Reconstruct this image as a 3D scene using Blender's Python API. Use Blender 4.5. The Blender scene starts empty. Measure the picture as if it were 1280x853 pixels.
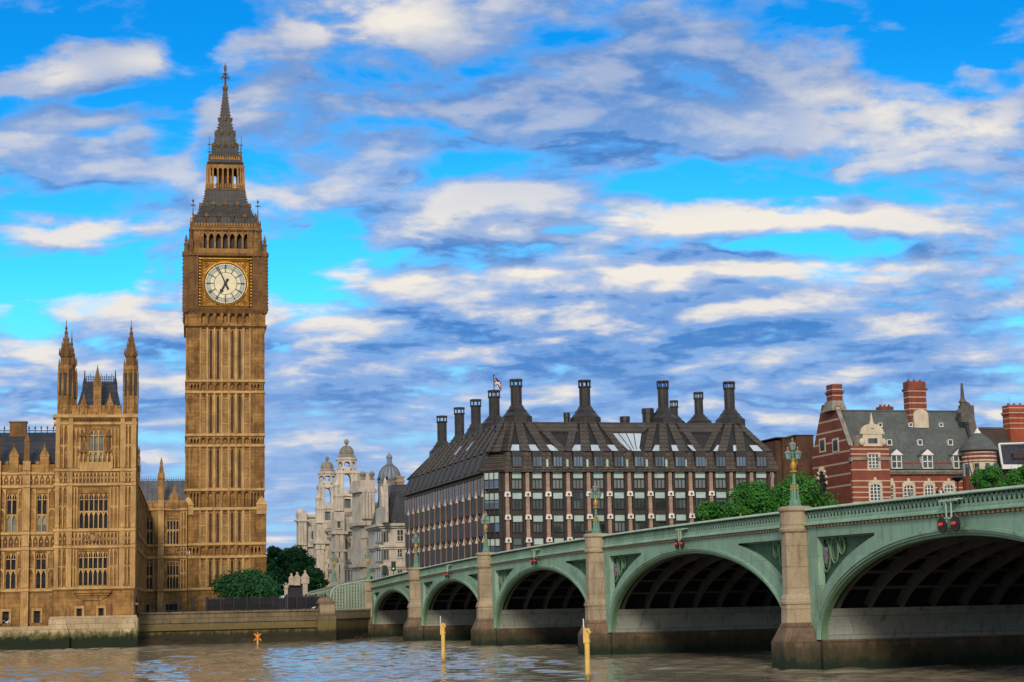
import bpy, math, random
from mathutils import Vector, Matrix
random.seed(7)
R_ = math.radians
SC = bpy.context.scene
COL = SC.collection

# ------------------------------------------------------------------ camera
F = 2300.0; TH = math.atan((752.7 - 426.5) / F); RO = 0.02; H = 4.5
ct, st, cr, sr = math.cos(TH), math.sin(TH), math.cos(RO), math.sin(RO)
FW = Vector((0, ct, st)); U0 = Vector((0, -st, ct)); R0 = Vector((1, 0, 0))
UP = U0 * cr + R0 * sr; RT = R0 * cr - U0 * sr
cam_d = bpy.data.cameras.new('camera'); cam = bpy.data.objects.new('camera', cam_d); COL.objects.link(cam)
cam_d.sensor_width = 36; cam_d.sensor_fit = 'HORIZONTAL'; cam_d.lens = 36 * F / 1280
cam_d.clip_end = 20000; cam_d.clip_start = 0.5
M = Matrix.Identity(4)
for i in range(3):
    M[i][0] = RT[i]; M[i][1] = UP[i]; M[i][2] = -FW[i]
M[0][3], M[1][3], M[2][3] = 0, 0, H
cam.matrix_world = M
SC.camera = cam

def ray(x, y):
    return FW * F + RT * (x - 640) + UP * (426.5 - y)
def pt(x, y, Y):
    r = ray(x, y); t = Y / r.y
    return Vector((t * r.x, Y, H + t * r.z))

# ------------------------------------------------------------------ light
SUN_EL, SUN_AZ = 27.0, 183.0      # compass-like: azimuth from +Y clockwise, behind the camera, a little to the left
sd = Vector((math.sin(R_(SUN_AZ)) * math.cos(R_(SUN_EL)), math.cos(R_(SUN_AZ)) * math.cos(R_(SUN_EL)), math.sin(R_(SUN_EL))))
sun_d = bpy.data.lights.new('sun', 'SUN'); sun_d.energy = 2.7; sun_d.angle = R_(10); sun_d.color = (1.0, 0.85, 0.68)
sun = bpy.data.objects.new('sun', sun_d); COL.objects.link(sun)
sun.rotation_euler = (-sd).to_track_quat('-Z', 'Y').to_euler()
SC.view_settings.view_transform = 'Standard'; SC.view_settings.look = 'None'
SC.view_settings.exposure = 0.0; SC.view_settings.gamma = 1.0
SC.cycles.max_bounces = 6; SC.cycles.use_denoising = True

class NT:
    """small helper for node trees"""
    def __init__(s, tree): s.t = tree; s.n = tree.nodes; s.l = tree.links
    def new(s, typ, **kw):
        n = s.n.new(typ)
        for k, v in kw.items(): setattr(n, k, v)
        return n
    def set(s, sock, v):
        if isinstance(v, bpy.types.NodeSocket): s.l.new(v, sock)
        elif v is not None:
            if hasattr(sock.default_value, '__len__') and not hasattr(v, '__len__'): v = [v] * len(sock.default_value)
            if hasattr(sock.default_value, '__len__') and len(sock.default_value) == 4 and len(v) == 3: v = (*v, 1)
            sock.default_value = v
    def math(s, op, a, b=None, c=None, clamp=False):
        n = s.new('ShaderNodeMath', operation=op, use_clamp=clamp)
        s.set(n.inputs[0], a)
        if b is not None: s.set(n.inputs[1], b)
        if c is not None: s.set(n.inputs[2], c)
        return n.outputs[0]
    def sstep(s, x, lo, hi, a=0.0, b=1.0):
        n = s.new('ShaderNodeMapRange', interpolation_type='SMOOTHSTEP')
        s.set(n.inputs[0], x); s.set(n.inputs[1], lo); s.set(n.inputs[2], hi); s.set(n.inputs[3], a); s.set(n.inputs[4], b)
        return n.outputs[0]
    def mix(s, f, a, b, mode='MIX'):
        n = s.new('ShaderNodeMix', data_type='RGBA', blend_type=mode)
        s.set(n.inputs[0], f); s.set(n.inputs[6], a); s.set(n.inputs[7], b)
        return n.outputs[2]
    def noise(s, vec, scale, detail=4, rough=0.55, dist=0.0):
        n = s.new('ShaderNodeTexNoise'); s.set(n.inputs['Vector'], vec)
        n.inputs['Scale'].default_value = scale; n.inputs['Detail'].default_value = detail
        n.inputs['Roughness'].default_value = rough; n.inputs['Distortion'].default_value = dist
        return n.outputs[0]
    def comb(s, x, y, z=0.0):
        n = s.new('ShaderNodeCombineXYZ'); s.set(n.inputs[0], x); s.set(n.inputs[1], y); s.set(n.inputs[2], z)
        return n.outputs[0]
    def sep(s, v):
        n = s.new('ShaderNodeSeparateXYZ'); s.set(n.inputs[0], v); return n.outputs
    def vscale(s, v, sc):
        n = s.new('ShaderNodeVectorMath', operation='MULTIPLY'); s.set(n.inputs[0], v); s.set(n.inputs[1], sc); return n.outputs[0]

# ------------------------------------------------------------------ world: Nishita sky with clouds
W = bpy.data.worlds.new('World'); SC.world = W; W.use_nodes = True
t = NT(W.node_tree); t.n.clear()
BG = 0.10
sky = t.new('ShaderNodeTexSky', sky_type='NISHITA'); sky.sun_disc = False
sky.sun_elevation = R_(SUN_EL); sky.sun_rotation = R_(SUN_AZ); sky.air_density = 1.0; sky.dust_density = 0.4; sky.ozone_density = 2.0
gen = t.new('ShaderNodeTexCoord').outputs['Generated']
dx, dy, dz = t.sep(gen)
dyc = t.math('MAXIMUM', t.math('ABSOLUTE', dy), 0.05)
u = t.math('DIVIDE', dx, dyc); v = t.math('DIVIDE', dz, dyc)      # direction on the tangent plane ahead of (or behind) the camera

BLOBS = [  # cloud masses in the sky ahead: x, y (photo px, turned into directions), rx, ry, weight
 (700,110,400,95,.62),(480,30,200,60,.45),(1060,170,150,55,.6),(900,160,260,55,.35),(1235,170,80,45,.55),(1250,85,18,10,.5),
 (150,60,120,38,.42),(72,96,42,26,.42),(190,78,70,26,.35),(130,152,45,15,.42),(40,165,75,34,.38),(60,205,90,22,.35),(80,243,110,20,.4),
 (320,125,70,32,.42),(360,180,45,22,.3),(175,205,40,14,.3),(430,245,270,36,.62),(560,265,190,34,.35),(740,292,190,30,.66),(600,285,90,20,.3),(90,287,130,17,.5),
 (150,390,150,30,.58),(590,350,150,26,.6),(850,362,125,34,.68),(1090,348,230,38,.55),(980,275,100,18,.45),(690,245,60,16,.4),
 (1220,262,120,42,.66),(1120,290,70,18,.35),(480,365,90,20,.35),(420,425,230,34,.4),(700,395,240,30,.4),(1000,415,330,40,.62),(640,440,420,34,.35),
 (1040,480,330,40,.45),(400,500,260,34,.35),(60,470,190,45,.42),(700,540,500,40,.35),(400,600,160,40,.35),
 # clear gaps
 (60,345,190,30,-.5),(390,330,75,34,-.45),(940,240,200,24,-.5),(1160,60,70,60,-.75),(330,300,90,16,-.3),(180,240,60,14,-.25),(1050,300,120,14,-.2),(230,150,50,60,-.35),
 (1200,205,90,20,-.35),(720,215,200,16,-.22),(270,30,60,40,-.3),(660,310,110,9,-.15),(480,315,80,16,-.25),
 (20,62,70,18,-.6),(115,30,50,14,-.4),(240,60,40,50,-.5),(560,90,80,24,-.3),(60,270,70,9,-.3),(880,235,140,14,-.4),(1180,120,50,50,-.4),(130,117,70,14,-.35),(250,110,26,60,-.35),(10,122,40,12,-.3),(560,192,130,16,-.35),(440,110,50,18,-.3),(330,203,60,12,-.3),(640,330,120,8,-.2),(420,390,70,10,-.2),(1000,300,80,12,-.25),(1230,20,60,24,-.3),
]
g = bpy.data.node_groups.new('cloud_field', 'ShaderNodeTree')
g.interface.new_socket('P', in_out='INPUT', socket_type='NodeSocketVector')
g.interface.new_socket('D', in_out='OUTPUT', socket_type='NodeSocketFloat')
gg = NT(g); gi = g.nodes.new('NodeGroupInput'); go = g.nodes.new('NodeGroupOutput')
P = gi.outputs[0]
# ragged edges: the blobs are looked up through a warped copy of the direction
wn = gg.new('ShaderNodeTexNoise'); gg.set(wn.inputs['Vector'], gg.vscale(P, (1, 2.2, 1))); wn.inputs['Scale'].default_value = 22; wn.inputs['Detail'].default_value = 4
wv = gg.new('ShaderNodeVectorMath', operation='MULTIPLY_ADD'); gg.set(wv.inputs[0], wn.outputs['Color']); wv.inputs[1].default_value = (.085, .034, 0)
off = gg.new('ShaderNodeVectorMath', operation='ADD'); gg.set(off.inputs[0], P); off.inputs[1].default_value = (-.0425, -.017, 0); gg.set(wv.inputs[2], off.outputs[0])
PW = wv.outputs[0]
acc = None
for (x, y, rx, ry, w) in BLOBS:
    r = ray(x, y); cu, cv = r.x / r.y, r.z / r.y
    s_ = gg.new('ShaderNodeVectorMath', operation='SUBTRACT'); gg.set(s_.inputs[0], PW); s_.inputs[1].default_value = (cu, cv, 0)
    m_ = gg.new('ShaderNodeVectorMath', operation='MULTIPLY'); gg.set(m_.inputs[0], s_.outputs[0]); m_.inputs[1].default_value = (F / rx * .8, F / ry * .8, 0)
    d_ = gg.new('ShaderNodeVectorMath', operation='DOT_PRODUCT'); gg.set(d_.inputs[0], m_.outputs[0]); gg.set(d_.inputs[1], m_.outputs[0])
    e_ = gg.math('EXPONENT', gg.math('MULTIPLY', d_.outputs['Value'], -1.0))
    acc = gg.math('MULTIPLY_ADD', e_, w, acc if acc is not None else 0.0)
px_, py_, pz_ = gg.sep(P)
# rows of flat-bottomed puffs: they thin out and crowd together towards the horizon
lv = gg.math('LOGARITHM', gg.math('ADD', gg.math('MAXIMUM', py_, 0.0), .07), 2.71828)
nb = gg.noise(gg.comb(gg.math('MULTIPLY', px_, 13.5), gg.math('MULTIPLY', lv, 12.5), 0.0), 1.0, 7, .52, .45)
n2 = gg.noise(gg.vscale(P, (1.0, 2.0, 1.0)), 30, 7, .6, .3)
dens = gg.math('ADD', gg.math('MULTIPLY', acc, .62), gg.math('MULTIPLY', gg.math('SUBTRACT', nb, .47), 2.1))
dens = gg.math('ADD', dens, gg.math('MULTIPLY', gg.math('SUBTRACT', n2, .5), .8))
gg.l.new(dens, go.inputs[0])
def field(vec):
    n = t.new('ShaderNodeGroup'); n.node_tree = g; t.set(n.inputs[0], vec); return n.outputs[0]
p0 = t.comb(u, v, 0.0)
stepv = t.math('MULTIPLY', t.math('ADD', t.math('MAXIMUM', v, 0.0), .07), .062)
D0 = field(p0); D1 = field(t.comb(t.math('SUBTRACT', u, .004), t.math('ADD', v, stepv), 0.0))
mask = t.sstep(t.math('ADD', D0, t.sstep(v, .20, .03, 0.0, .26)), -.01, .50)
lit = t.math('SUBTRACT', D0, D1)                       # thick below, thin above = a lit upper edge
litm = t.sstep(lit, -.04, .62)
br = None
for (x, y, rx, ry, w) in [(490,22,120,45,.75),(1095,175,120,48,.6),(1060,130,60,26,.3),(700,285,120,13,.4),(870,288,60,9,.3),(500,240,60,12,.2),(150,270,110,10,.4),(190,75,50,14,.45),(72,94,34,18,.5),(130,152,40,9,.4),(320,125,50,22,.35),(1240,160,50,25,.35),(590,340,90,10,.4),(800,350,70,14,.4),(1180,330,120,10,.3),(1190,250,80,12,.3),(40,165,60,18,.3),(980,270,70,10,.35)]:
    r = ray(x, y)
    s_ = t.new('ShaderNodeVectorMath', operation='SUBTRACT'); t.set(s_.inputs[0], p0); s_.inputs[1].default_value = (r.x / r.y, r.z / r.y, 0)
    m_ = t.new('ShaderNodeVectorMath', operation='MULTIPLY'); t.set(m_.inputs[0], s_.outputs[0]); m_.inputs[1].default_value = (F / rx * .8, F / ry * .8, 0)
    d_ = t.new('ShaderNodeVectorMath', operation='DOT_PRODUCT'); t.set(d_.inputs[0], m_.outputs[0]); t.set(d_.inputs[1], m_.outputs[0])
    br = t.math('MULTIPLY_ADD', t.math('EXPONENT', t.math('MULTIPLY', d_.outputs['Value'], -1.0)), w, br if br is not None else 0.0)
litm = t.math('ADD', t.math('MULTIPLY', litm, t.sstep(v, .19, .27, .92, .34)), t.math('MULTIPLY', br, t.sstep(D0, .1, .6)), clamp=True)
core = t.sstep(D0, .25, .9)
warm = t.sstep(v, .02, .34)
k = 1.0 / BG
def kc(c): return tuple(a * k for a in c)
under = t.math('MAXIMUM', t.math('MULTIPLY', core, .45), t.math('MULTIPLY', t.sstep(lit, .06, -.34), t.sstep(D0, .05, .5)))
under = t.math('MAXIMUM', under, t.math('MULTIPLY', t.sstep(v, .21, .29), t.sstep(D0, .0, .5, 0.0, .85)))
shade = t.mix(under, kc((.27, .47, .84)), kc((.065, .235, .61)))
shade = t.mix(t.math('MULTIPLY', t.sstep(v, .16, .03), .5), shade, kc((.36, .50, .74)))
cloud = t.mix(litm, shade, kc((.90, .84, .76)))
nz = t.noise(t.vscale(p0, (1, 2.5, 1)), 60, 5, .6)
cloud = t.mix(t.math('MULTIPLY', t.sstep(nz, .5, .75), .16), cloud, kc((.72, .76, .86)))
hs = t.new('ShaderNodeHueSaturation'); hs.inputs['Saturation'].default_value = 1.25; hs.inputs['Value'].default_value = 1.0
t.set(hs.inputs['Color'], sky.outputs[0])
tint = t.mix(t.sstep(v, .13, .33), (.32, 1.65, 1.95), (.03, 1.02, 1.58))
clear = t.mix(1.0, hs.outputs[0], tint, 'MULTIPLY')
clear = t.mix(t.sstep(v, .19, .05, 0.0, .92), clear, kc((.34, .60, .90)))
skycol = t.mix(mask, clear, cloud)
# even cloud added out of frame, overhead, sideways and behind, for neutral fill light
away = t.math('MAXIMUM', t.sstep(t.math('ABSOLUTE', u), .29, .43), t.math('MAXIMUM', t.sstep(v, .42, .75), t.math('LESS_THAN', dy, 0.0)))
ovn = t.noise(gen, 3.0, 5, .6)
over = t.mix(t.sstep(ovn, .35, .68), kc((.46, .53, .64)), kc((.84, .84, .84)))
skycol = t.mix(t.math('MULTIPLY', away, .88), skycol, over)
bgn = t.new('ShaderNodeBackground'); t.set(bgn.inputs[0], skycol); bgn.inputs[1].default_value = BG
wo = t.new('ShaderNodeOutputWorld'); t.l.new(bgn.outputs[0], wo.inputs[0])
W.cycles.sampling_method = 'MANUAL'; W.cycles.sample_map_resolution = 1024

# ------------------------------------------------------------------ materials
MATS = {}
def mat(name, c1, c2=None, c3=None, scale=.35, streak=0.0, rough=.8, spec=.3, metal=0.0, bump=0.0, bscale=6.0, grain=.12, blocks=None, tide=None, spotscale=2.2, emit=None, stripes=None):
    """procedural surface: two tones in large soft patches, c3 in rain-washed streaks, fine grain; blocks = masonry joints"""
    m = bpy.data.materials.new(name); m.use_nodes = True; MATS[name] = m
    q = NT(m.node_tree); b = q.n['Principled BSDF']
    oc = q.new('ShaderNodeTexCoord').outputs['Object']
    col = q.mix(q.sstep(q.noise(oc, scale, 5, .6), .35, .65), c1, c2 or tuple(a * .8 for a in c1))
    if c3:
        sv = q.noise(q.vscale(oc, (1, 1, .16)), spotscale, 5, .65)
        col = q.mix(q.math('MULTIPLY', q.sstep(sv, .5, .74), streak), col, c3)
    gv = q.noise(oc, 9, 3, .6)
    col = q.mix(1.0, col, q.mix(gv, (1 - grain * 2,) * 3, (1 + grain * 2,) * 3), 'MULTIPLY')
    if blocks:
        bw, bh, jc, jm = blocks
        sx, sy, sz = q.sep(oc)
        br = q.new('ShaderNodeTexBrick'); q.set(br.inputs['Vector'], q.comb(q.math('ADD', sx, sy), sz))
        br.inputs['Scale'].default_value = 1; br.inputs['Brick Width'].default_value = bw; br.inputs['Row Height'].default_value = bh
        br.inputs['Mortar Size'].default_value = jm; br.inputs['Color1'].default_value = (1, 1, 1, 1); br.inputs['Color2'].default_value = (.8, .8, .8, 1); br.inputs['Mortar'].default_value = (*jc, 1)
        col = q.mix(1.0, col, br.outputs[0], 'MULTIPLY')
    if stripes:     # bands of a second stone: list of (z0, z1), colour
        sx, sy, sz = q.sep(oc)
        for z0, z1 in stripes[0]:
            f = q.math('MULTIPLY', q.math('GREATER_THAN', sz, z0), q.math('LESS_THAN', sz, z1))
            col = q.mix(f, col, stripes[1])
    if tide:        # weed and slime left by the tide: list of (z_world, softness, colour)
        gp = q.new('ShaderNodeNewGeometry').outputs['Position']
        wz = q.sep(gp)[2]
        nn = q.noise(q.vscale(gp, (1, 1, .45)), 1.7, 8, .72)
        zz = q.math('ADD', wz, q.math('MULTIPLY', q.math('SUBTRACT', nn, .5), -2.4))
        for z, sft, cc in tide:
            col = q.mix(q.sstep(zz, z + sft, z - sft), col, cc)
    q.set(b.inputs['Base Color'], col); b.inputs['Roughness'].default_value = rough; b.inputs['Metallic'].default_value = metal
    b.inputs['Specular IOR Level'].default_value = spec
    if bump:
        bn = q.new('ShaderNodeBump'); bn.inputs['Strength'].default_value = bump; bn.inputs['Distance'].default_value = .08
        q.set(bn.inputs['Height'], q.noise(oc, bscale, 5, .65)); q.l.new(bn.outputs[0], b.inputs['Normal'])
    if emit:
        b.inputs['Emission Color'].default_value = (*emit[0], 1); b.inputs['Emission Strength'].default_value = emit[1]
    return m
def glass(name, c, c2=None, rough=.08, spec=.6, scale=.5):
    m = bpy.data.materials.new(name); m.use_nodes = True
    q = NT(m.node_tree); b = q.n['Principled BSDF']
    oc = q.new('ShaderNodeTexCoord').outputs['Object']
    wn_ = q.new('ShaderNodeTexWhiteNoise'); sn = q.new('ShaderNodeVectorMath', operation='SNAP'); q.set(sn.inputs[0], oc); sn.inputs[1].default_value = (scale, 50, scale * 1.7)
    q.l.new(sn.outputs[0], wn_.inputs['Vector'])
    q.set(b.inputs['Base Color'], q.mix(wn_.outputs['Value'], c, c2 or c)); b.inputs['Roughness'].default_value = rough; b.inputs['Specular IOR Level'].default_value = spec
    bn = q.new('ShaderNodeBump'); bn.inputs['Strength'].default_value = .12; q.set(bn.inputs['Height'], q.noise(oc, 1.3, 2)); q.l.new(bn.outputs[0], b.inputs['Normal'])
    return m

STONE = mat('honey_limestone', (.405, .222, .073), (.205, .109, .037), (.07, .04, .02), .6, 1.0, .88, bump=.7, bscale=3, blocks=(1.4, .5, (.72, .68, .62), .03), grain=.3)
STONE_L = mat('pale_lit_limestone', (.54, .345, .138), (.38, .23, .09), (.13, .075, .034), .5, .6, .85, bump=.4, bscale=4, grain=.14)  # paler copy of the wall stone; lit ridges put into the colour
STONE_D = mat('dark_limestone', (.205, .108, .04), (.12, .063, .026), (.07, .036, .018), .5, .8, .9, bump=.5, bscale=4, grain=.16)  # darker limestone; behind panel ribs it puts recess shade into the colour
STONE_S = mat('spire_stone', (.20, .115, .045), (.12, .07, .03), (.04, .028, .018), .6, .8, .9, bump=.5, bscale=4)
PLINTH = mat('river_plinth_stone', (.50, .385, .235), (.39, .295, .175), (.22, .16, .09), .4, .6, .85, bump=.4, blocks=(1.6, .6, (.55, .5, .42), .03),
             tide=[(2.1, .3, (.11, .105, .035)), (1.6, .3, (.012, .018, .008))])
QUAY = mat('quay_wall_stone', (.23, .175, .105), (.16, .125, .075), (.07, .055, .035), .3, .8, .9, bump=.5, blocks=(1.7, .55, (.5, .47, .42), .04),
           tide=[(2.5, .3, (.15, .115, .042)), (1.6, .3, (.030, .030, .014))])
LEAD = mat('grey_lead_roof', (.12, .13, .15), (.08, .085, .10), (.04, .04, .045), .5, .6, .6, bump=.2)
SLATE_D = mat('dark_iron_roof', (.045, .05, .065), (.028, .03, .04), (.02, .02, .022), .6, .5, .5, bump=.3, blocks=(1.2, .6, (.5, .5, .5), .05))
IRON_ROOF = mat('spire_iron_plates', (.06, .057, .054), (.036, .034, .034), (.03, .028, .026), .5, .6, .5, bump=.3, blocks=(.5, .9, (.5, .5, .5), .06))
GOLD = mat('gilding', (.52, .27, .032), (.36, .175, .02), (.10, .05, .012), .8, .6, .42, .5, .55)
GOLD_D = mat('tarnished_gilding', (.26, .13, .022), (.165, .08, .016), (.05, .027, .011), .8, .6, .5, .4, .3)
BLACK = mat('black_paint', (.012, .012, .014), (.02, .02, .022), rough=.5)
IRON = mat('dark_railing_paint', (.018, .019, .024), (.03, .03, .036), rough=.6)
DIAL = mat('opal_dial_glass', (.74, .66, .44), (.64, .57, .38), scale=1.2, rough=.3, grain=.05)
DIAL_R = mat('dial_ring_paint', (.40, .43, .37), (.32, .35, .31), scale=2, rough=.4, grain=.05)
GLASS_D = glass('leaded_glass', (.006, .007, .010), (.022, .025, .032), .25, .18, .45)
GLASS_P = glass('leaded_glass_blinds', (.10, .11, .09), (.25, .27, .2), .2, .4, .5)
GLASS_O = glass('office_glass', (.010, .016, .018), (.07, .10, .10), .05, .7, 1.1)
GLASS_B = glass('office_glass_sky', (.12, .20, .30), (.03, .05, .07), .03, .9, 1.4)
BLIND = glass('window_blind', (.30, .42, .38), (.42, .52, .47), .25, .5, 1.3)
SKYLT = glass('skylight_glass', (.46, .53, .58), (.34, .41, .47), .1, .8, 1.3)
# ------------------------------------------------------------------ mesh tools
class MB:
    def __init__(s): s.v = []; s.f = []
    def add(s, vs, fs):
        o = len(s.v); s.v += [tuple(a) for a in vs]; s.f += [tuple(i + o for i in f) for f in fs]; return s
    def quad(s, *p): return s.add(p, [tuple(range(len(p)))])
    def box(s, x0, x1, y0, y1, z0, z1):
        return s.add([(x, y, z) for z in (z0, z1) for y in (y0, y1) for x in (x0, x1)],
                     [(0, 2, 3, 1), (4, 5, 7, 6), (0, 1, 5, 4), (2, 6, 7, 3), (0, 4, 6, 2), (1, 3, 7, 5)])
    def prism(s, poly, y0, y1):           # outline in x,z pushed along y
        n = len(poly)
        vs = [(x, y0, z) for x, z in poly] + [(x, y1, z) for x, z in poly]
        return s.add(vs, [tuple(range(n)), tuple(range(2 * n - 1, n - 1, -1))] + [(i, i + n, (i + 1) % n + n, (i + 1) % n) for i in range(n)])
    def column(s, poly, z0, z1, poly1=None):  # plan outline pushed along z (may taper to poly1)
        n = len(poly); p1 = poly1 or poly
        vs = [(x, y, z0) for x, y in poly] + [(x, y, z1) for x, y in p1]
        return s.add(vs, [tuple(range(n - 1, -1, -1)), tuple(range(n, 2 * n))] + [(i, (i + 1) % n, (i + 1) % n + n, i + n) for i in range(n)])
    def lathe(s, cx, cy, prof, n=8, rot=None):
        rot = math.pi / n if rot is None else rot
        vs = []; fs = []
        for r, z in prof:
            for k in range(n):
                a = rot + 2 * math.pi * k / n; vs.append((cx + r * math.cos(a), cy + r * math.sin(a), z))
        for i in range(len(prof) - 1):
            for k in range(n):
                fs.append((i * n + k, i * n + (k + 1) % n, (i + 1) * n + (k + 1) % n, (i + 1) * n + k))
        fs.append(tuple(range(n - 1, -1, -1))); fs.append(tuple((len(prof) - 1) * n + k for k in range(n)))
        return s.add(vs, fs)
    def tube(s, p0, p1, r0, r1=None, n=6):
        r1 = r0 if r1 is None else r1
        p0, p1 = Vector(p0), Vector(p1); d = (p1 - p0).normalized()
        a = d.cross(Vector((0, 0, 1)) if abs(d.z) < .9 else Vector((1, 0, 0))).normalized(); b = d.cross(a)
        vs = [p + (a * math.cos(2 * math.pi * k / n) + b * math.sin(2 * math.pi * k / n)) * r for p, r in ((p0, r0), (p1, r1)) for k in range(n)]
        return s.add(vs, [tuple(range(n)), tuple(range(2 * n - 1, n - 1, -1))] + [(k, k + n, (k + 1) % n + n, (k + 1) % n) for k in range(n)])
    def path(s, pts, r, n=5):
        for a, b in zip(pts, pts[1:]): s.tube(a, b, r, r, n)
        return s
    def ball(s, c, r, n=8, m=5, sz=1.0):
        return s.lathe(c[0], c[1], [(max(.001, r * math.sin(math.pi * i / m)), c[2] - r * sz * math.cos(math.pi * i / m)) for i in range(m + 1)], n)
    def pyramid(s, x0, x1, y0, y1, z0, z1, top=0.0):
        cx, cy = (x0 + x1) / 2, (y0 + y1) / 2
        q = lambda k: [(cx + (x0 - cx) * k, cy + (y0 - cy) * k), (cx + (x1 - cx) * k, cy + (y0 - cy) * k), (cx + (x1 - cx) * k, cy + (y1 - cy) * k), (cx + (x0 - cx) * k, cy + (y1 - cy) * k)]
        return s.column(q(1), z0, z1, q(max(top, .01)))
    def wall(s, u0, u1, z0, z1, y, openings=(), depth=.5):
        us = sorted({u0, u1, *[a for o in openings for a in o[:2] if u0 < a < u1]}); zs = sorted({z0, z1, *[a for o in openings for a in o[2:4] if z0 < a < z1]})
        inside = lambda a, b: any(o[0] < a < o[1] and o[2] < b < o[3] for o in openings)
        for a, b in zip(us, us[1:]):
            for c, d in zip(zs, zs[1:]):
                if not inside((a + b) / 2, (c + d) / 2): s.quad((a, y, c), (b, y, c), (b, y, d), (a, y, d))
        for a, b, c, d in [o[:4] for o in openings]:
            e = y + depth
            s.quad((a, y, c), (a, e, c), (a, e, d), (a, y, d)); s.quad((b, y, c), (b, y, d), (b, e, d), (b, e, c))
            s.quad((a, y, c), (b, y, c), (b, e, c), (a, e, c)); s.quad((a, y, d), (a, e, d), (b, e, d), (b, y, d))
        return s
    def arch(s, u0, u1, zs, zt, y0, y1, n=5, pointed=True):   # fills the two corners above a pointed or round arch
        c = (u0 + u1) / 2
        def zz(k):    # k 0 at the jamb, 1 at the crown
            return zs + (zt - zs) * (math.sin(math.acos(1 - k)) if not pointed else (1 - (1 - k) ** 1.8))
        L = [(u0 + (c - u0) * i / n, zz(i / n)) for i in range(n + 1)]
        for (a, za), (b, zb) in zip(L, L[1:]):
            for m_ in (0, 1):
                a_, b_ = (a, b) if not m_ else (2 * c - a, 2 * c - b)
                if max(za, zb) < zt - 1e-4 or min(za, zb) < zt - 1e-4: s.prism([(a_, za), (b_, zb), (b_, zt + .001), (a_, zt + .001)], y0, y1)
        return s
    def rot4(s):
        v, f = s.v[:], s.f[:]
        for k in (1, 2, 3):
            c, d = (0, -1, 0)[k - 1], (1, 0, -1)[k - 1]
            s.add([(x * c - y * d, x * d + y * c, z) for x, y, z in v], f)
        return s
    def xf(s, fn): s.v = [tuple(fn(*p)) for p in s.v]; return s
    def build(s, name, m, parent=None, smooth=False, loc=None):
        me = bpy.data.meshes.new(name); me.from_pydata(s.v, [], s.f); me.materials.append(m); me.update()
        if smooth:
            for p in me.polygons: p.use_smooth = True
        o = bpy.data.objects.new(name, me); COL.objects.link(o)
        if parent: o.parent = parent
        if loc is not None: o.location = loc
        return o

def tag(o, label=None, cat=None, group=None, kind=None):
    for k_, v_ in (('label', label), ('category', cat), ('group', group), ('kind', kind)):
        if v_: o[k_] = v_
    return o
def thing(name, label, cat, loc=(0, 0, 0), rz=0.0, group=None):
    o = bpy.data.objects.new(name, None); COL.objects.link(o); o.location = loc; o.rotation_euler = (0, 0, rz)
    o.empty_display_size = .5
    return tag(o, label, cat, group)
KIDS = {}
def copy_tree(o, parent=None):
    c = o.copy(); COL.objects.link(c)
    if parent: c.parent = parent
    for ch in [x for x in bpy.data.objects if x.parent == o]: copy_tree(ch, c)
    return c
class Frame:
    """a thing standing on its own axes: x along its front, y away from the camera, z up"""
    def __init__(s, name, label, cat, loc, yaw, group=None):
        s.o = thing(name, label, cat, loc, yaw, group); s.l = Vector(loc); s.c, s.s = math.cos(yaw), math.sin(yaw)
    def at(s, x, y, dy=0.0):      # where the sight line through a photo pixel meets the plane y = dy
        r = ray(x, y); nx, ny = -s.s, s.c
        t_ = (dy + nx * s.l.x + ny * s.l.y) / (nx * r.x + ny * r.y)
        p, q = t_ * r.x - s.l.x, t_ * r.y - s.l.y
        return p * s.c + q * s.s, H + t_ * r.z - s.l.z
    def U(s, x, y=700, dy=0.0): return s.at(x, y, dy)[0]
    def Z(s, x, y, dy=0.0): return s.at(x, y, dy)[1]
    def side(s, x, y, dx=0.0):    # the same for the plane x = dx: gives (y, z)
        r = ray(x, y); nx, ny = s.c, s.s
        t_ = (dx + nx * s.l.x + ny * s.l.y) / (nx * r.x + ny * r.y)
        p, q = t_ * r.x - s.l.x, t_ * r.y - s.l.y
        return -p * s.s + q * s.c, H + t_ * r.z - s.l.z

WATER = 0.2; GROUND = 3.45

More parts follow.
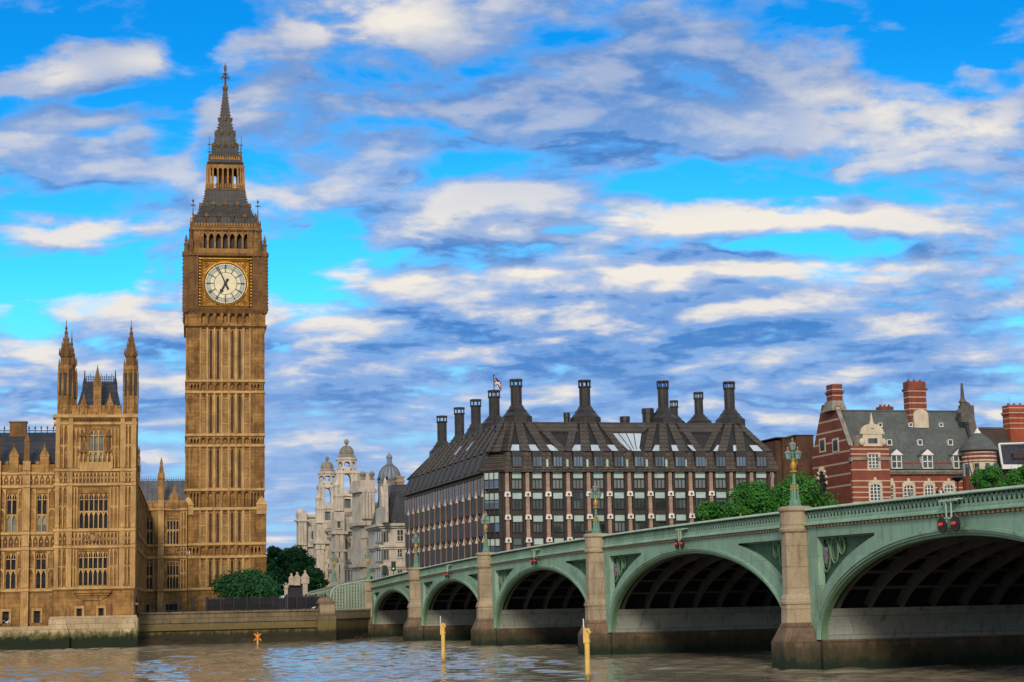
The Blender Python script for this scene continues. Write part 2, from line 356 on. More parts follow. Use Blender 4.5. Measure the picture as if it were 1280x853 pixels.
# ------------------------------------------------------------------ river and ground
def make_water():
    m = bpy.data.materials.new('river_water'); m.use_nodes = True
    q = NT(m.node_tree); b = q.n['Principled BSDF']
    gp = q.new('ShaderNodeNewGeometry').outputs['Position']
    c = q.mix(q.sstep(q.noise(gp, .03, 4), .35, .65), (.245, .21, .145), (.20, .175, .125))
    q.set(b.inputs['Base Color'], c); b.inputs['Roughness'].default_value = .06; b.inputs['IOR'].default_value = 1.33
    hgt = q.noise(q.vscale(gp, (1.3, .8, 1)), 1.0, 3, .55, .3)
    bn = q.new('ShaderNodeBump'); bn.inputs['Strength'].default_value = .5; bn.inputs['Distance'].default_value = .05
    q.set(bn.inputs['Height'], hgt); q.l.new(bn.outputs[0], b.inputs['Normal'])
    return m
import numpy as np
def river():
    rs = np.random.RandomState(4)
    X0, X1, Y0, Y1 = -95.0, 100.0, 70.0, 262.0
    nx, ny = 520, 500
    xs = np.linspace(X0, X1, nx); ys = np.linspace(Y0, Y1, ny)
    gx_, gy_ = np.meshgrid(xs, ys); hh = np.zeros_like(gx_); env = np.zeros_like(gx_)
    for _ in range(7):
        a = rs.uniform(0, 6.28); L = rs.uniform(25, 80); env += np.sin((gx_ * np.cos(a) + gy_ * np.sin(a)) * 6.28 / L + rs.uniform(0, 6.28))
    env = np.clip(.85 + .16 * env, .45, 1.4)
    for _ in range(80):
        a = rs.normal(1.45, .55); L = 1.0 * 3.4 ** rs.uniform(0, 1); hh += .012 * L ** .85 * .42 * np.sin((gx_ * np.cos(a) + gy_ * np.sin(a)) * 6.28 / L + rs.uniform(0, 6.28))
    edge = np.minimum.reduce([np.clip((gx_ - X0) / 6, 0, 1), np.clip((X1 - gx_) / 6, 0, 1), np.clip((gy_ - Y0) / 6, 0, 1), np.clip((Y1 - gy_) / 6, 0, 1)])
    hh *= env * edge * .88
    v_ = [(float(x), float(y), WATER + float(z)) for x, y, z in zip(gx_.ravel(), gy_.ravel(), hh.ravel())]
    f_ = [(j * nx + i, j * nx + i + 1, (j + 1) * nx + i + 1, (j + 1) * nx + i) for j in range(ny - 1) for i in range(nx - 1)]
    w = MB(); w.v = v_; w.f = f_
    O = 1200
    for a, b, c, d in ((-O, O, -80, Y0), (-O, O, Y1, O), (-O, X0, Y0, Y1), (X1, O, Y0, Y1)): w.quad((a, c, WATER), (b, c, WATER), (b, d, WATER), (a, d, WATER))
    return w
tag(river().build('river_water', make_water(), None, True), kind='structure')

A0 = pt(461, 783, 251); rv = ray(25.4, 765)
BYAW = math.atan2(-rv.y, -rv.x)
PY = R_(10.0)                                   # the palace front is turned ten degrees from the picture plane
PO = pt(167, 775, 215)
cp, sp = math.cos(PY), math.sin(PY)
E0 = (PO.x + .4 * cp - 7 * sp, PO.y + .4 * sp + 7 * cp)
Q0 = E0                         # the embankment wall starts behind the corner of the palace
Q1 = pt(408, 765, 231); QA = Vector((A0.x, A0.y, 0))
LAWN = mat('lawn_and_paving', (.05, .075, .025), (.09, .085, .06), scale=.1, rough=.95)
gnd = MB()
far = 4000
pl_ = (E0[0] - 400 * cp, E0[1] - 400 * sp)
poly = [pl_, (E0[0] - .3, E0[1] + .8), (Q1.x, Q1.y + 1), (QA.x + .5, QA.y + 1), (QA.x + 26 * .966, QA.y + 26 * .258 + 1), (QA.x + 300, QA.y + 82), (3000, 1000), (3000, far), (-3000, far), (-3000, pl_[1])]
gnd.add([(x, y, GROUND) for x, y in poly], [tuple(range(len(poly)))])
tag(gnd.build('ground', LAWN), kind='structure')

# ------------------------------------------------------------------ the bridge
GREEN = mat('pale_green_bridge_paint', (.265, .43, .32), (.22, .37, .27), (.10, .17, .105), .5, .75, .6, .35, bump=.15, grain=.1, blocks=(2.3, 1.7, (.66, .70, .66), .018))
GREEN_D = mat('green_moulding_paint', (.125, .235, .13), (.10, .19, .105), (.04, .09, .06), .4, .4, .55, .4)
GREEN_L = mat('light_green_coping_paint', (.42, .55, .42), (.35, .46, .35), (.2, .25, .19), .5, .5, .5, .4)
SOFFIT = mat('grey_soffit_plates', (.30, .325, .285), (.24, .265, .235), (.05, .06, .055), .3, .6, .7, bump=.15, blocks=(3.2, 1.1, (.6, .6, .6), .03))
RIB = mat('grey_rib_paint', (.072, .072, .066), (.05, .05, .046), rough=.75)
UNDER = mat('dark_deck_underside', (.018, .019, .02), (.012, .012, .013), rough=.9)  # near-black under the deck, in the pier cores and behind the dentils
GRANITE = mat('brown_granite', (.40, .32, .215), (.305, .24, .16), (.15, .09, .05), .5, .75, .75, bump=.4, bscale=5, grain=.18, blocks=(40, 1.25, (.6, .52, .45), .025), spotscale=2.2)
GRANITE_D = mat('weed_stained_granite', (.20, .13, .085), (.135, .09, .06), (.33, .23, .15), .8, .5, .8, bump=.5, grain=.2, blocks=(2.2, .9, (.5, .45, .4), .04),
                tide=[(1.75, .5, (.05, .042, .022)), (.85, .35, (.008, .020, .010))])
TAN = mat('stone_dentils', (.34, .25, .14), (.26, .19, .11), rough=.8)
CREST = mat('painted_shield', (.24, .23, .26), (.09, .07, .13), (.3, .06, .05), 3.0, .5, .5)

GREEN_S = mat('shaded_recess_green', (.05, .115, .068), (.033, .08, .05), (.015, .03, .025), .8, .6, .7)  # bridge green darkened: recess shade is put into the colour
BW = 26.0
B = Frame('road_bridge', 'long pale green iron arch bridge on granite piers crossing the river', 'bridge', (A0.x, A0.y, 0), BYAW)
def btop(s): return 9.76 - 1.37e-4 * (s - 124.2) ** 2
SPANS = [(4.1, 30.55, 6.15), (35.45, 64.75, 6.92), (69.65, 101.75, 7.42), (106.65, 141.85, 7.70), (146.75, 178.9, 7.42)]
PIERS = [1.65, 33.0, 67.2, 104.2, 144.3, 181.4]
ZS = 2.0

def ell(s, c, a, b, o=0.0):
    x = (s - c) / (a + o)
    return ZS - .05 + (b + o * .92) * math.sqrt(max(0.0, 1 - x * x))

def span(i, s0, s1, zc):
    c, a, b = (s0 + s1) / 2, (s1 - s0) / 2, zc - ZS
    N = 96
    ss = [s0 - 2.2 + (s1 - s0 + 4.4) * (1 - math.cos(math.pi * k / N)) / 2 for k in range(N + 1)]
    face = MB(); back = MB(); pan = (MB(), MB())
    plo, phi = s0 - .55, s1 + .55                       # the recessed panels stand clear of the piers
    def cut(s):                                          # sunk spandrel panel at s: (z0, z1) or None
        if not plo < s < phi: return None
        z0 = ell(s, c, a, b, 1.35) if abs(s - c) < a + 1.35 else ZS + .5
        z1 = btop(s) - 1.19 - .55
        return (max(z0, ZS + 1.2), z1) if z1 - max(z0, ZS + 1.2) > .12 else None
    for p, q in zip(ss, ss[1:]):
        m_ = (p + q) / 2
        lo = lambda s: ell(s, c, a, b, .42) if abs(s - c) < a + .42 else ZS - .05
        up = lambda s: btop(s) - 1.15
        ct_ = cut(m_)
        if not ct_:
            face.quad((p, 0, lo(p)), (q, 0, lo(q)), (q, 0, up(q)), (p, 0, up(p)))
        else:
            def lim(s):
                r_ = cut(s); return r_ or (((ell(s, c, a, b, 1.35) + up(s) - .55) / 2,) * 2 if plo < s < phi else ct_)
            lp, lq = lim(p), lim(q)
            face.quad((p, 0, lo(p)), (q, 0, lo(q)), (q, 0, lq[0]), (p, 0, lp[0]))
            face.quad((p, 0, lp[1]), (q, 0, lq[1]), (q, 0, up(q)), (p, 0, up(p)))
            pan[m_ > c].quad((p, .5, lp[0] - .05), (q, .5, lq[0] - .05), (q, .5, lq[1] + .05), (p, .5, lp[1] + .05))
            face.quad((p, 0, lp[1]), (q, 0, lq[1]), (q, .5, lq[1]), (p, .5, lp[1]))
            face.quad((p, 0, lp[0]), (q, 0, lq[0]), (q, .5, lq[0]), (p, .5, lp[0]))
        back.quad((p, BW, lo(p)), (q, BW, lo(q)), (q, BW, up(q)), (p, BW, up(p)))
    for e in (plo, phi):                                 # ends of the panels
        lo_ = ZS + 1.2
        face.quad((e, 0, lo_), (e, .32, lo_), (e, .32, btop(e) - 1.74), (e, 0, btop(e) - 1.74))
    S = face.build('arch_span', GREEN, B.o)
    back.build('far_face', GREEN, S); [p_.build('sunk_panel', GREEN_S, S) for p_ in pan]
    # stepped moulding round the arch
    for j, (o0, o1, y0) in enumerate([(.0, .16, -.02), (.16, .30, -.12), (.30, .46, -.20)]):
        mb = MB(); K = 64
        P_ = []
        for k in range(K + 1):
            an = math.pi * k / K
            P_.append([(c - (a + o) * math.cos(an), ZS - .05 + (b + o * .92) * math.sin(an)) for o in (o0, o1)])
        for (i0, i1), (j0, j1) in zip(P_, P_[1:]):
            mb.quad((i0[0], y0, i0[1]), (j0[0], y0, j0[1]), (j1[0], y0, j1[1]), (i1[0], y0, i1[1]))
            mb.quad((i0[0], y0, i0[1]), (j0[0], y0, j0[1]), (j0[0], .35, j0[1]), (i0[0], .35, i0[1]))
            mb.quad((i1[0], y0, i1[1]), (j1[0], y0, j1[1]), (j1[0], .05, j1[1]), (i1[0], .05, i1[1]))
        mb.build('arch_moulding', (GREEN_D, GREEN, GREEN)[j], S)
    # plated lower part of the vault, ribs, cross bars
    zsk = ZS + 1.75
    mb = MB(); sk = []
    a_i = math.asin(min(.9, (zsk - ZS + .05) / b))
    for sg in (-1, 1):
        L = [(c + sg * a * math.cos(an), ZS - .05 + b * math.sin(an)) for an in [a_i * k / 8 for k in range(9)]]
        mb = MB()
        for (p, zp), (q, zq) in zip(L, L[1:]):
            mb.quad((p, .3, zp), (q, .3, zq), (q, BW - .3, zq), (p, BW - .3, zp))
        mb.build('vault_plating', SOFFIT, S)
    for r_ in range(13):
        y = .55 + r_ * (BW - 1.4) / 12
        mb = MB(); K = 40; P_ = []
        for k in range(K + 1):
            an = a_i + (math.pi - 2 * a_i) * k / K
            P_.append((c - a * math.cos(an), ZS - .05 + b * math.sin(an), c - (a + .75) * math.cos(an), ZS - .05 + (b + .75) * math.sin(an)))
        for p, q in zip(P_, P_[1:]):
            mb.add([(p[0], y, p[1]), (q[0], y, q[1]), (q[0], y + .24, q[1]), (p[0], y + .24, p[1]), (p[2], y, p[3]), (q[2], y, q[3]), (q[2], y + .24, q[3]), (p[2], y + .24, p[3])],
                   [(0, 1, 2, 3), (0, 4, 5, 1), (3, 2, 6, 7)])
        mb.build('arch_rib', RIB, S)
    mb = MB()
    for k in range(1, 13):
        an = a_i + (math.pi - 2 * a_i) * k / 13
        x, z = c - (a + .3) * math.cos(an), ZS - .05 + (b + .3) * math.sin(an)
        mb.box(x - .09, x + .09, .5, BW - .5, z, z + .16)
    mb.build('cross_bracing', RIB, S)
    # cast tracery: three shrinking rings in each spandrel and a shield
    for sg in (-1, 1):
        mb = MB(); sh = MB()
        e = c + sg * (a + .55)
        x = e - sg * .12; k = 0
        while k < 3:
            def room(w_):
                xc = x - sg * w_; z1 = btop(xc) - 1.74 - .06; z0 = max(ZS + 1.3, max(ell(xc - w_ * .7, c, a, b, 1.4), ell(xc + w_ * .7, c, a, b, 1.4)) + .06)
                return z0, z1
            w_ = .60 if k == 0 else w_ * .8
            z0, z1 = room(w_)
            z0 = z1 - min(z1 - z0, (2.0, 1.5, 1.0)[k])
            if z1 - z0 < .35: break
            xc = x - sg * w_; zc_ = (z0 + z1) / 2; hz = (z1 - z0) / 2
            R = [(xc + w_ * math.cos(q), .38, zc_ + hz * math.sin(q)) for q in [2 * math.pi * n / 20 for n in range(21)]]
            mb.path(R, .055, 5)
            R = [(xc + w_ * .72 * math.cos(q), .44, zc_ + hz * .72 * math.sin(q)) for q in [2 * math.pi * n / 14 for n in range(15)]]
            mb.path(R, .028, 4)
            if k == 0:
                sh.prism([(xc - w_ * .34, zc_ + hz * .45), (xc + w_ * .34, zc_ + hz * .45), (xc + w_ * .34, zc_ - hz * .1), (xc, zc_ - hz * .55), (xc - w_ * .42, zc_ - hz * .1)], .3, .46)
            x -= sg * (2 * w_ + .14); k += 1
        zt = btop(e) - 1.74 - .04
        mb.tube((e - sg * .06, .42, ZS + 2.3), (e - sg * .06, .42, zt), .05); 
        mb.tube((e, .42, zt), (e - sg * a * .5, .42, btop(e - sg * a * .5) - 1.78), .05)
        mb.build('spandrel_tracery', GREEN_D, S); sh.build('painted_shield', CREST, S)
    # cornice, dentils and pierced parapet of this span
    p0, p1 = s0 - 2.2, s1 + 2.2
    def sweep(name, prof, m_, yoff=0, flip=False, n=24):
        q_ = MB(); S_ = [p0 + (p1 - p0) * k / n for k in range(n + 1)]
        for s_, e_ in zip(S_, S_[1:]):
            for (ya, za), (yb, zb) in zip(prof, prof[1:]):
                if flip: ya, yb = BW - ya, BW - yb
                q_.quad((s_, ya, btop(s_) + za), (e_, ya, btop(e_) + za), (e_, yb, btop(e_) + zb), (s_, yb, btop(s_) + zb))
        return q_.build(name, m_, S)
    sweep('coping', [(-.20, -.15), (-.22, -.10), (-.16, 0), (.2, .0), (.25, -.1), (.22, -.17)], GREEN_L)
    sweep('tracery_dark_back', [(.10, -.2), (.10, -.66)], GREEN_S)  # solid dark backing, painted shade for the piercings
    sweep('parapet', [(-.06, -.62), (-.06, -.82), (-.2, -.94), (-.22, -1.02), (-.10, -1.03)], GREEN)
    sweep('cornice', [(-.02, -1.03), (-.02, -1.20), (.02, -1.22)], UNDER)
    sweep('coping', [(-.20, -.15), (-.16, 0), (.2, .0), (.22, -.17)], GREEN_L, flip=True)
    sweep('far_parapet', [(-.04, -.1), (-.1, -1.25)], GREEN, flip=True)
    sweep('far_parapet', [(.12, -.1), (.12, -1.25)], GREEN, flip=True)
    sweep('inner_parapet', [(.2, -.1), (.2, -1.25)], GREEN)
    fr = MB(); de = MB()
    n = int((p1 - p0) / .46)
    for k in range(n):
        s_ = p0 + (p1 - p0) * (k + .5) / n; z = btop(s_); h = (p1 - p0) / n / 2
        fr.prism([(s_ - h, z - .23), (s_ - h + .07, z - .23), (s_ + .03, z - .62), (s_ - .05, z - .62)], -.03, .04)
        fr.prism([(s_ + h - .07, z - .23), (s_ + h, z - .23), (s_ + .05, z - .62), (s_ - .03, z - .62)], -.025, .04)
        fr.prism([(s_ - .05, z - .30), (s_ + .05, z - .30), (s_ + .05, z - .44), (s_, z - .5), (s_ - .05, z - .44)], -.02, .04)
        fr.box(s_ - .035, s_ + .035, -.085, -.05, z - .75, z - .69)
        de.box(s_ - h * .55, s_ + h * .45, -.14, .0, z - 1.19, z - 1.05)
    fr.build('parapet_tracery', GREEN, S); de.build('dentil_course', TAN, S)
for i, a_ in enumerate(SPANS): span(i, *a_)
dk = MB(); n = 60
for k in range(n):
    s_, e_ = -3 + 187 * k / n, -3 + 187 * (k + 1) / n
    dk.add([(s_, .15, btop(s_) - 1.1), (e_, .15, btop(e_) - 1.1), (e_, BW - .15, btop(e_) - 1.1), (s_, BW - .15, btop(s_) - 1.1),
            (s_, .15, btop(s_) - 1.45), (e_, .15, btop(e_) - 1.45), (e_, BW - .15, btop(e_) - 1.45), (s_, BW - .15, btop(s_) - 1.45)], [(0, 1, 2, 3), (4, 5, 6, 7)])
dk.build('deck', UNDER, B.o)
def octo(cx, cy, r, rot=math.pi / 8): return [(cx + r * math.cos(rot + k * math.pi / 4), cy + r * math.sin(rot + k * math.pi / 4)) for k in range(8)]
for i, sc_ in enumerate(PIERS):
    zt = btop(sc_)
    pb = MB()
    pb.column([(sc_ - 2.45, .02), (sc_ + 2.45, .02), (sc_ + 2.45, BW - .02), (sc_ - 2.45, BW - .02)], -3, ZS - .03)
    P = pb.build('pier', GRANITE_D, B.o)
    nose = [(sc_ - 2.1, 0), (sc_ - 1.65, -1.35), (sc_ - 1.0, -1.8), (sc_ + 1.0, -1.8), (sc_ + 1.65, -1.35), (sc_ + 2.1, 0)]
    small = [(sc_ - 1.05, 0), (sc_ - 1.05, -.75), (sc_ - .45, -1.32), (sc_ + .45, -1.32), (sc_ + 1.05, -.75), (sc_ + 1.05, 0)]
    q = MB(); q.column(nose, -3, 1.78); q.column(nose, 1.78, 2.95, small); q.build('cutwater', GRANITE_D, P)
    cy = -.32
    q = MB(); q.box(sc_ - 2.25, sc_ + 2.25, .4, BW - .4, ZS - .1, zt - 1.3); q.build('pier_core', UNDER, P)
    q = MB(); q.column(octo(sc_, cy, 1.10), 2.5, 4.05, octo(sc_, cy, 1.06)); q.build('lower_shaft', GRANITE, P)
    q = MB(); q.lathe(sc_, cy, [(1.14, 4.05), (1.16, 4.2), (1.08, 4.27), (1.08, 4.38), (1.02, 4.5), (.94, 4.62)], 8, math.pi / 8); q.build('shaft_band', GRANITE, P)
    q = MB(); q.column(octo(sc_, cy, .94), 4.5, zt - 1.4, octo(sc_, cy, .90)); q.build('upper_shaft', GRANITE, P)
    q = MB(); q.lathe(sc_, cy, [(.90, zt - 1.42), (1.0, zt - 1.34), (1.04, zt - 1.2), (.95, zt - 1.1), (.94, zt - .2), (1.06, zt - .08), (1.06, zt + .08), (.9, zt + .16)], 16, 0)
    q.build('pier_cap', GRANITE, P)
    q = MB(); q.box(sc_ - 2.3, sc_ - .9, -.02, .4, ZS - .05, zt - 1.16); q.box(sc_ + .9, sc_ + 2.3, -.02, .4, ZS - .05, zt - 1.16); q.build('pier_jamb', GREEN, P)

# ------------------------------------------------------------------ lamps on the piers
LGREEN = mat('lamp_green_paint', (.13, .27, .18), (.09, .20, .13), rough=.45, spec=.5)
LGLASS = glass('lamp_glass', (.10, .22, .20), (.22, .34, .33), .1, .7, .2)
LCAP = mat('lamp_cap_metal', (.26, .27, .28), (.16, .17, .17), rough=.4, metal=.3)
LGOLD = mat('lamp_gilding', (.50, .30, .06), (.34, .19, .035), rough=.4, spec=.5, metal=.4)
def lantern(o, x, z, r):
    q = MB(); q.lathe(x, 0, [(r * .55, z - r * 1.5), (r, z)], 6); L = q.build('lantern', LGLASS, o)
    q = MB()
    for k in range(6):
        a_ = math.pi / 6 + k * math.pi / 3
        q.tube((x + r * .57 * math.cos(a_), r * .57 * math.sin(a_), z - r * 1.5), (x + r * 1.02 * math.cos(a_), r * 1.02 * math.sin(a_), z), .018, n=4)
    q.lathe(x, 0, [(r * .2, z - r * 1.85), (r * .62, z - r * 1.5), (r * .5, z - r * 1.45)], 6)
    q.build('lantern_frame', LGREEN, L)
    q = MB(); q.lathe(x, 0, [(r * 1.15, z), (r * 1.15, z + .06), (r * .7, z + r * .5), (r * .3, z + r * .7), (r * .12, z + r * .85)], 6); q.build('lantern_cap', LCAP, L)
    q = MB(); q.lathe(x, 0, [(.05, z + r * .8), (.09, z + r * 1.0), (.03, z + r * 1.15), (.07, z + r * 1.3), (.01, z + r * 1.8)], 6); q.build('lantern_finial', LGOLD, L)
def bridge_lamp():
    o = thing('bridge_lamp', 'green', 'lamp')
    q = MB(); q.lathe(0, 0, [(.50, 0), (.50, .10), (.42, .14), (.40, .42), (.34, .46)], 8); q.lathe(0, 0, [(.15, .4), (.13, 1.4), (.16, 1.5), (.11, 1.6), (.10, 2.25)], 8)
    for k in range(4):
        a_ = math.pi / 4 + k * math.pi / 2; q.tube((.3 * math.cos(a_), .3 * math.sin(a_), .4), (.27 * math.cos(a_), .27 * math.sin(a_), 1.15), .075, .06, 6)
    q.build('lamp_post', LGREEN, o)
    q = MB()
    for k in range(4):
        a_ = math.pi / 4 + k * math.pi / 2; x, y = .27 * math.cos(a_), .27 * math.sin(a_)
        q.lathe(x, y, [(.10, 1.13), (.10, 1.19), (.05, 1.22), (.06, 1.32), (.01, 1.5)], 6)
    q.lathe(0, 0, [(.22, 2.22), (.28, 2.27), (.28, 2.33), (.2, 2.36)], 8)
    q.lathe(0, 0, [(.12, 2.36), (.2, 2.55), (.22, 2.75), (.12, 2.95), (.15, 3.05), (.08, 3.12)], 7); q.tube((.12, -.05, 2.6), (.26, -.08, 2.85), .05, .03, 5); q.tube((.26, -.08, 2.85), (.2, -.08, 3.02), .035, .02, 5)
    q.tube((-.12, -.05, 2.75), (-.2, -.1, 2.5), .05, .04, 5)
    q.build('gilded_ornament', LGOLD, o)
    q = MB(); q.tube((-.34, 0, 3.12), (.34, 0, 3.12), .04); q.tube((0, 0, 2.4), (0, 0, 3.6), .07); q.build('lamp_arm', LGREEN, o)
    lantern(o, -.34, 3.50, .25); lantern(o, .34, 3.50, .25); lantern(o, 0, 4.06, .24)
    return o
lamp0 = bridge_lamp()
LL = ['green triple lantern lamp with gilded ornament on the abutment pier beside the pale lattice screen', 'green triple lantern lamp on the second granite pier, before the dark office block',
      'green triple lantern lamp standing below the bronze corner of the dark office block', 'green triple lantern lamp with a pigeon beside it on its pier',
      'biggest green triple lantern lamp, in front of the brown brick block and tree']
for i, s_ in enumerate(PIERS[:5]):
    o = lamp0 if i == 0 else copy_tree(lamp0)
    v_ = B.o.matrix_basis @ Vector((s_, -.32, btop(s_) + .14)) if False else Vector((A0.x + s_ * math.cos(BYAW) + .32 * math.sin(BYAW), A0.y + s_ * math.sin(BYAW) - .32 * math.cos(BYAW), btop(s_) + .14))
    o.location = v_; o.rotation_euler = (0, 0, R_(12) if i < 4 else R_(4)); tag(o, LL[i], 'lamp', 'lamps on the bridge piers')
    o.scale = (.86, .86, .93)
def bpos(s, y, z): return Vector((A0.x + s * math.cos(BYAW) - y * math.sin(BYAW), A0.y + s * math.sin(BYAW) + y * math.cos(BYAW), z))

# navigation lights hung over the middle of each arch
RED = mat('red_signal_lens', (.75, .06, .04), rough=.3, emit=((1, .07, .04), .15))
def nav():
    o = thing('navigation_light', 'x', 'signal light')
    q = MB(); q.box(-.9, .9, -.5, -.42, -.12, -.04); q.box(-.9, .9, -.5, -.1, -.05, .0); q.box(-.9, .9, -.5, -.42, -.98, -.9); q.box(-.3, -.24, -.48, -.42, -1.15, 0); q.box(.24, .3, -.48, -.42, -1.15, 0); q.box(-.36, .36, -.5, -.4, -1.0, -.92)
    q.build('bracket', GREEN_L, o)
    for x in (-.68, .68):
        q = MB()
        L = [(x + .46 * math.cos(a_), -1.28 + .42 * math.sin(a_)) for a_ in [2 * math.pi * k / 16 for k in range(16)]]
        q.prism(L, -.52, -.44); lb = q.build('target_board', BLACK, o)
        q = MB(); q.prism([(x + .13 * math.cos(a_), -1.24 + .085 * math.sin(a_)) for a_ in [2 * math.pi * k / 12 for k in range(12)]], -.66, -.52); q.build('red_lens', RED, lb)
    return o
n0 = nav()
NL = ['pair of red navigation lights above the smallest arch, by the white stone corner house', 'pair of red navigation lights over the second arch from the embankment', 'pair of red navigation lights over the arch between the second and third piers', 'pair of red navigation lights over the wide middle arch',
      'largest pair of red navigation lights, on black oval boards below the brick house']
for i, (s0, s1, zc) in enumerate(SPANS):
    if i == 0: continue
    o = n0 if i == 1 else copy_tree(n0)
    s_ = (s0 + s1) / 2 + (.8 if i == 4 else 0)
    o.location = bpos(s_, 0, btop(s_) - .35); o.rotation_euler = (0, 0, BYAW)
    o.scale = (1, 1, 1) if i == 4 else (.8, 1, .85); tag(o, NL[i], 'signal light', 'navigation lights over the arches')
# ------------------------------------------------------------------ clock tower
hw_px = 1.0
T0 = pt(281, 765, 275)
HALF = 5.72                                   # half width of the shaft
T = Frame('clock_tower', 'tall honey stone clock tower with white dial and dark pointed spire', 'clock tower',
          (T0.x - HALF * math.sin(PY), T0.y + HALF * math.cos(PY), GROUND), PY)
cur_h = HALF
def tz(y, h=None): return T.Z(281, y, -(cur_h if h is None else h))
MP = (T.U(330, 500, -HALF) - T.U(232, 500, -HALF)) / 98.0     # metres per photo pixel on the front
HS = 47.8 * MP
def ring(q, h, z0, z1, h1=None):              # a square collar round the tower
    q.column([(-h, -h), (h, -h), (h, h), (-h, h)], z0, z1, None if h1 is None else [(-h1, -h1), (h1, -h1), (h1, h1), (-h1, h1)])
core = MB(); ring(core, HS - .55, 0, tz(325)); core.build('tower_core', STONE_D, T.o)
BAY = 63 * MP / 7; CX = 31.5 * MP
def stage(ya, yb, name, half, low=False):
    """one storey of the shaft: corner buttresses with blind panels, seven bays, four of them slit windows"""
    z0, z1 = tz(yb), tz(ya); q = MB(); sl = []
    h = half
    for sg in (-1, 1):                         # corner piers
        a, b = sorted((sg * CX, sg * h))
        q.wall(a, b, z0, z1, -h)
        n = 4
        for k in range(n + 1):
            x = a + (b - a) * k / n; q.box(max(a, x - .09), min(b, x + .09), -h - (.2 if k in (0, n) else .13), -h + .02, z0, z1)
            if k < n: q.box(x + (b - a) / n * .5 - .045, x + (b - a) / n * .5 + .045, -h - .07, -h + .02, z0, z1)
        zz = z0
        while zz < z1 - 1.0:
            zz += 1.75
            for k in range(n):
                x = a + (b - a) * (k + .5) / n
                q.box(x - .2, x + .2, -h - .06, -h + .02, zz - .16, zz - .02)
    sw = .16; opens = []
    for k in range(7):
        x = -CX + BAY * (k + .5)
        if k in (1, 2, 4, 5): opens.append((x - sw, x + sw, z0 + .25, z1 - .45))
    q.wall(-CX, CX, z0, z1, -h + .12, opens, .3)
    for o in opens:
        q.arch(o[0], o[1], o[3] - .35, o[3], -h + .12, -h + .3)
    rb = MB()
    for k in range(8):
        x = -CX + BAY * k; rb.box(x - .11, x + .11, -h - .2, -h + .14, z0, z1)
        if k < 7 and k not in (1, 2, 4, 5):
            for d in (-.36, -.18, 0, .18, .36): rb.box(x + BAY / 2 + d - .04, x + BAY / 2 + d + .04, -h - .04, -h + .14, z0, z1 - (.2 if abs(d) > .3 else 1.1))
            for zc in (z0 + (z1 - z0) * .25, z0 + (z1 - z0) * .52, z1 - 1.0): rb.box(x + .12, x + BAY - .12, -h - .03, -h + .14, zc, zc + .12)
            zc = z0 + (z1 - z0) * .32
            for d in (-.16, .16): q.box(x + BAY / 2 + d - .12, x + BAY / 2 + d + .12, -h + .0, -h + .14, zc, zc + .3)
        elif k < 7:
            for d in (-.40, -.27, .27, .40): rb.box(x + BAY / 2 + d - .035, x + BAY / 2 + d + .035, -h - .04, -h + .14, z0, z1 - .3)
            q.box(x + BAY / 2 - .42, x + BAY / 2 + .42, -h - .1, -h + .14, z0 + .02, z0 + .3)
    q.rot4(); s_ = q.build(name, STONE, T.o); rb.rot4(); rb.build('stone_ribs', STONE_L, s_)
    g_ = MB()
    for o in opens:
        if o[3] - o[2] > 2: g_.quad((o[0], -h + .40, o[2]), (o[1], -h + .40, o[2]), (o[1], -h + .40, o[3]), (o[0], -h + .40, o[3]))
    g_.rot4(); g_.build('slit_window_glazing', BLACK, s_)
    for o in opens[:]:
        if o[3] - o[2] > 2:
            m_ = MB(); x = (o[0] + o[1]) / 2; m_.box(x - .03, x + .03, -h + .3, -h + .39, o[2], o[3])
            zc = (o[2] + o[3]) / 2; m_.box(o[0], o[1], -h + .3, -h + .39, zc - .08, zc + .08); m_.build('slit_mullion', STONE_D, s_)
def niche_band(ya, yb, half):
    z0, z1 = tz(yb), tz(ya); q = MB(); h = half; op = []
    n = 7
    for k in range(7):
        x = -CX + BAY * (k + .5); op.append((x - .38, x + .38, z0 + .25, z1 - .25))
    for sg in (-1, 1):
        a, b = sorted((sg * CX, sg * h))
        for k in range(4):
            x = a + (b - a) * (k + .5) / 4; op.append((x - .15, x + .15, z0 + .3, z1 - .35))
    q.wall(-h, h, z0, z1, -h, op, .35)
    for o in op: q.arch(o[0], o[1], o[3] - .35, o[3], -h, -h + .2, 3)
    for o in op[:7]: q.quad((o[0], -h + .34, o[2]), (o[1], -h + .34, o[2]), (o[1], -h + .34, o[3]), (o[0], -h + .34, o[3])); q.box(o[0] + .3, o[1] - .3, -h + .1, -h + .35, o[2], o[3] - .4)
    for k in range(8):
        x = -CX + BAY * k; q.box(x - .13, x + .13, -h - .2, -h + .02, z0, z1)
    q.rot4(); q.build('niche_band', STONE, T.o)
def course(y, half, d=.28, hgt=.34, m_=None):
    z = tz(y); q = MB(); ring(q, half + .02, z - hgt * .9, z - hgt * .4, half + d); ring(q, half + d, z - hgt * .4, z + hgt * .25, half + d); ring(q, half + d, z + hgt * .25, z + hgt * .7, half + .05)
    q.build('string_course', m_ or STONE_L, T.o)
HL = 49.6 * MP
stage(409, 476, 'shaft_storey', HS); stage(491, 543.5, 'shaft_storey', HS); stage(558, 612, 'shaft_storey', HS)
stage(637, 680, 'shaft_storey', HL); stage(697, 736, 'shaft_storey', HL)
niche_band(477, 490, HS); niche_band(545, 557, HS); niche_band(613, 636, HS); niche_band(681, 696, HL)
for y in (476.5, 490.5, 544, 557.5, 612.5): course(y, HS)
for y in (636.5, 680.5, 696.5, 736): course(y, HL)
q = MB(); ring(q, HL + .35, -.5, tz(757)); ring(q, HL + .35, tz(757), tz(755), HL + .05); ring(q, HL + .05, tz(755), tz(737)); q.build('base_storey', STONE, T.o)
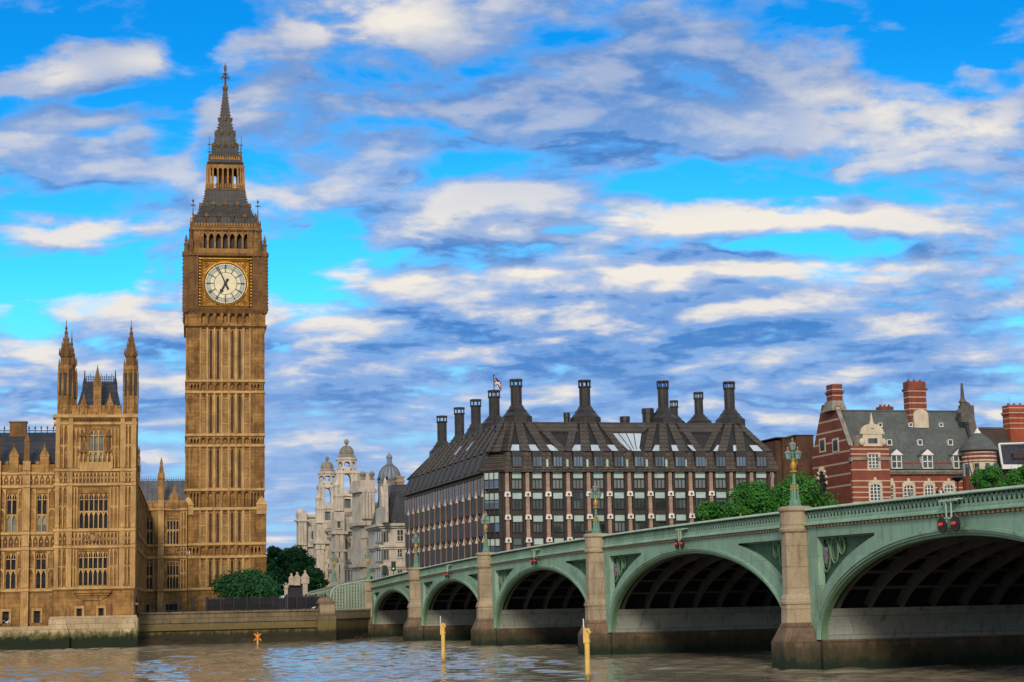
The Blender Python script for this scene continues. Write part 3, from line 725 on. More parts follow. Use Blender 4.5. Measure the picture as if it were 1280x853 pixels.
# crocketed gablets at the lower corners
for sg in (-1, 1):
    for (sx, sy) in ((sg, -1), (sg, 1)):
        q = MB(); x, y = sx * (HL - .5), sy * (HL - .5); z = tz(640)
        q.box(x - .75, x + .75, y - .75, y + .75, z - .4, z + 1.0); q.pyramid(x - .85, x + .85, y - .85, y + .85, z + 1.0, z + 2.6); q.tube((x, y, z + 2.4), (x, y, z + 3.4), .09, .04)
        q.build('corner_gablet', STONE_L, T.o)

# corbelled arcade under the dial
h1 = 49.3 * MP; HC = 51.3 * MP
q = MB(); z0, z1 = tz(408), tz(389)
ring(q, HS + .1, tz(410.5), z0, h1 + .35); ring(q, h1 + .35, z0, tz(406.5))
op = [(-CX + BAY * (k + .5) - .38, -CX + BAY * (k + .5) + .38, tz(404), tz(391.5)) for k in range(7)]
q2 = MB(); q2.wall(-h1, h1, z0, z1, -h1, op, .6)
for o in op: q2.arch(o[0], o[1], o[3] - .5, o[3], -h1, -h1 + .3); q2.quad((o[0], -h1 + .55, o[2]), (o[1], -h1 + .55, o[2]), (o[1], -h1 + .55, o[3]), (o[0], -h1 + .55, o[3]))
for k in range(8):
    x = -CX + BAY * k; q2.box(x - .1, x + .1, -h1 - .15, -h1 + .02, z0, z1)
for sg in (-1, 1):
    for k in range(5):
        a, b = sorted((sg * CX, sg * h1)); x = a + (b - a) * k / 4; q2.box(x - .08, x + .08, -h1 - .12, -h1 + .02, z0 + .3, z1)
q2.rot4(); q.add(q2.v, q2.f); q.build('corbel_arcade', STONE, T.o)
# clock storey
cur_h = HC
z0, z1 = tz(389), tz(318)
q = MB(); ring(q, h1 + .1, z0 - .35, z0 + .35, HC + .2); ring(q, HC + .2, z0 + .35, z0 + .55)
dc_y = 354.5; zc = tz(dc_y); R = 26.6 * MP
fh = 29.2 * MP
w2 = MB(); w2.wall(-HC, HC, z0, z1, -HC, [(-fh - .55, fh + .55, zc - fh - .35, zc + fh + .65)], .5)
for sg in (-1, 1):
    a, b = sorted((sg * (fh + .75), sg * HC))
    for k in range(4):
        x = a + (b - a) * k / 3; w2.box(x - .1, x + .1, -HC - .16, -HC + .02, z0, z1)
    for f_ in (.3, .62):
        zz = z0 + (z1 - z0) * f_
        for k in range(3):
            x = a + (b - a) * (k + .5) / 3; w2.box(x - .2, x + .2, -HC - .08, -HC + .02, zz - .2, zz + .22); w2.box(x - .2, x + .2, -HC - .08, -HC + .02, zz + .4, zz + .75)
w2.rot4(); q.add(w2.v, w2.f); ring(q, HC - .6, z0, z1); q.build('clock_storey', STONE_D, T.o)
for k_ in range(4):                            # crocketed corner shafts
    c_, s_ = ((1, 0), (0, 1), (-1, 0), (0, -1))[k_]
    x, y = (HC - .2) * (c_ - s_), (HC - .2) * (s_ + c_)
    q = MB(); q.lathe(x, y, [(.42, z0 - .3), (.62, z0 + .4), (.5, z0 + .5), (.5, z1 - .5), (.66, z1 - .3), (.66, z1 + .2), (.34, z1 + .5), (.30, z1 + 1.3), (.44, z1 + 1.4), (.2, z1 + 1.9), (.28, z1 + 2.1), (.04, z1 + 3.0)], 8)
    for zz in [z0 + .6 + .55 * n for n in range(int((z1 - z0) / .55))]: q.box(x - .56, x + .56, y - .1, y + .1, zz, zz + .22); q.box(x - .1, x + .1, y - .56, y + .56, zz, zz + .22)
    q.build('corner_pinnacle', STONE_D, T.o)
# dial with its gilded surround, on all four sides
def dial(k):
    rot = Matrix.Rotation(k * math.pi / 2, 4, 'Z')
    f = lambda x, y, z: rot @ Vector((x, y, z))
    yb = -HC
    q = MB(); q.prism([(-fh, zc - fh), (fh, zc - fh), (fh, zc + fh), (-fh, zc + fh)], yb + .18, yb + .3); D = q.xf(f).build('clock_dial', GOLD_D, T.o)
    ci = lambda r, y, n=72: [(r * math.cos(2 * math.pi * i / n), y, zc + r * math.sin(2 * math.pi * i / n)) for i in range(n + 1)]
    q = MB()
    for s1, s2 in (((-1, -1), (1, -1)), ((1, -1), (1, 1)), ((1, 1), (-1, 1)), ((-1, 1), (-1, -1))):
        q.tube((s1[0] * fh, yb + .14, zc + s1[1] * fh), (s2[0] * fh, yb + .14, zc + s2[1] * fh), .16, n=4)
    q.path(ci(R + .14, yb + .12), .17, 5)
    for sx in (-1, 1):
        for sz in (-1, 1):
            x, z = sx * (fh - .62), zc + sz * (fh - .62)
            q.path([(x + .3 * math.cos(a_), yb + .14, z + .3 * math.sin(a_)) for a_ in [2 * math.pi * i / 10 for i in range(11)]], .09, 4)
            q.ball((x, yb + .14, z), .14, 6, 4)
            for d in (.28, .75, 1.25):
                q.box(x - sx * d - .1, x - sx * d + .1, yb + .12, yb + .2, z + sz * .3 - .1, z + sz * .3 + .1); q.box(x + sx * .3 - .1, x + sx * .3 + .1, yb + .12, yb + .2, z - sz * d - .1, z - sz * d + .1)
    q.xf(f).build('dial_frame', GOLD, D)
    q = MB(); q.prism([(p[0], p[2]) for p in ci(R, 0)[:-1]], yb + .08, yb + .19); q.xf(f).build('dial_face', DIAL_R, D)
    q = MB()
    def annulus(r0, r1, y, a0=0, a1=2 * math.pi, n=60):
        for i in range(n):
            t0, t1 = a0 + (a1 - a0) * i / n, a0 + (a1 - a0) * (i + 1) / n
            q.quad(*[(r * math.sin(t), y, zc + r * math.cos(t)) for r, t in ((r0, t0), (r1, t0), (r1, t1), (r0, t1))])
    annulus(0.01, R * .52, yb + .066)
    for h_ in range(12): annulus(R * .555, R * .72, yb + .066, (h_ + .13) * math.pi / 6, (h_ + .87) * math.pi / 6, 8)
    for h_ in range(60): annulus(R * .90, R * .965, yb + .066, (h_ + .2) * math.pi / 30, (h_ + .8) * math.pi / 30, 2)
    q.xf(f).build('opal_panels', DIAL, D)
    q = MB()
    def bar(r0, r1, ang, w_, off=0.0, y=yb + .045, w1=None):
        s_, c_ = math.sin(ang), math.cos(ang); w1 = w_ if w1 is None else w1
        P_ = lambda r, o: (r * s_ + o * c_, zc + r * c_ - o * s_)
        q.prism([P_(r0, off - w_), P_(r1, off - w1), P_(r1, off + w1), P_(r0, off + w_)], y, y + .03)
    NUM = ['XII', 'I', 'II', 'III', 'IV', 'V', 'VI', 'VII', 'VIII', 'IX', 'X', 'XI']
    for h_ in range(12):
        ang = h_ * math.pi / 6
        bar(R * .52, R * .985, ang, .035)
        tx = NUM[h_]; wd = {'I': .10, 'V': .19, 'X': .19}; tot = sum(wd[c_] for c_ in tx); x = -tot / 2
        for c_ in tx:
            w_ = wd[c_]; xm = x + w_ / 2; s_, k__ = math.sin(ang), math.cos(ang)
            P_ = lambda r, o: (r * s_ + o * k__, zc + r * k__ - o * s_)
            def stroke(o0, o1, t_=.028): q.prism([P_(R * .745, o0 - t_), P_(R * .885, o1 - t_), P_(R * .885, o1 + t_), P_(R * .745, o0 + t_)], yb + .045, yb + .07)
            if c_ == 'I': stroke(xm, xm)
            if c_ == 'V': stroke(xm, xm - .075); stroke(xm, xm + .075, .018)
            if c_ == 'X': stroke(xm - .075, xm + .075); stroke(xm + .075, xm - .075, .018)
            x += w_
    q.path([(p[0], yb + .06, p[2]) for p in ci(R * .99, 0)], .06, 4)
    for r in (R * .535, R * .735, R * .895): q.path([(p[0], yb + .065, p[2]) for p in ci(r, 0)], .022, 3)
    q.xf(f).build('numerals', BLACK, D)
    q = MB(); bar(-.95, R * .93, R_(336), .13, 0, yb - .05, .06); bar(-1.0, -.4, R_(336), .17, 0, yb - .05, .14); q.xf(f).build('minute_hand', BLACK, D)
    q = MB(); bar(-.75, 1.15, R_(208), .15, 0, yb - .0, .15); bar(1.1, 1.35, R_(208), .3, 0, yb - .0, .26); bar(1.35, 1.78, R_(208), .24, 0, yb - .0, .02); bar(-.8, -.45, R_(208), .2, 0, yb, .2)
    q.prism([(.26 * math.cos(a_), zc + .26 * math.sin(a_)) for a_ in [2 * math.pi * i / 12 for i in range(12)]], yb - .08, yb + .05); q.xf(f).build('hour_hand', BLACK, D)
    q = MB()                                   # chain of small gilded bosses round the dial
    n = 17; e = fh + .36
    for i in range(n):
        p = -e + 2 * e * i / (n - 1)
        for sx in (-1, 1): q.lathe(sx * e, yb + .1, [(.12, zc + p - .12), (.16, zc + p), (.12, zc + p + .12)], 4)
    for i in range(15):
        p = -e + 2 * e * i / 14
        q.box(p - .12, p + .12, yb - .06, yb + .1, zc + fh + .72, zc + fh + .95)
    q.box(-e - .15, e + .15, yb - .12, yb + .2, zc - fh - .55, zc - fh - .36); q.box(-e - .15, e + .15, yb - .04, yb + .2, zc + fh + .3, zc + fh + .44)
    q.xf(f).build('gilded_border', GOLD, D)
for k in range(4): dial(k)
# gilded frieze, belfry openings
zf0, zf1 = tz(318), tz(312.5); hb = 41.2 * MP
cur_h = hb
q = MB(); ring(q, HC + .25, zf0 - .25, zf0 + .1); ring(q, HC + .25, zf0 + .1, zf0 + .35, HC - .3); q.build('clock_cornice', STONE_D, T.o)
q = MB()
for k in range(8):
    x = -fh - .2 + (2 * fh + .4) * k / 7
    q.prism([(x - .42, zf0 + .15), (x, zf0 + .75), (x + .42, zf0 + .15), (x, zf0 - .35)], -HC - .05, -HC + .3)
q.box(-fh - .6, fh + .6, -HC + .1, -HC + .5, zf0 - .3, zf0 + .9)
q.rot4().build('gilded_frieze', GOLD_D, T.o)
zb0, zb1 = tz(313), tz(289)
op = [(x * MP - .36, x * MP + .36, zb0 + .25, tz(292)) for x in [-27.3 + 8.85 * k + .6 for k in range(7)]]
q = MB(); q.wall(-hb, hb, zb0 - .9, zb1, -hb, op, .7)
for o in op:
    q.arch(o[0], o[1], o[3] - .55, o[3], -hb, -hb + .4)
    q.box(o[0] - .17, o[0] - .06, -hb - .16, -hb + .02, zb0, zb1); q.box(o[1] + .06, o[1] + .17, -hb - .16, -hb + .02, zb0, zb1)
for sg in (-1, 1):
    for d in (.35, .95, 1.5): q.box(sg * (hb - d) - .09, sg * (hb - d) + .09, -hb - .14, -hb + .02, zb0 - .8, zb1)
q.rot4().build('belfry', STONE, T.o)
q = MB(); ring(q, hb - 1.0, zb0 - .5, zb1); q.build('belfry_chamber', BLACK, T.o)
for k_ in range(4):
    c_, s_ = ((1, 0), (0, 1), (-1, 0), (0, -1))[k_]
    x, y = (hb + .35) * (c_ - s_), (hb + .35) * (s_ + c_)
    q = MB(); q.lathe(x, y, [(.42, zf0), (.42, zf0 + 2.2), (.3, zf0 + 2.5), (.24, zf0 + 3.6), (.34, zf0 + 3.8), (.1, zf0 + 4.5), (.16, zf0 + 4.7), (.03, zf0 + 5.6)], 6); q.tube((x, y, zf0 + 2), (x * .9, y * .9, zf0 + 3.0), .12)
    q.build('flying_pinnacle', STONE_D, T.o)
q = MB(); ring(q, hb + .05, tz(290), tz(288), hb + .28); ring(q, hb + .28, tz(288), tz(282.5), hb + .05); q.build('belfry_cornice', STONE_S, T.o)
q = MB()
for k in range(23):
    x = -hb + 2 * hb * k / 22; q.prism([(x - .15, tz(282.5)), (x + .15, tz(282.5)), (x + .15, tz(280.5)), (x, tz(278.5)), (x - .15, tz(280.5))], -hb - .18, -hb + .05)
q.box(-hb - .2, hb + .2, -hb - .25, -hb + .1, tz(287), tz(286)); q.box(-hb - .2, hb + .2, -hb - .22, -hb + .1, tz(284), tz(283))
q.rot4().build('gilded_cresting', GOLD_D, T.o)
# lower roof, with dormers
prof = [(40.6, 281), (37.5, 272), (33, 264), (29.2, 257), (27, 250), (25.4, 243), (24.8, 237)]
q = MB()
for (a, ya), (b, yb_) in zip(prof, prof[1:]): ring(q, a * MP, tz(ya, a * MP), tz(yb_, b * MP), b * MP)
q.build('lower_roof', IRON_ROOF, T.o)
def roof_half(y):
    for (a, ya), (b, yb_) in zip(prof, prof[1:]):
        if ya >= y >= yb_: return (a + (b - a) * (ya - y) / (ya - yb_)) * MP
for k_ in range(4):
    rm = Matrix.Rotation(k_ * math.pi / 2, 4, 'Z')
    for yy, xs in ((277, (-24.3, -8.8, 8.8, 24.3)), (262, (-15.5, 0, 15.5))):
        for x in xs:
            h_ = roof_half(yy); z = tz(yy, h_); x = x * MP
            q = MB(); q.box(x - .28, x + .28, -h_ - .12, -h_ + 1.2, z, z + .75); q.prism([(x - .4, z + .75), (x + .4, z + .75), (x, z + 1.4)], -h_ - .2, -h_ + 1.3)
            d_ = q.xf(lambda a, b, c: rm @ Vector((a, b, c))).build('dormer', STONE_S, T.o)
            q = MB(); q.box(x - .2, x + .2, -h_ - .16, -h_ - .1, z + .08, z + .7); q.xf(lambda a, b, c: rm @ Vector((a, b, c))).build('dormer_opening', BLACK, d_)
q = MB()
for k in range(14):
    yv = 279 + (240 - 279) * k / 13; h_ = roof_half(yv); zz = tz(yv, h_)
    for sx in (-1, 1):
        for sy in (-1, 1): q.ball((sx * (h_ + .06), sy * (h_ + .06), zz), .16, 5, 3)
q.build('roof_crockets', STONE_S, T.o)
for k_ in range(4):
    c_, s_ = ((1, 0), (0, 1), (-1, 0), (0, -1))[k_]
    x, y = (41.2 * MP) * (c_ - s_), (41.2 * MP) * (s_ + c_); z = tz(283)
    q = MB(); q.lathe(x, y, [(.3, z), (.3, z + .5), (.12, z + 1.0), (.09, z + 2.6)], 6); q.tube((x, y, z + 1), (x, y, tz(249)), .07, .05); q.box(x - .38, x + .38, y - .07, y + .07, tz(258), tz(256.7)); q.box(x - .07, x + .07, y - .38, y + .38, tz(258), tz(256.7)); q.ball((x, y, tz(252)), .2, 6, 4)
    q.build('roof_corner_finial', STONE_S, T.o)
# lantern with open arches
cur_h = hl = 23.4 * MP; zl0, zl1 = tz(237.5), tz(206)
q = MB(); ring(q, hl + .25, zl0 - .1, zl0 + .25)
for k in range(15):
    x = -hl + 2 * hl * k / 14
    for kk in range(4):
        pass
q.build('lantern_floor', STONE_S, T.o)
q = MB()
for k in range(17):
    x = -hl - .1 + 2 * (hl + .1) * k / 16; q.box(x - .07, x + .07, -hl - .22, -hl - .1, zl0 + .2, zl0 + .75); q.prism([(x - .14, zl0 + .75), (x + .14, zl0 + .75), (x, zl0 + 1.05)], -hl - .24, -hl - .08)
q.box(-hl - .2, hl + .2, -hl - .2, -hl - .1, zl0 + .5, zl0 + .62)
q.rot4().build('lantern_gallery', GOLD_D, T.o)
cols = [-23.2, -19.6, -16.0, -9.6, -3.2, 3.2, 9.6, 16.0, 19.6, 23.2]
for j, x in enumerate(cols):
    r_ = .2 if j in (0, 9) else .13
    
    for k_ in range(4):
        if k_ and j in (0, 9): continue
        rm = Matrix.Rotation(k_ * math.pi / 2, 4, 'Z'); q = MB(); q.box(x * MP - r_, x * MP + r_, -hl - .05, -hl + .3, zl0 + .2, zl1); q.xf(lambda a, b, c: rm @ Vector((a, b, c))).build('lantern_column', GOLD_D, T.o)
q = MB(); zt_ = tz(213.5)
for a, b in zip(cols, cols[1:]):
    if b - a > 3.7: q.arch(a * MP, b * MP, zt_, tz(210), -hl, -hl + .2, 4)
q.box(-hl, hl, -hl - .04, -hl + .25, tz(210), zl1)
for x in cols: q.box(x * MP - .05, x * MP + .05, -hl - .12, -hl, tz(213), zl1)
q.rot4().build('lantern_arcade', GOLD_D, T.o)
q = MB(); ring(q, hl * .42, zl0, zl1); q.build('lantern_core', STONE_S, T.o)
q = MB(); ring(q, hl - .1, zl1, tz(203), hl + .05); ring(q, hl - .35, tz(203), tz(198), 20.5 * MP); q.build('lantern_cornice', IRON_ROOF, T.o)
q = MB()
for k in range(15):
    x = (-20.5 + 41 * k / 14) * MP; q.prism([(x - .14, tz(199)), (x + .14, tz(199)), (x + .14, tz(196.5)), (x, tz(194)), (x - .14, tz(196.5))], -20.8 * MP, -20.0 * MP)
q.box(-20.6 * MP, 20.6 * MP, -20.9 * MP, -20 * MP, tz(198.8), tz(197.8))
q.rot4().build('gilded_cresting', GOLD_D, T.o)
# spire
sp_ = [(19.3, 196), (17.4, 191), (14.4, 181), (11.6, 169), (8.8, 158), (6.4, 147), (4.6, 136), (3.2, 126), (2.2, 117), (1.7, 113)]
q = MB()
for (a, ya), (b, yb_) in zip(sp_, sp_[1:]): ring(q, a * MP, tz(ya, a * MP), tz(yb_, b * MP), b * MP)
q.build('spire', IRON_ROOF, T.o)
q = MB()
def spire_half(y):
    for (a, ya), (b, yb_) in zip(sp_, sp_[1:]):
        if ya >= y >= yb_: return (a + (b - a) * (ya - y) / (ya - yb_)) * MP
for k in range(22):
    yv = 194 - 80 * k / 21; h_ = spire_half(yv) + .07
    for sx in (-1, 1):
        for sy in (-1, 1): q.ball((sx * h_, sy * h_, tz(yv, h_)), .17 - .003 * k, 5, 3)
q.build('spire_crockets', STONE_S, T.o)
for k_ in range(4):
    rm = Matrix.Rotation(k_ * math.pi / 2, 4, 'Z')
    for yy, xs in ((184, (-9.5, 0, 9.5)), (168, (-4.6, 4.6)), (151, (0,))):
        for x in xs:
            h_ = spire_half(yy); z = tz(yy, h_); x = x * MP
            q = MB(); q.box(x - .14, x + .14, -h_ - .22, -h_ + .5, z, z + .3); q.prism([(x - .22, z + .3), (x + .22, z + .3), (x, z + .75)], -h_ - .3, -h_ + .5)
            q.xf(lambda a, b, c: rm @ Vector((a, b, c))).build('spire_light', STONE_S, T.o)
    c_, s_ = ((1, 0), (0, 1), (-1, 0), (0, -1))[k_]
    x, y = 20.6 * MP * (c_ - s_), 20.6 * MP * (s_ + c_)
    q = MB(); q.tube((x, y, tz(204)), (x, y, tz(170)), .09, .045); q.box(x - .3, x + .3, y - .05, y + .05, tz(181), tz(180)); q.box(x - .05, x + .05, y - .3, y + .3, tz(181), tz(180)); q.box(x - .22, x + .22, y - .05, y + .05, tz(190), tz(189.2)); q.lathe(x, y, [(.22, tz(204)), (.2, tz(196)), (.08, tz(190))], 6)
    q.build('spire_corner_finial', STONE_S, T.o)
cur_h = 0.0
q = MB(); q.lathe(0, 0, [(.20, tz(114)), (.45, tz(112)), (.48, tz(109)), (.22, tz(107.5)), (.16, tz(98)), (.12, tz(90)), (.26, tz(86)), (.24, tz(83)), (.06, tz(81)), (.03, tz(78.5))], 8)
for k in range(8):
    a_ = k * math.pi / 4; c_, s_ = math.cos(a_), math.sin(a_)
    q.path([(.1 * c_, .1 * s_, tz(99)), (.45 * c_, .45 * s_, tz(95.5)), (.72 * c_, .72 * s_, tz(97.5)), (.66 * c_, .66 * s_, tz(99.5))], .055, 4)
    q.path([(.1 * c_, .1 * s_, tz(95)), (.3 * c_, .3 * s_, tz(92)), (.42 * c_, .42 * s_, tz(93.5))], .05, 4)
q.build('spire_finial', STONE_S, T.o)
# ------------------------------------------------------------------ palace: pavilion, left wing, return wall, recess
Pf = Frame('gothic_palace', 'honey stone gothic palace with twin turreted pavilion rising from the river wall', 'palace', (PO.x, PO.y, 0), PY)
po = Pf.o
def pu(x, y=680, dy=0): return Pf.U(x, y, dy)
def pz(y, x=90, dy=0): return Pf.Z(x, y, dy)
def gothic_window(u0, u1, z0, z1, y, lights, transoms, arched=True, glassm=None, lower=None, depth=.42):
    q = MB(); wdt = (u1 - u0) / lights
    for k in range(lights + 1):
        x = u0 + wdt * k; q.box(x - .055, x + .055, y + .12, y + .32, z0, z1)
    for z in transoms: q.box(u0, u1, y + .10, y + .33, z - .07, z + .09)
    tops = [z1] + list(transoms)
    for zt in tops:
        for k in range(lights):
            a, b = u0 + wdt * k + .05, u0 + wdt * (k + 1) - .05
            q.arch(a, b, zt - min(.55, wdt * .9) - (.07 if zt != z1 else 0), zt - (.07 if zt != z1 else 0), y + .14, y + .30, 3)
            if zt == z1 and z1 - z0 > 3: q.box((a + b) / 2 - .03, (a + b) / 2 + .03, y + .15, y + .3, z1 - .75, z1)
    if z1 - z0 > 3: q.box(u0, u1, y + .13, y + .31, z1 - .78, z1 - .70)
    w_ = q.build('window', STONE_L, po)
    g_ = MB(); g_.quad((u0, y + .36, z0), (u1, y + .36, z0), (u1, y + .36, z1), (u0, y + .36, z1)); g_.build('window_glass', glassm or GLASS_D, w_)
    if lower: g_ = MB(); g_.quad((u0, y + .345, z0), (u1, y + .345, z0), (u1, y + .345, lower), (u0, y + .345, lower)); g_.build('window_blind', GLASS_P, w_)
def p_course(ulist, y, z, d=.3, h=.34, side=None):
    q = MB()
    a, b = ulist
    q.add([(a, y - .02, z - h), (b, y - .02, z - h), (b, y - d, z - h * .4), (a, y - d, z - h * .4), (a, y - d, z + h * .2), (b, y - d, z + h * .2), (b, y - .02, z + h * .6), (a, y - .02, z + h * .6)],
          [(0, 1, 2, 3), (3, 2, 5, 4), (4, 5, 6, 7), (0, 3, 4, 7), (1, 2, 5, 6)])
    q.build('string_course', STONE_L, po)
def buttress(u, w_, y, z0, z1, d=.55, steps=(), name='buttress', m_=None):
    q = MB(); q.box(u - w_ / 2, u + w_ / 2, y - d, y + .1, z0, z1)
    for k in (-.5, -.17, .17, .5): q.box(u + w_ * k * .92 - .045, u + w_ * k * .92 + .045, y - d - .07, y - d + .02, z0, z1)
    for z in steps: q.box(u - w_ / 2 - .05, u + w_ / 2 + .05, y - d - .14, y, z - .14, z + .14); q.prism([(u - w_ * .5, z + .3), (u + w_ * .5, z + .3), (u, z + 1.0)], y - d - .14, y - d + .05)
    q.build(name, m_ or STONE_L, po)
def blind_panels(u0, u1, z0, z1, y, n, name='blind_panelling', head=True, m_=None):
    q = MB(); w_ = (u1 - u0) / n
    for k in range(n + 1): q.box(u0 + w_ * k - .06, u0 + w_ * k + .06, y - .2, y + .02, z0, z1)
    if z1 - z0 < 2.6:
        bk = MB(); bk.quad((u0, y - .012, z0), (u1, y - .012, z0), (u1, y - .012, z1), (u0, y - .012, z1)); bk.build('panel_ground', STONE_D, po)  # dark sheet behind the ribs paints the recess shade
        for k in range(n): q.lathe(u0 + w_ * (k + .5), y - .06, [(.02, z0 + (z1 - z0) * .32), (min(.24, w_ * .3), z0 + (z1 - z0) * .46), (.02, z0 + (z1 - z0) * .6)], 4)
    for k in range(n):
        a, b = u0 + w_ * k + .06, u0 + w_ * (k + 1) - .06
        if head: q.arch(a, b, z1 - min(.6, w_), z1, y - .12, y + .02, 3)
        zc = (z0 + z1) / 2
        if z1 - z0 > 2.5: q.arch(a, b, zc - min(.45, w_), zc + .08, y - .1, y + .02, 3); q.box(a, b, y - .1, y + .02, zc + .08, zc + .2)
    q.build(name, m_ or STONE_L, po)
uA, uB = pu(67.5), 0.0                       # pavilion from corner to corner
zb, zs1, zs2, zs3, zs4, zs5, zs6 = pz(775), pz(735.5), pz(684), pz(663), pz(606), pz(588), pz(522)
uc = pu(116); bw0, bw1 = pu(98.5), pu(134.5)
# river plinth
q = MB(); q.wall(uA - .45, uB + .45, -2, zb + .05, -.55)
q.add([(uB + .45, -.55, -2), (uB + .45, 9, -2), (uB + .45, 9, zb + .05), (uB + .45, -.55, zb + .05)], [(0, 1, 2, 3)])
q.add([(uA - .45, -.55, zb + .05), (uB + .45, -.55, zb + .05), (uB + .3, 0, zb + .4), (uA - .3, 0, zb + .4)], [(0, 1, 2, 3)])
for x in (uA + .9, uB - .55): q.column([(x - 1.0, -1.35), (x + 1.0, -1.35), (x + 1.0, -.5), (x - 1.0, -.5)], pz(794), pz(776), [(x - .55, -.75), (x + .55, -.75), (x + .55, -.5), (x - .55, -.5)]); q.box(x - 1.05, x + 1.05, -1.4, -.5, -2, pz(794))
q.build('river_plinth', PLINTH, po)
wl = uA - 42
q = MB(); q.wall(wl, uA - .4, -2, pz(782), -.15); q.wall(wl, uA - .4, -2, pz(795), -.5); q.quad((wl, -.5, pz(795)), (uA - .4, -.5, pz(795)), (uA - .4, -.15, pz(794)), (wl, -.15, pz(794)))
q.build('river_plinth', PLINTH, po)
# pavilion walls
op_mid = [(bw0, bw1, pz(662), pz(617))]; op_low = [(bw0, bw1, pz(732), pz(689.5))]
op_small = [(pu(97.5), pu(103), pz(775), pz(761)), (pu(124.5), pu(130), pz(775), pz(761))]
uw0, uw1 = pu(109), pu(128)
op_up = [(uw0, uw1, pz(576), pz(536))]
q = MB(); q.wall(uA, uB, zb, zs5, 0, op_mid + op_low + op_small, .5); q.wall(uA, uB, zs5, zs6 + .2, 0, op_up, .5)
q.arch(uw0, uw1, pz(546), pz(536), 0, .4, 5)
q.box(uA, uB, .6, 9.5, zb, zs6)
q.build('pavilion_wall', STONE, po)
gothic_window(bw0 + .55, bw1 - .55, pz(662), pz(617), 0, 4, [pz(640)], lower=None); gothic_window(bw0 + .55, bw1 - .55, pz(732), pz(689.5), 0, 4, [pz(712)])
for a, b in ((bw0, bw0 + .5), (bw1 - .5, bw1)):
    gothic_window(a, b, pz(662), pz(617), 0, 1, [pz(640)]); gothic_window(a, b, pz(732), pz(689.5), 0, 1, [pz(712)])
gothic_window(uw0, uw1, pz(576), pz(537), 0, 3, [pz(565)], glassm=GLASS_P)
for o in op_small:
    q = MB(); q.box(o[0] - .3, o[1] + .3, -.12, .05, o[3], o[3] + .28); q.box(o[0] - .3, o[0] - .1, -.1, .05, o[2], o[3]); q.box(o[1] + .1, o[1] + .3, -.1, .05, o[2], o[3]); w_ = q.build('basement_window', STONE_L, po)
    q = MB(); q.quad((o[0], .4, o[2]), (o[1], .4, o[2]), (o[1], .4, o[3]), (o[0], .4, o[3])); q.build('window_glass', GLASS_D, w_)
# corbelled foot of the bay
q = MB()
for k, (za, zb_, dd) in enumerate(((742, 739, .5), (745, 742, .36), (748, 745, .2))):
    q.box(pu(93 + k * 2.5), pu(139.5 - k * 2.5), -dd, .05, pz(za), pz(zb_))
q.prism([(pu(101), pz(748)), (pu(132), pz(748)), (pu(127), pz(751)), (pu(106), pz(751))], -.15, .05); q.build('bay_corbel', STONE, po)
for a, b, za, zb_, n in ((uA + 1.9, bw0 - .25, zs1 + .2, zs2 - .3, 2), (bw1 + .25, uB - 1.9, zs1 + .2, zs2 - .3, 2), (uA + 1.9, bw0 - .25, zs3 + .2, zs4 - .3, 2), (bw1 + .25, uB - 1.9, zs3 + .2, zs4 - .3, 2),
                         (uA + 1.9, uB - 1.9, zs2 + .2, zs3 - .3, 13), (uA + 1.9, uB - 1.9, zs4 + .2, zs5 - .3, 13)):
    blind_panels(a, b, za, zb_, 0, n)
blind_panels(uA + 1.9, uw0 - .5, zs5 + .3, zs6 - 1.3, 0, 3); blind_panels(uw1 + .5, uB - 1.9, zs5 + .3, zs6 - 1.3, 0, 3)
ARMS = mat('carved_arms_stone', (.36, .21, .085), (.2, .115, .05), (.08, .05, .02), 2.2, .7, .9, bump=1.0, bscale=5)
def arms(u, z, y):
    q = MB(); q.prism([(u - .32, z + .45), (u + .32, z + .45), (u + .32, z - .1), (u, z - .5), (u - .32, z - .1)], y - .2, y)
    q.ball((u, y - .1, z + .62), .2, 7, 4)
    for sg in (-1, 1):
        q.path([(u + sg * .4, y - .12, z - .5), (u + sg * .58, y - .14, z - .1), (u + sg * .5, y - .14, z + .25), (u + sg * .62, y - .14, z + .5)], .12, 5); q.path([(u + sg * .55, y - .12, z + .1), (u + sg * .95, y - .1, z + .3), (u + sg * 1.1, y - .1, z - .1)], .08, 4); q.tube((u + sg * .5, y - .12, z - .15), (u + sg * .95, y - .1, z - .5), .09, .06, 5)
    q.build('carved_arms', ARMS, po)
arms(uc, pz(673.5), -.16)
# balcony of canopied niches beneath the upper window
q = MB(); a, b = pu(97), pu(139)
q.box(a, b, -.35, .05, pz(587), pz(584)); q.box(a, b, -.32, -.18, pz(584), pz(578))
for k in range(8):
    x = a + (b - a) * k / 7; q.box(x - .09, x + .09, -.4, .02, pz(586), pz(574)); q.pyramid(x - .14, x + .14, -.45, -.17, pz(574), pz(570))
q.build('balcony', STONE_L, po)
for x in (101.5, 134.5):                      # statue niches beside the window
    u_ = pu(x); q = MB(); q.box(u_ - .38, u_ + .38, -.3, .02, pz(566), pz(563)); q.lathe(u_, -.18, [(.2, pz(563)), (.24, pz(556)), (.16, pz(551)), (.1, pz(549.5)), (.13, pz(548)), (.03, pz(546))], 7); q.prism([(u_ - .38, pz(546)), (u_ + .38, pz(546)), (u_ + .1, pz(540)), (u_, pz(536)), (u_ - .1, pz(540))], -.35, .02)
    q.build('statue_niche', STONE_D, po)
for z, d in ((zs1, .35), (zs2, .3), (zs3, .3), (zs4, .38), (zs5, .38)): p_course((uA - .1, uB + .1), 0, z, d)
p_course((uA - .2, uB + .2), 0, pz(529.5), .3); p_course((uA - .3, uB + .3), 0, pz(520.5), .5, .45)
blind_panels(uA + 1.6, uB - 1.6, pz(529), pz(522), 0, 16, 'cornice_frieze', m_=STONE_D)
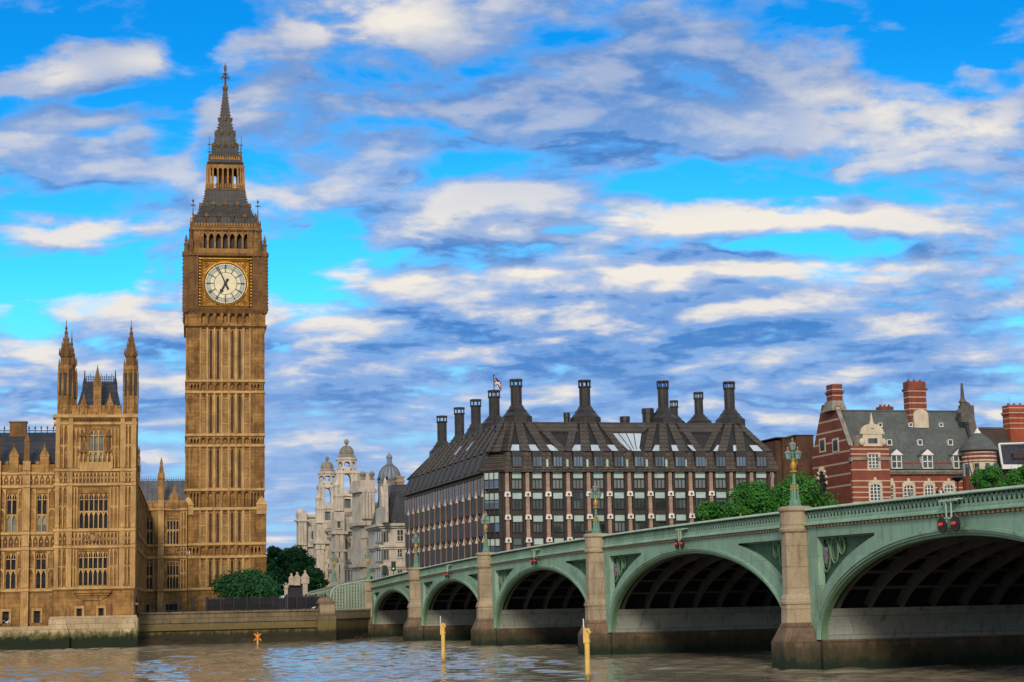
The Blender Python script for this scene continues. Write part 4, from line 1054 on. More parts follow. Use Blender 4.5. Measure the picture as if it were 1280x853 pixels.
# corner turrets: octagons from the string course up, crocketed cones
def turret(u, y, r, z0, z_par, z_body, z_cone, z_tip, name='turret'):
    q = MB(); q.lathe(u, y, [(r, z0), (r, z_par), (r * 1.12, z_par + .1), (r * 1.12, z_par + .5), (r * .97, z_par + .7), (r * .95, z_body - .6), (r * 1.1, z_body - .3), (r * 1.12, z_body), (r * .72, z_body + .25)], 8)
    for k in range(8):
        a_ = math.pi / 8 + k * math.pi / 4; x_, y_ = u + r * math.cos(a_), y + r * math.sin(a_)
        q.box(x_ - .09, x_ + .09, y_ - .09, y_ + .09, z0, z_body - .3)
    t_ = q.build(name, STONE, po)
    q = MB(); zm = z_body + (z_cone - z_body) * .45
    q.lathe(u, y, [(r * .78, z_body + .1), (r * .74, zm), (r * .9, zm + .12), (r * .86, zm + .3), (r * .5, z_cone), (r * .2, z_cone + (z_tip - z_cone) * .45), (r * .3, z_cone + (z_tip - z_cone) * .5), (r * .1, z_cone + (z_tip - z_cone) * .62), (r * .2, z_cone + (z_tip - z_cone) * .68), (.05, z_cone + (z_tip - z_cone) * .78), (.03, z_tip)], 8)
    for k in range(8):
        a_ = math.pi / 8 + k * math.pi / 4
        for j, (rr, zz) in enumerate(((r * .95, z_body), (r * .92, zm + .3), (r * .66, zm + (z_cone - zm) * .5), (r * .55, z_cone), (r * .4, z_cone + (z_tip - z_cone) * .2))):
            s_ = .16 - .02 * j; q.lathe(u + rr * math.cos(a_), y + rr * math.sin(a_), [(s_, zz), (s_ * .9, zz + .25), (.02, zz + .95 - .12 * j)], 4)
    q.build('turret_cap', STONE_D, t_)
    q = MB()
    for k in range(8):
        a_ = k * math.pi / 4; rr = r * .93
        for (za, zb_) in ((z_par + (z_body - z_par) * .42, z_body - .75), ):
            x_, y_ = u + rr * math.cos(a_), y + rr * math.sin(a_); q.box(x_ - .13, x_ + .13, y_ - .13, y_ + .13, za, zb_)
    q.build('turret_slits', BLACK, t_)
rt_ = pu(87.5) - pu(69); rt_ = abs(rt_) / 2
for (x, dy_) in ((78.5, .75), (161.3, .75)):
    turret(pu(x), dy_, rt_, zb if False else pz(606), pz(519), pz(458), pz(432), pz(399))
for (x, dy_) in ((89, 9.2), (165.5, 9.2)):
    uu = Pf.U(x, 480, dy_); turret(uu, dy_, rt_ * .82, pz(606), Pf.Z(x, 519, 9), Pf.Z(x, 470, 9), Pf.Z(x, 446, 9), Pf.Z(x, 414, 9))
for x in (69.7, 87, 152, 167):              # clustered shafts of the corner turrets below
    u_ = min(pu(x), -.12) if x > 160 else pu(x) + (.1 if x < 70 else 0)
    buttress(u_, .42, 0, zs1, pz(522), .3, (zs2, zs3, zs4, zs5), 'corner_shaft')
for (x0, x1) in ((69, 87), (152, 167)):
    for za, zb_ in ((zs1, zs2), (zs2, zs3), (zs3, zs4), (zs4, zs5), (zs5, pz(529))): blind_panels(pu(x0) + .3, pu(x1) - .3, za + .25, zb_ - .25, -.1, 2)
# parapet, gablet niches, steep roof
q = MB(); a, b = pu(88), pu(151)
q.wall(a, b, pz(520), pz(511), -.1)
for k in range(12):
    x = a + (b - a) * (k + .5) / 12; q.box(x - .2, x + .2, -.14, .12, pz(511), pz(507)); q.box(x - .08, x + .08, -.16, .1, pz(520), pz(511))
for x, w_, yt in ((102.5, .42, 491), (119.5, .45, 456), (135.5, .42, 490)):
    u_ = pu(x); yb_ = yt + (18 if w_ < .44 else 26); q.box(u_ - w_, u_ + w_, -.3, .3, pz(520), pz(yb_)); q.prism([(u_ - w_ - .08, pz(yb_)), (u_ + w_ + .08, pz(yb_)), (u_ + .12, pz(yt + 8)), (u_, pz(yt)), (u_ - .12, pz(yt + 8))], -.34, .3)
    q.lathe(u_, -.34, [(.18, pz(517)), (.2, pz(509)), (.1, pz(506)), (.13, pz(504)), (.02, pz(502))], 6)
q.build('parapet', STONE, po)
q = MB(); a, b = pu(93), pu(148); a1, b1 = pu(101), pu(140.5)
q.column([(a, 1.0), (b, 1.0), (b, 8.6), (a, 8.6)], pz(508), pz(473), [(a1, 3.6), (b1, 3.6), (b1, 6), (a1, 6)]); q.build('pavilion_roof', SLATE_D, po)
q = MB(); z = pz(473)
for k in range(18):
    x = a1 + (b1 - a1) * k / 17
    if abs(x - uc) > .3: q.tube((x, 3.7, z), (x, 3.7, z + .75 + (.25 if k % 3 == 0 else 0)), .035, n=4); q.ball((x, 3.7, z + .6), .09, 5, 3)
q.box(a1, b1, 3.66, 3.74, z + .3, z + .36); q.box(a1, b1, 3.66, 3.74, z + .05, z + .1); q.build('roof_cresting', IRON, po)
for x in (a1, b1):
    q = MB(); q.lathe(x, 3.6, [(.3, z - .9), (.25, z - .1), (.1, z + .5), (.05, z + 1.4)], 6); q.build('roof_finial', SLATE_D, po)
# left wing
yw = .75
wb, ws5 = pz(782), pz(590)
wins = [(pu(6.5), pu(19.5)), (pu(44.5), pu(57.5)), (pu(-31), pu(-18.5)), (pu(-69), pu(-56))]
ops = []
for a, b in wins:
    ops += [(a, b, pz(664.5), pz(616)), (a, b, pz(735), pz(690))]
sm = [(pu(4.5), pu(11.5), pz(778), pz(763)), (pu(43.5), pu(50.5), pz(778), pz(763)), (pu(-34), pu(-27), pz(778), pz(763))]
q = MB(); q.wall(wl, uA - .1, wb, ws5 + .3, yw, ops + sm, .5); q.box(wl, uA - .1, yw + .6, yw + 14, wb, ws5); q.build('wing_wall', STONE, po)
for a, b in wins:
    gothic_window(a, b, pz(664.5), pz(616), yw, 2, [pz(643)], lower=pz(644)); gothic_window(a, b, pz(735), pz(690), yw, 2, [pz(712)])
for o in sm:
    q = MB(); q.box(o[0] - .3, o[1] + .3, yw - .12, yw + .05, o[3], o[3] + .28); q.box(o[0] - .3, o[0] - .1, yw - .1, yw + .05, o[2], o[3]); q.box(o[1] + .1, o[1] + .3, yw - .1, yw + .05, o[2], o[3]); w_ = q.build('basement_window', STONE_L, po)
    q = MB(); q.quad((o[0], yw + .4, o[2]), (o[1], yw + .4, o[2]), (o[1], yw + .4, o[3]), (o[0], yw + .4, o[3])); q.build('window_glass', GLASS_D, w_)
wzs = dict(a=pz(737), b=pz(685.5), c=pz(666), d=pz(607.5), e=pz(591))
for z in wzs.values(): p_course((wl, uA - .05), yw, z, .3)
bx = [pu(x) for x in (31.5, -5.5, -43, -80)]
for u_ in bx:
    buttress(u_, .8, yw, wb, pz(576), .55, (wzs['a'], wzs['b'], wzs['c'], wzs['d'], wzs['e']))
    q = MB(); q.lathe(u_, yw - .25, [(.45, pz(576)), (.42, pz(553)), (.5, pz(551)), (.2, pz(545)), (.04, pz(540))], 4, math.pi / 4); q.build('wing_pinnacle', STONE_D, po)
for (a, b) in wins:
    for c_, d_ in ((a - 1.05, a - .15), (b + .15, b + 1.05)):
        blind_panels(c_, d_, wzs['a'] + .2, wzs['b'] - .3, yw, 1); blind_panels(c_, d_, wzs['c'] + .2, wzs['d'] - .3, yw, 1)
    blind_panels(a - 1.05, b + 1.05, wzs['b'] + .2, wzs['c'] - .3, yw, 5); blind_panels(a - 1.05, b + 1.05, wzs['d'] + .2, wzs['e'] - .25, yw, 5)
q = MB(); q.wall(wl, uA - .1, ws5, pz(580), yw - .1)
n = 36
for k in range(n):
    x = wl + (uA - .3 - wl) * (k + .5) / n; q.box(x - .2, x + .2, yw - .16, yw + .1, pz(580), pz(576))
for x in (15, 53.5, -22.5, -60):
    u_ = pu(x); q.box(u_ - .5, u_ + .5, yw - .3, yw + .2, ws5, pz(570)); q.prism([(u_ - .6, pz(570)), (u_ + .6, pz(570)), (u_ + .1, pz(559)), (u_, pz(552)), (u_ - .1, pz(559))], yw - .34, yw + .2)
q.build('wing_parapet', STONE, po)
zr0, zr1 = pz(578), Pf.Z(40, 541, 6.5)
q = MB(); q.prism([(0, 0), (1, 0), (1, 1)], 0, 1); q = MB()
q.add([(wl, yw + 1.0, zr0), (uA - .1, yw + 1.0, zr0), (uA - .1, 6.5, zr1), (wl, 6.5, zr1), (uA - .1, 13, zr0), (wl, 13, zr0)], [(0, 1, 2, 3), (3, 2, 4, 5), (1, 4, 2), (0, 3, 5)]); q.build('wing_roof', SLATE_D, po)
q = MB()
for k in range(60):
    x = wl + (uA - wl) * k / 59; q.tube((x, 6.5, zr1), (x, 6.5, zr1 + .85), .05, .03, 4); q.ball((x, 6.5, zr1 + .55), .13, 5, 3)
q.box(wl, uA, 6.46, 6.54, zr1 + .2, zr1 + .28); q.build('roof_cresting', IRON, po)
cu = Pf.U(23, 535, 6.5); q = MB(); q.box(cu - .95, cu + .95, 5.9, 7.1, zr1 - 1, Pf.Z(23, 529, 6.5)); q.box(cu - 1.05, cu + 1.05, 5.8, 7.2, Pf.Z(23, 529, 6.5), Pf.Z(23, 527.5, 6.5)); q.build('chimney', STONE_D, po)
# return wall running back to the recess
RD = 58.0
zr = {k: v_ for k, v_ in dict(a=zs1, b=zs2, c=zs3, d=zs4).items()}
q = MB(); q.box(-9, -.15, 9, RD + 12, GROUND - .3, pz(600)); q.build('return_wall', STONE, po)
q = MB()
for z in zr.values(): q.box(-.2, .18, 9.6, RD, z - .2, z + .2)
q.box(-.25, .3, 9.6, RD, pz(603), pz(600))
for k in range(24):
    y = 9.6 + (RD - 10) * k / 23; q.box(-.2, .12, y - .25, y + .25, GROUND, pz(600)); q.box(-.2, .1, y - .5, y + .5, pz(600), pz(597))
q.build('return_panelling', STONE, po)
uu, vv = Pf.side(176, 580, -.6)
turret(-.7, vv, .62, pz(606), Pf.Z(174, 600, vv), Pf.Z(174, 575, vv), Pf.Z(174, 562, vv), Pf.Z(174, 540, vv), 'rear_turret')
# recess block between the pavilion and the clock tower
ru0, ru1 = -.15, Pf.U(233.5, 700, RD); ry = RD
def rz(y, x=205): return Pf.Z(x, y, RD)
def rx(x): return Pf.U(x, 690, RD)
zr1_, zr2_, zr3_, zr4_ = rz(738), rz(697), rz(682), rz(637)
rw = [(rx(208.5), rx(223.5)), (rx(183), rx(190.5))]
ops = []
for a, b in rw: ops += [(a, b, rz(681), rz(645)), (a, b, rz(736.5), rz(701))]
ops += [(rx(207.5), rx(224), GROUND, rz(755.5)), (rx(183), rx(188), GROUND, rz(755.5))]
q = MB(); q.wall(ru0, ru1, GROUND - .3, zr4_, ry, ops, .5); q.box(ru0, ru1, ry + .6, ry + 14, GROUND, zr4_ - .2)
q.build('recess_wall', STONE_D if False else STONE, po)
for i, (a, b) in enumerate(rw):
    n = 4 if i == 0 else 2
    gothic_window(a, b, rz(681), rz(645), ry, n, [rz(663)]); gothic_window(a, b, rz(736.5), rz(701), ry, n, [rz(720)])
for o in ops[-2:]:
    q = MB(); q.box(o[0], o[1], ry + .3, ry + .4, o[2], o[3]); q.build('recess_door', GLASS_D, po)
for z in (zr1_, zr2_, zr3_, zr4_): p_course((ru0, ru1), ry, z, .3)
for a, b in ((rx(192), rx(196)), (rx(226), rx(233))):
    blind_panels(a, b, zr1_ + .2, zr2_ - .3, ry, 2); blind_panels(a, b, zr3_ + .2, zr4_ - .3, ry, 2); blind_panels(a, b, zr2_ + .2, zr3_ - .3, ry, 2)
arms(rx(216), rz(689.5), ry - .05)
u_ = rx(201); buttress(u_, .85, ry, GROUND, rz(625), .7, (zr1_, zr2_, zr3_, zr4_))
q = MB(); q.lathe(u_, ry - .3, [(.5, rz(625)), (.48, rz(600)), (.62, rz(598)), (.36, rz(588)), (.2, rz(581)), (.26, rz(579.5)), (.04, rz(572))], 8)
for k in range(8):
    a_ = math.pi / 8 + k * math.pi / 4; q.lathe(u_ + .52 * math.cos(a_), ry - .3 + .52 * math.sin(a_), [(.1, rz(600)), (.1, rz(597)), (.02, rz(592))], 4)
q.build('recess_pinnacle', STONE, po)
q = MB(); q.wall(ru0, ru1, zr4_, rz(629), ry - .1)
for k in range(14):
    x = ru0 + (ru1 - ru0) * (k + .5) / 14; q.box(x - .18, x + .18, ry - .16, ry + .1, rz(629), rz(626))
u_ = rx(217.5); q.box(u_ - .6, u_ + .6, ry - .3, ry + .2, zr4_, rz(622)); q.prism([(u_ - .75, rz(622)), (u_ + .75, rz(622)), (u_ + .12, rz(613)), (u_, rz(606)), (u_ - .12, rz(613))], ry - .34, ry + .2)
q.build('recess_parapet', STONE, po)
q = MB(); z0_, z1_ = rz(630), Pf.Z(205, 601, RD + 6)
q.add([(ru0 - 2, ry + 1, z0_), (ru1 + .5, ry + 1, z0_), (ru1 + .5, ry + 6, z1_), (ru0 - 2, ry + 6, z1_), (ru1 + .5, ry + 11, z0_), (ru0 - 2, ry + 11, z0_)], [(0, 1, 2, 3), (3, 2, 4, 5)])
for k in range(12):
    x = ru0 - 2 + (ru1 - ru0 + 2) * k / 11; q.add([(x - .06, ry + .95, z0_ + .1), (x + .06, ry + .95, z0_ + .1), (x + .06, ry + 5.95, z1_ + .1), (x - .06, ry + 5.95, z1_ + .1)], [(0, 1, 2, 3)])
q.build('recess_roof', LEAD, po)
q = MB()
for k in range(22):
    x = ru0 - 1 + (ru1 - ru0 + 1) * k / 21; q.tube((x, ry + 6, z1_), (x, ry + 6, z1_ + .6), .035, .02, 4)
q.box(ru0 - 1, ru1, ry + 5.96, ry + 6.04, z1_ + .15, z1_ + .2); q.build('roof_cresting', IRON, po)
# ------------------------------------------------------------------ dark bronze office block
GLASS_T = glass('office_glass_grey', (.09, .11, .115), (.16, .19, .19), .1, .6, 1.2)  # paler panes; reflections are put into the glass colour
BRONZE = mat('dark_bronze_cladding', (.035, .030, .028), (.024, .021, .020), (.06, .05, .04), .5, .5, .5, .4)
BRONZE_R = mat('bronze_roof_panels', (.088, .072, .056), (.062, .051, .041), (.03, .026, .022), .5, .6, .6, .3, bump=.2, blocks=(.95, .75, (.3, .28, .27), .07))
BRONZE_D = mat('bronze_roof_recess', (.022, .020, .019), (.015, .014, .013), rough=.6)
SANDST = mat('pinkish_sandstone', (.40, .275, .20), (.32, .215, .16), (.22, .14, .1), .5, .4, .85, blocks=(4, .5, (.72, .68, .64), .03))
SANDST_D = mat('shaded_side_sandstone', (.27, .17, .125), (.21, .13, .095), rough=.85)  # darker copy of the sandstone: shade of the left face in the colour
BRACKET_D = mat('shaded_stone_bracket', (.55, .5, .45), (.42, .38, .34), rough=.8)  # bracket stone darkened likewise for the shaded left face
BRACKET = mat('white_stone_bracket', (.72, .68, .62), (.6, .56, .5), rough=.7)
CHIM = mat('bronze_chimney_plates', (.036, .033, .032), (.024, .022, .022), (.06, .052, .045), .6, .5, .5, .4, blocks=(1.1, 1.3, (.45, .45, .45), .05))
KY = math.atan2(615, 2300)
K0 = pt(608, 590, 290)
K = Frame('dark_office_block', 'dark bronze office block with ribbed fan roof and a row of big black chimneys', 'office building', (K0.x, K0.y, GROUND), KY)
ko = K.o
ke = K.Z(800, 588)                           # eaves
KL = K.U(972, 600); KD = K.side(504.5, 620)[0]
kr = K.Z(800, 529.5, 9.0)                    # top of the roof slope, 9 m back
CH = 1.9                                     # cut corner
def kz(y, x=760): return K.Z(x, y)
q = MB(); q.column([(CH, .45), (KL, .45), (KL, KD), (.45, KD), (.45, CH)], 0, ke + .2); q.build('wall_frame', BRONZE, ko)
pil = [K.U(634 + 25.52 * i, 620) for i in range(14)]
pitch = pil[1] - pil[0]
fl = [kz(588), kz(617.8), kz(646.1), kz(674.4)]; fh_ = fl[1] - fl[2]
fl += [fl[3] - fh_ * k for k in (1, 2, 3)]
wcount = 0
def office_window(a, b, z0, z1, y, kind, dark=True, shade=BLIND):
    """dark frame with a pale blind in the upper light and a mullioned lower light"""
    zt = z1 - (z1 - z0) * .42
    q = MB(); q.box(a, b, y + .05, y + .35, z0 - .12, z0); q.box(a, b, y + .05, y + .35, z1, z1 + .1); q.box(a, b, y + .02, y + .3, zt - .09, zt + .09)
    for k in range(4):
        x = a + (b - a) * k / 3; q.box(x - .045, x + .045, y + .08, y + .3, z0, zt)
    for x in (a, b): q.box(x - .05, x + .05, y + .05, y + .35, z0, z1)
    w_ = q.build('window', BRONZE, ko)
    if kind:
        q = MB(); q.quad((a, y + .2, zt), (b, y + .2, zt), (b, y + .2, z1), (a, y + .2, z1)); q.build('upper_light', shade, w_)
        q = MB(); q.quad((a, y + .25, z0), (b, y + .25, z0), (b, y + .25, zt), (a, y + .25, zt)); q.build('lower_light', GLASS_T if z1 > ke - 1 or rng.random() < .15 else GLASS_O, w_)
    else:
        q = MB(); q.quad((a, y + .2, z0), (b, y + .2, z0), (b, y + .2, z1), (a, y + .2, z1)); q.build('upper_light', GLASS_O, w_)
rng = random.Random(3)
bays = [(a, b) for a, b in zip(pil, pil[1:])] + [(pil[-1], pil[-1] + pitch)]
for i, x in enumerate(pil):
    q = MB(); q.box(x - .29, x + .29, -.12, .6, 0, ke - .35); p_ = q.build('sandstone_pier', SANDST, ko)
    for j in (1, 2, 3, 4):
        z = fl[j]; q = MB(); q.prism([(x - .42, z + .42), (x + .42, z + .42), (x + .52, z - .35), (x - .52, z - .35)], -.3, -.1); b_ = q.build('bracket', BRACKET, p_)
        q = MB(); q.prism([(x + .17 * math.cos(t_), z + .17 * math.sin(t_)) for t_ in [2 * math.pi * k / 10 for k in range(10)]], -.42, -.28); q.build('bracket_pin', BLACK, b_)
    for sg in (-1, 1):
        q = MB(); q.box(x + sg * .62 - .1, x + sg * .62 + .1, .05, .5, 0, ke - .2); q.build('bronze_fin', BRONZE, ko)
for (a, b) in bays:
    if b > KL + .5: b = KL
    for j in range(4):
        zt = fl[j] - (.15 if j == 0 else -fh_ * .06); z1 = (ke - .25) if j == 0 else fl[j] + fh_ * .09
        office_window(a + .85, b - .85, z1 - fh_ * .72, z1, .04, rng.random() > .1 or j == 0)
q = MB()
for j in range(1, 5): q.box(CH, KL, .3, .5, fl[j] + fh_ * .1, fl[j] + fh_ * .34)
q.build('spandrel_rail', BRONZE, ko)
# cut corner bays (glass oriel)
q = MB()
for (x0, y0, x1, y1) in ((CH, .3, .3, CH), (CH + .15, -.12, CH + 1.2, -.12)):
    pass
ca, cb_ = (CH + .12, .1), (.1, CH + .12)
def corner_pane(z0, z1, m_, p_):
    q = MB(); q.quad((ca[0], ca[1], z0), (cb_[0], cb_[1], z0), (cb_[0], cb_[1], z1), (ca[0], ca[1], z1)); q.build('corner_pane', m_, p_)
for j in range(5):
    z1 = (ke - .25) if j == 0 else fl[j] + fh_ * .09; z0 = z1 - fh_ * .72
    q = MB()
    for k in range(4):
        x, y = ca[0] + (cb_[0] - ca[0]) * k / 3, ca[1] + (cb_[1] - ca[1]) * k / 3; q.box(x - .07, x + .07, y - .07, y + .07, z0 - 1, z1 + .2)
    for z in (z0, z0 + (z1 - z0) * .55, z1): q.tube((ca[0], ca[1], z), (cb_[0], cb_[1], z), .08, n=4)
    w_ = q.build('corner_window', BRONZE, ko); corner_pane(z0, z0 + (z1 - z0) * .55, GLASS_B, w_); corner_pane(z0 + (z1 - z0) * .55, z1, BLIND, w_)
    xa, xb = ca[0] + .1, pil[0] - .8
    if xb - xa > .5:
        q = MB(); q.quad((xa, .1, z0), (xb, .1, z0), (xb, .1, z1), (xa, .1, z1)); q.build('corner_pane', BLIND, w_)
# left face, seen very obliquely: narrow piers carrying stepped white brackets, two lights per bay
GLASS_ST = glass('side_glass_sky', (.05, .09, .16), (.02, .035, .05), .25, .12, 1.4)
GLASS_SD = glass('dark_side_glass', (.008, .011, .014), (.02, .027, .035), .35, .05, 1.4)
NB = 14; lp = KD / NB
nw = 56
many = MB()
for i in range(NB):
    y = CH + .4 + (KD - CH - .8) * i / NB; yn = y + (KD - CH - .8) / NB
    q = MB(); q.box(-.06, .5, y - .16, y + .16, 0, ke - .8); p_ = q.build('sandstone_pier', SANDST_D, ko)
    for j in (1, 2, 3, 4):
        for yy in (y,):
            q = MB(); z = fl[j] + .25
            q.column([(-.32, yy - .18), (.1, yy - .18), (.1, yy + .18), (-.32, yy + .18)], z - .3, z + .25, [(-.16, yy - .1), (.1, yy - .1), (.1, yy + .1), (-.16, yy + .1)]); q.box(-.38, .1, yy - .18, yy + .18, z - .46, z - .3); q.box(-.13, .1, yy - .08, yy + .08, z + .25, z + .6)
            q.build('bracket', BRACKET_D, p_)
    ym = (y + yn) / 2; q = MB(); q.box(.02, .5, ym - .16, ym + .16, 0, ke - .8); q.build('bronze_fin', BRONZE, ko)
    for j in range(4):
        z1 = (ke - 1.0) if j == 0 else fl[j] - .2 + fh_ * .09; z0 = z1 - fh_ * .78
        for (a, b) in ((y + .28, ym - .2), (ym + .2, yn - .28)):
            if b - a < .2: continue
            tgt = many if i >= 7 and j else MB()
            tgt.quad((.06, a, z0), (.06, b, z0), (.06, b, z1), (.06, a, z1)); tgt.box(.02, .2, a, b, (z0 + z1) / 2 - .06, (z0 + z1) / 2 + .06)
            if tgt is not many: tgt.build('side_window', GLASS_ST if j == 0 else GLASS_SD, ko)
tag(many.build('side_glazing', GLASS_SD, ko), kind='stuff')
# roof: drum band with dormers, then the ribbed slope up to a flat ridge
kb = K.Z(760, 566, 1.2)                       # top of the dormer band
o0, o1, o2 = -.35, 1.0, 9.0
oL = 5.4
def ringpoly(d): 
    c_ = max(CH - d * .41, .2) if d < 3 else .3
    return [(d + c_ + CH * .6, d), (KL - d * .5, d), (KL - d * .5, KD - d), (d, KD - d), (d, d + c_ + CH * .6)]
q = MB(); q.column(ringpoly(-.45), ke - .25, ke + .12, ringpoly(-.45)); q.column(ringpoly(-.3), ke + .12, kb, ringpoly(.9)); q.build('dormer_band', BRONZE_R, ko)
q = MB(); q.column(ringpoly(.9), kb, kr, [(oL, o2), (KL - 2.3, o2), (KL - 2.3, KD - o2), (oL, KD - o2), (oL, o2 + .02)]); q.build('roof_slope', BRONZE_D, ko)
def slope(x, t_, lift=.12, front=True):      # a point on the front slope; t_ 0 at the band, 1 at the ridge
    y = .9 + (o2 - .9) * t_; z = kb + (kr - kb) * t_
    nrm = Vector((0, -(kr - kb), o2 - .9)).normalized() * lift
    return (x, y + nrm.y, z + nrm.z)
def slope_l(y, t_, lift=.12):
    x = .9 + (oL - .9) * t_; z = kb + (kr - kb) * t_
    nrm = Vector((-(kr - kb), 0, oL - .9)).normalized() * lift
    return (x + nrm.x, y, z + nrm.z)
def strip(q, fn, a0, b0, a1, b1, t0, t1, lift=.3):
    P_ = [fn(a0, t0, lift), fn(b0, t0, lift), fn(b1, t1, lift), fn(a1, t1, lift)] + [fn(a0, t0, -.05), fn(b0, t0, -.05), fn(b1, t1, -.05), fn(a1, t1, -.05)]
    q.add(P_, [(0, 1, 2, 3), (0, 4, 5, 1), (1, 5, 6, 2), (3, 2, 6, 7), (0, 3, 7, 4)])
chx = [K.U(x, 515, o2 + 1.2) for x in (645, 731, 829, 912)]
groups = [(chx[0], [-1, 0, 1, 2, 3]), (chx[1], [3, 4, 5, 6]), (chx[2], [7, 8, 9, 10]), (chx[3], [10, 11, 12, 13])]
def pilx(i): return pil[0] + pitch * i
for cx_, ids in groups:
    for k, i in enumerate(ids):
        xb = pilx(i); n = len(ids); xt = cx_ + (k - (n - 1) / 2) * 1.55
        sh_ = 0 if 0 < k < n - 1 else 0
        q = MB(); wb_ = .80 if 0 < k < n - 1 else .6
        if i == -1: xb = CH + 1.2
        xb += .45 if k == 0 and i != -1 else (-.45 if k == n - 1 and i != 13 else 0)
        xt = max(xt, oL + .6 + .5 * k) if cx_ == chx[0] and k < 2 else xt
        if i == 13: xb = KL - 1.1; xt = min(xt, KL - 3.1)
        strip(q, slope, xb - wb_, xb + wb_, xt - .64, xt + .64, 0, .98); q.build('roof_rib', BRONZE_R, ko)
# plates closing the roof between the fans, skylight in the middle gap
for gi_ in range(3):
    a, b = chx[gi_], chx[gi_ + 1]; vx = pilx(groups[gi_][1][-1])
    q = MB()
    if gi_ == 1: strip(q, slope, pilx(6) - 1.2, pilx(7) + 1.6, a + 2.2, b - 2.2, .64, .99, .22)
    else: strip(q, slope, vx + (a - vx) * .62, vx + (b - vx) * .62, a + 2.4, b - 2.4, .66, .99, .22)
    q.build('roof_plate', BRONZE_R, ko)
    if gi_ == 1:
        q = MB(); sA, sB, sC, sD = pilx(6) + .75, pilx(7) - .75, pilx(6) - .75, pilx(7) + 1.25
        strip(q, slope, sA, sB, sC, sD, .07, .62, .16); sk_ = q.build('roof_skylight', SKYLT, ko)
        q = MB()
        for f_ in (.25, .5, .75):
            q.tube(slope(sA + (sB - sA) * f_, .07, .2), slope(sC + (sD - sC) * f_, .62, .2), .07, n=4)
        q.build('skylight_bars', BRONZE, sk_)
for (a, b) in bays:                          # dormers: upright light in the band and a sloping light over it
    if b > KL + .6: continue
    x0, x1 = a + 1.0, b - 1.0; za, zb_ = ke + (kb - ke) * .22, ke + (kb - ke) * .74
    q = MB(); q.box(x0 - .12, x1 + .12, -.32, 1.2, za - .15, za); q.box(x0 - .12, x1 + .12, -.32, 1.2, zb_, kb + .1); q.box(x0 - .12, x0, -.3, 1.2, za, zb_); q.box(x1, x1 + .12, -.3, 1.2, za, zb_)
    for k in (1, 2): q.box(x0 + (x1 - x0) * k / 3 - .04, x0 + (x1 - x0) * k / 3 + .04, -.3, -.2, za, zb_)
    d_ = q.build('roof_dormer', BRONZE, ko)
    q = MB(); q.quad((x0, -.22, za), (x1, -.22, za), (x1, -.22, zb_), (x0, -.22, zb_)); q.build('dormer_light', GLASS_B, d_)
    q = MB(); xs = (x0 + x1) / 2; lean = 0
    for cx_, ids in groups:
        if min(ids) - .1 <= (a - pil[0]) / pitch < max(ids) - .1: lean = (cx_ - xs) * .20
    P_ = [slope(x0 - .05, .02, .2), slope(x1 + .05, .02, .2), slope(x1 - .1 + lean, .22, .2), slope(x0 + .1 + lean, .22, .2)]; q.quad(*P_); q.build('sloping_light', SKYLT, d_)
# slot lights between the dormers
for i in range(14):
    if i in (0, 1): continue
    x = pilx(i); q = MB(); q.box(x - .17, x + .17, -.1, .9, ke + .35, ke + 1.75); q.build('slot_light', BLIND, ko)
# left slope ribs
yl = [CH + .4 + (KD - CH - .8) * i / NB for i in range(NB + 1)]
chl = [K.side(x, 540, o2 + .5)[0] for x in (618, 595, 574, 552.7)]
for i, y in enumerate(yl):
    q = MB(); yt = min(max(y * .9 + 4.5, o2 + .4), KD - o2 - .4)
    strip(q, slope_l, y - .85, y + .85, yt - .7, yt + .7, 0, .97); q.build('roof_rib', BRONZE_R if i % 2 == 0 else BRONZE_R, ko)
for i in range(NB):
    y = yl[i] + lp * .5; q = MB(); q.column([(-.34, y - 1.1), (.3, y - 1.1), (.3, y + 1.1), (-.34, y + 1.1)], ke + .3, kb - .1, [(.75, y - 1.1), (1.1, y - 1.1), (1.1, y + 1.1), (.75, y + 1.1)]); q.build('side_dormer', BRONZE_D, ko)
for y_ in (yl[4] + lp * .5, yl[6] + lp * .5):
    q = MB(); strip(q, slope_l, y_ - .7, y_ + .7, y_ - .6, y_ + .6, .35, .62, .3); q.build('roof_skylight', SKYLT, ko)
# hip rib at the corner
q = MB(); q.add([(CH * .9 + .9, .75, kb + .1), (.75, CH * .9 + .9, kb + .1), (oL - .2, o2 + .9, kr + .15), (oL + .9, o2 - .3, kr + .15)], [(0, 1, 2, 3)]); q.build('hip_rib', BRONZE_R, ko)
q = MB(); q.box(oL - .3, KL - 2.3 + .3, o2 - .3, KD - o2, kr - .1, kr + .12); q.build('roof_ridge', BRONZE, ko)
# chimneys
def chimney(cx, cy, zb_, z0, z1, r, flare=True, n=12):
    q = MB()
    if flare: q.lathe(cx, cy, [(r * 2.75, zb_), (r * 2.75, zb_ + (z0 - zb_) * .42), (r * 2.55, zb_ + (z0 - zb_) * .44), (r * 1.85, zb_ + (z0 - zb_) * .66), (r * 1.85, zb_ + (z0 - zb_) * .74), (r * 1.6, zb_ + (z0 - zb_) * .76), (r * 1.12, z0), (r * 1.0, z0 + .05)], 8)
    q.lathe(cx, cy, [(r, zb_ + .01), (r, z1 - 1.35), (r * 1.17, z1 - 1.3), (r * 1.17, z1 - 1.05), (r * .9, z1 - 1.04)], n)
    q.lathe(cx, cy, [(r * 1.17, z1 - .3), (r * 1.17, z1), (r * .8, z1 + .03)], n)
    for k in range(8):
        a_ = 2 * math.pi * k / 8 + .2; x, y = cx + r * 1.04 * math.cos(a_), cy + r * 1.04 * math.sin(a_); q.tube((x, y, z1 - 1.06), (x, y, z1 - .29), r * .12, n=5)
    q.build('chimney', CHIM, ko)
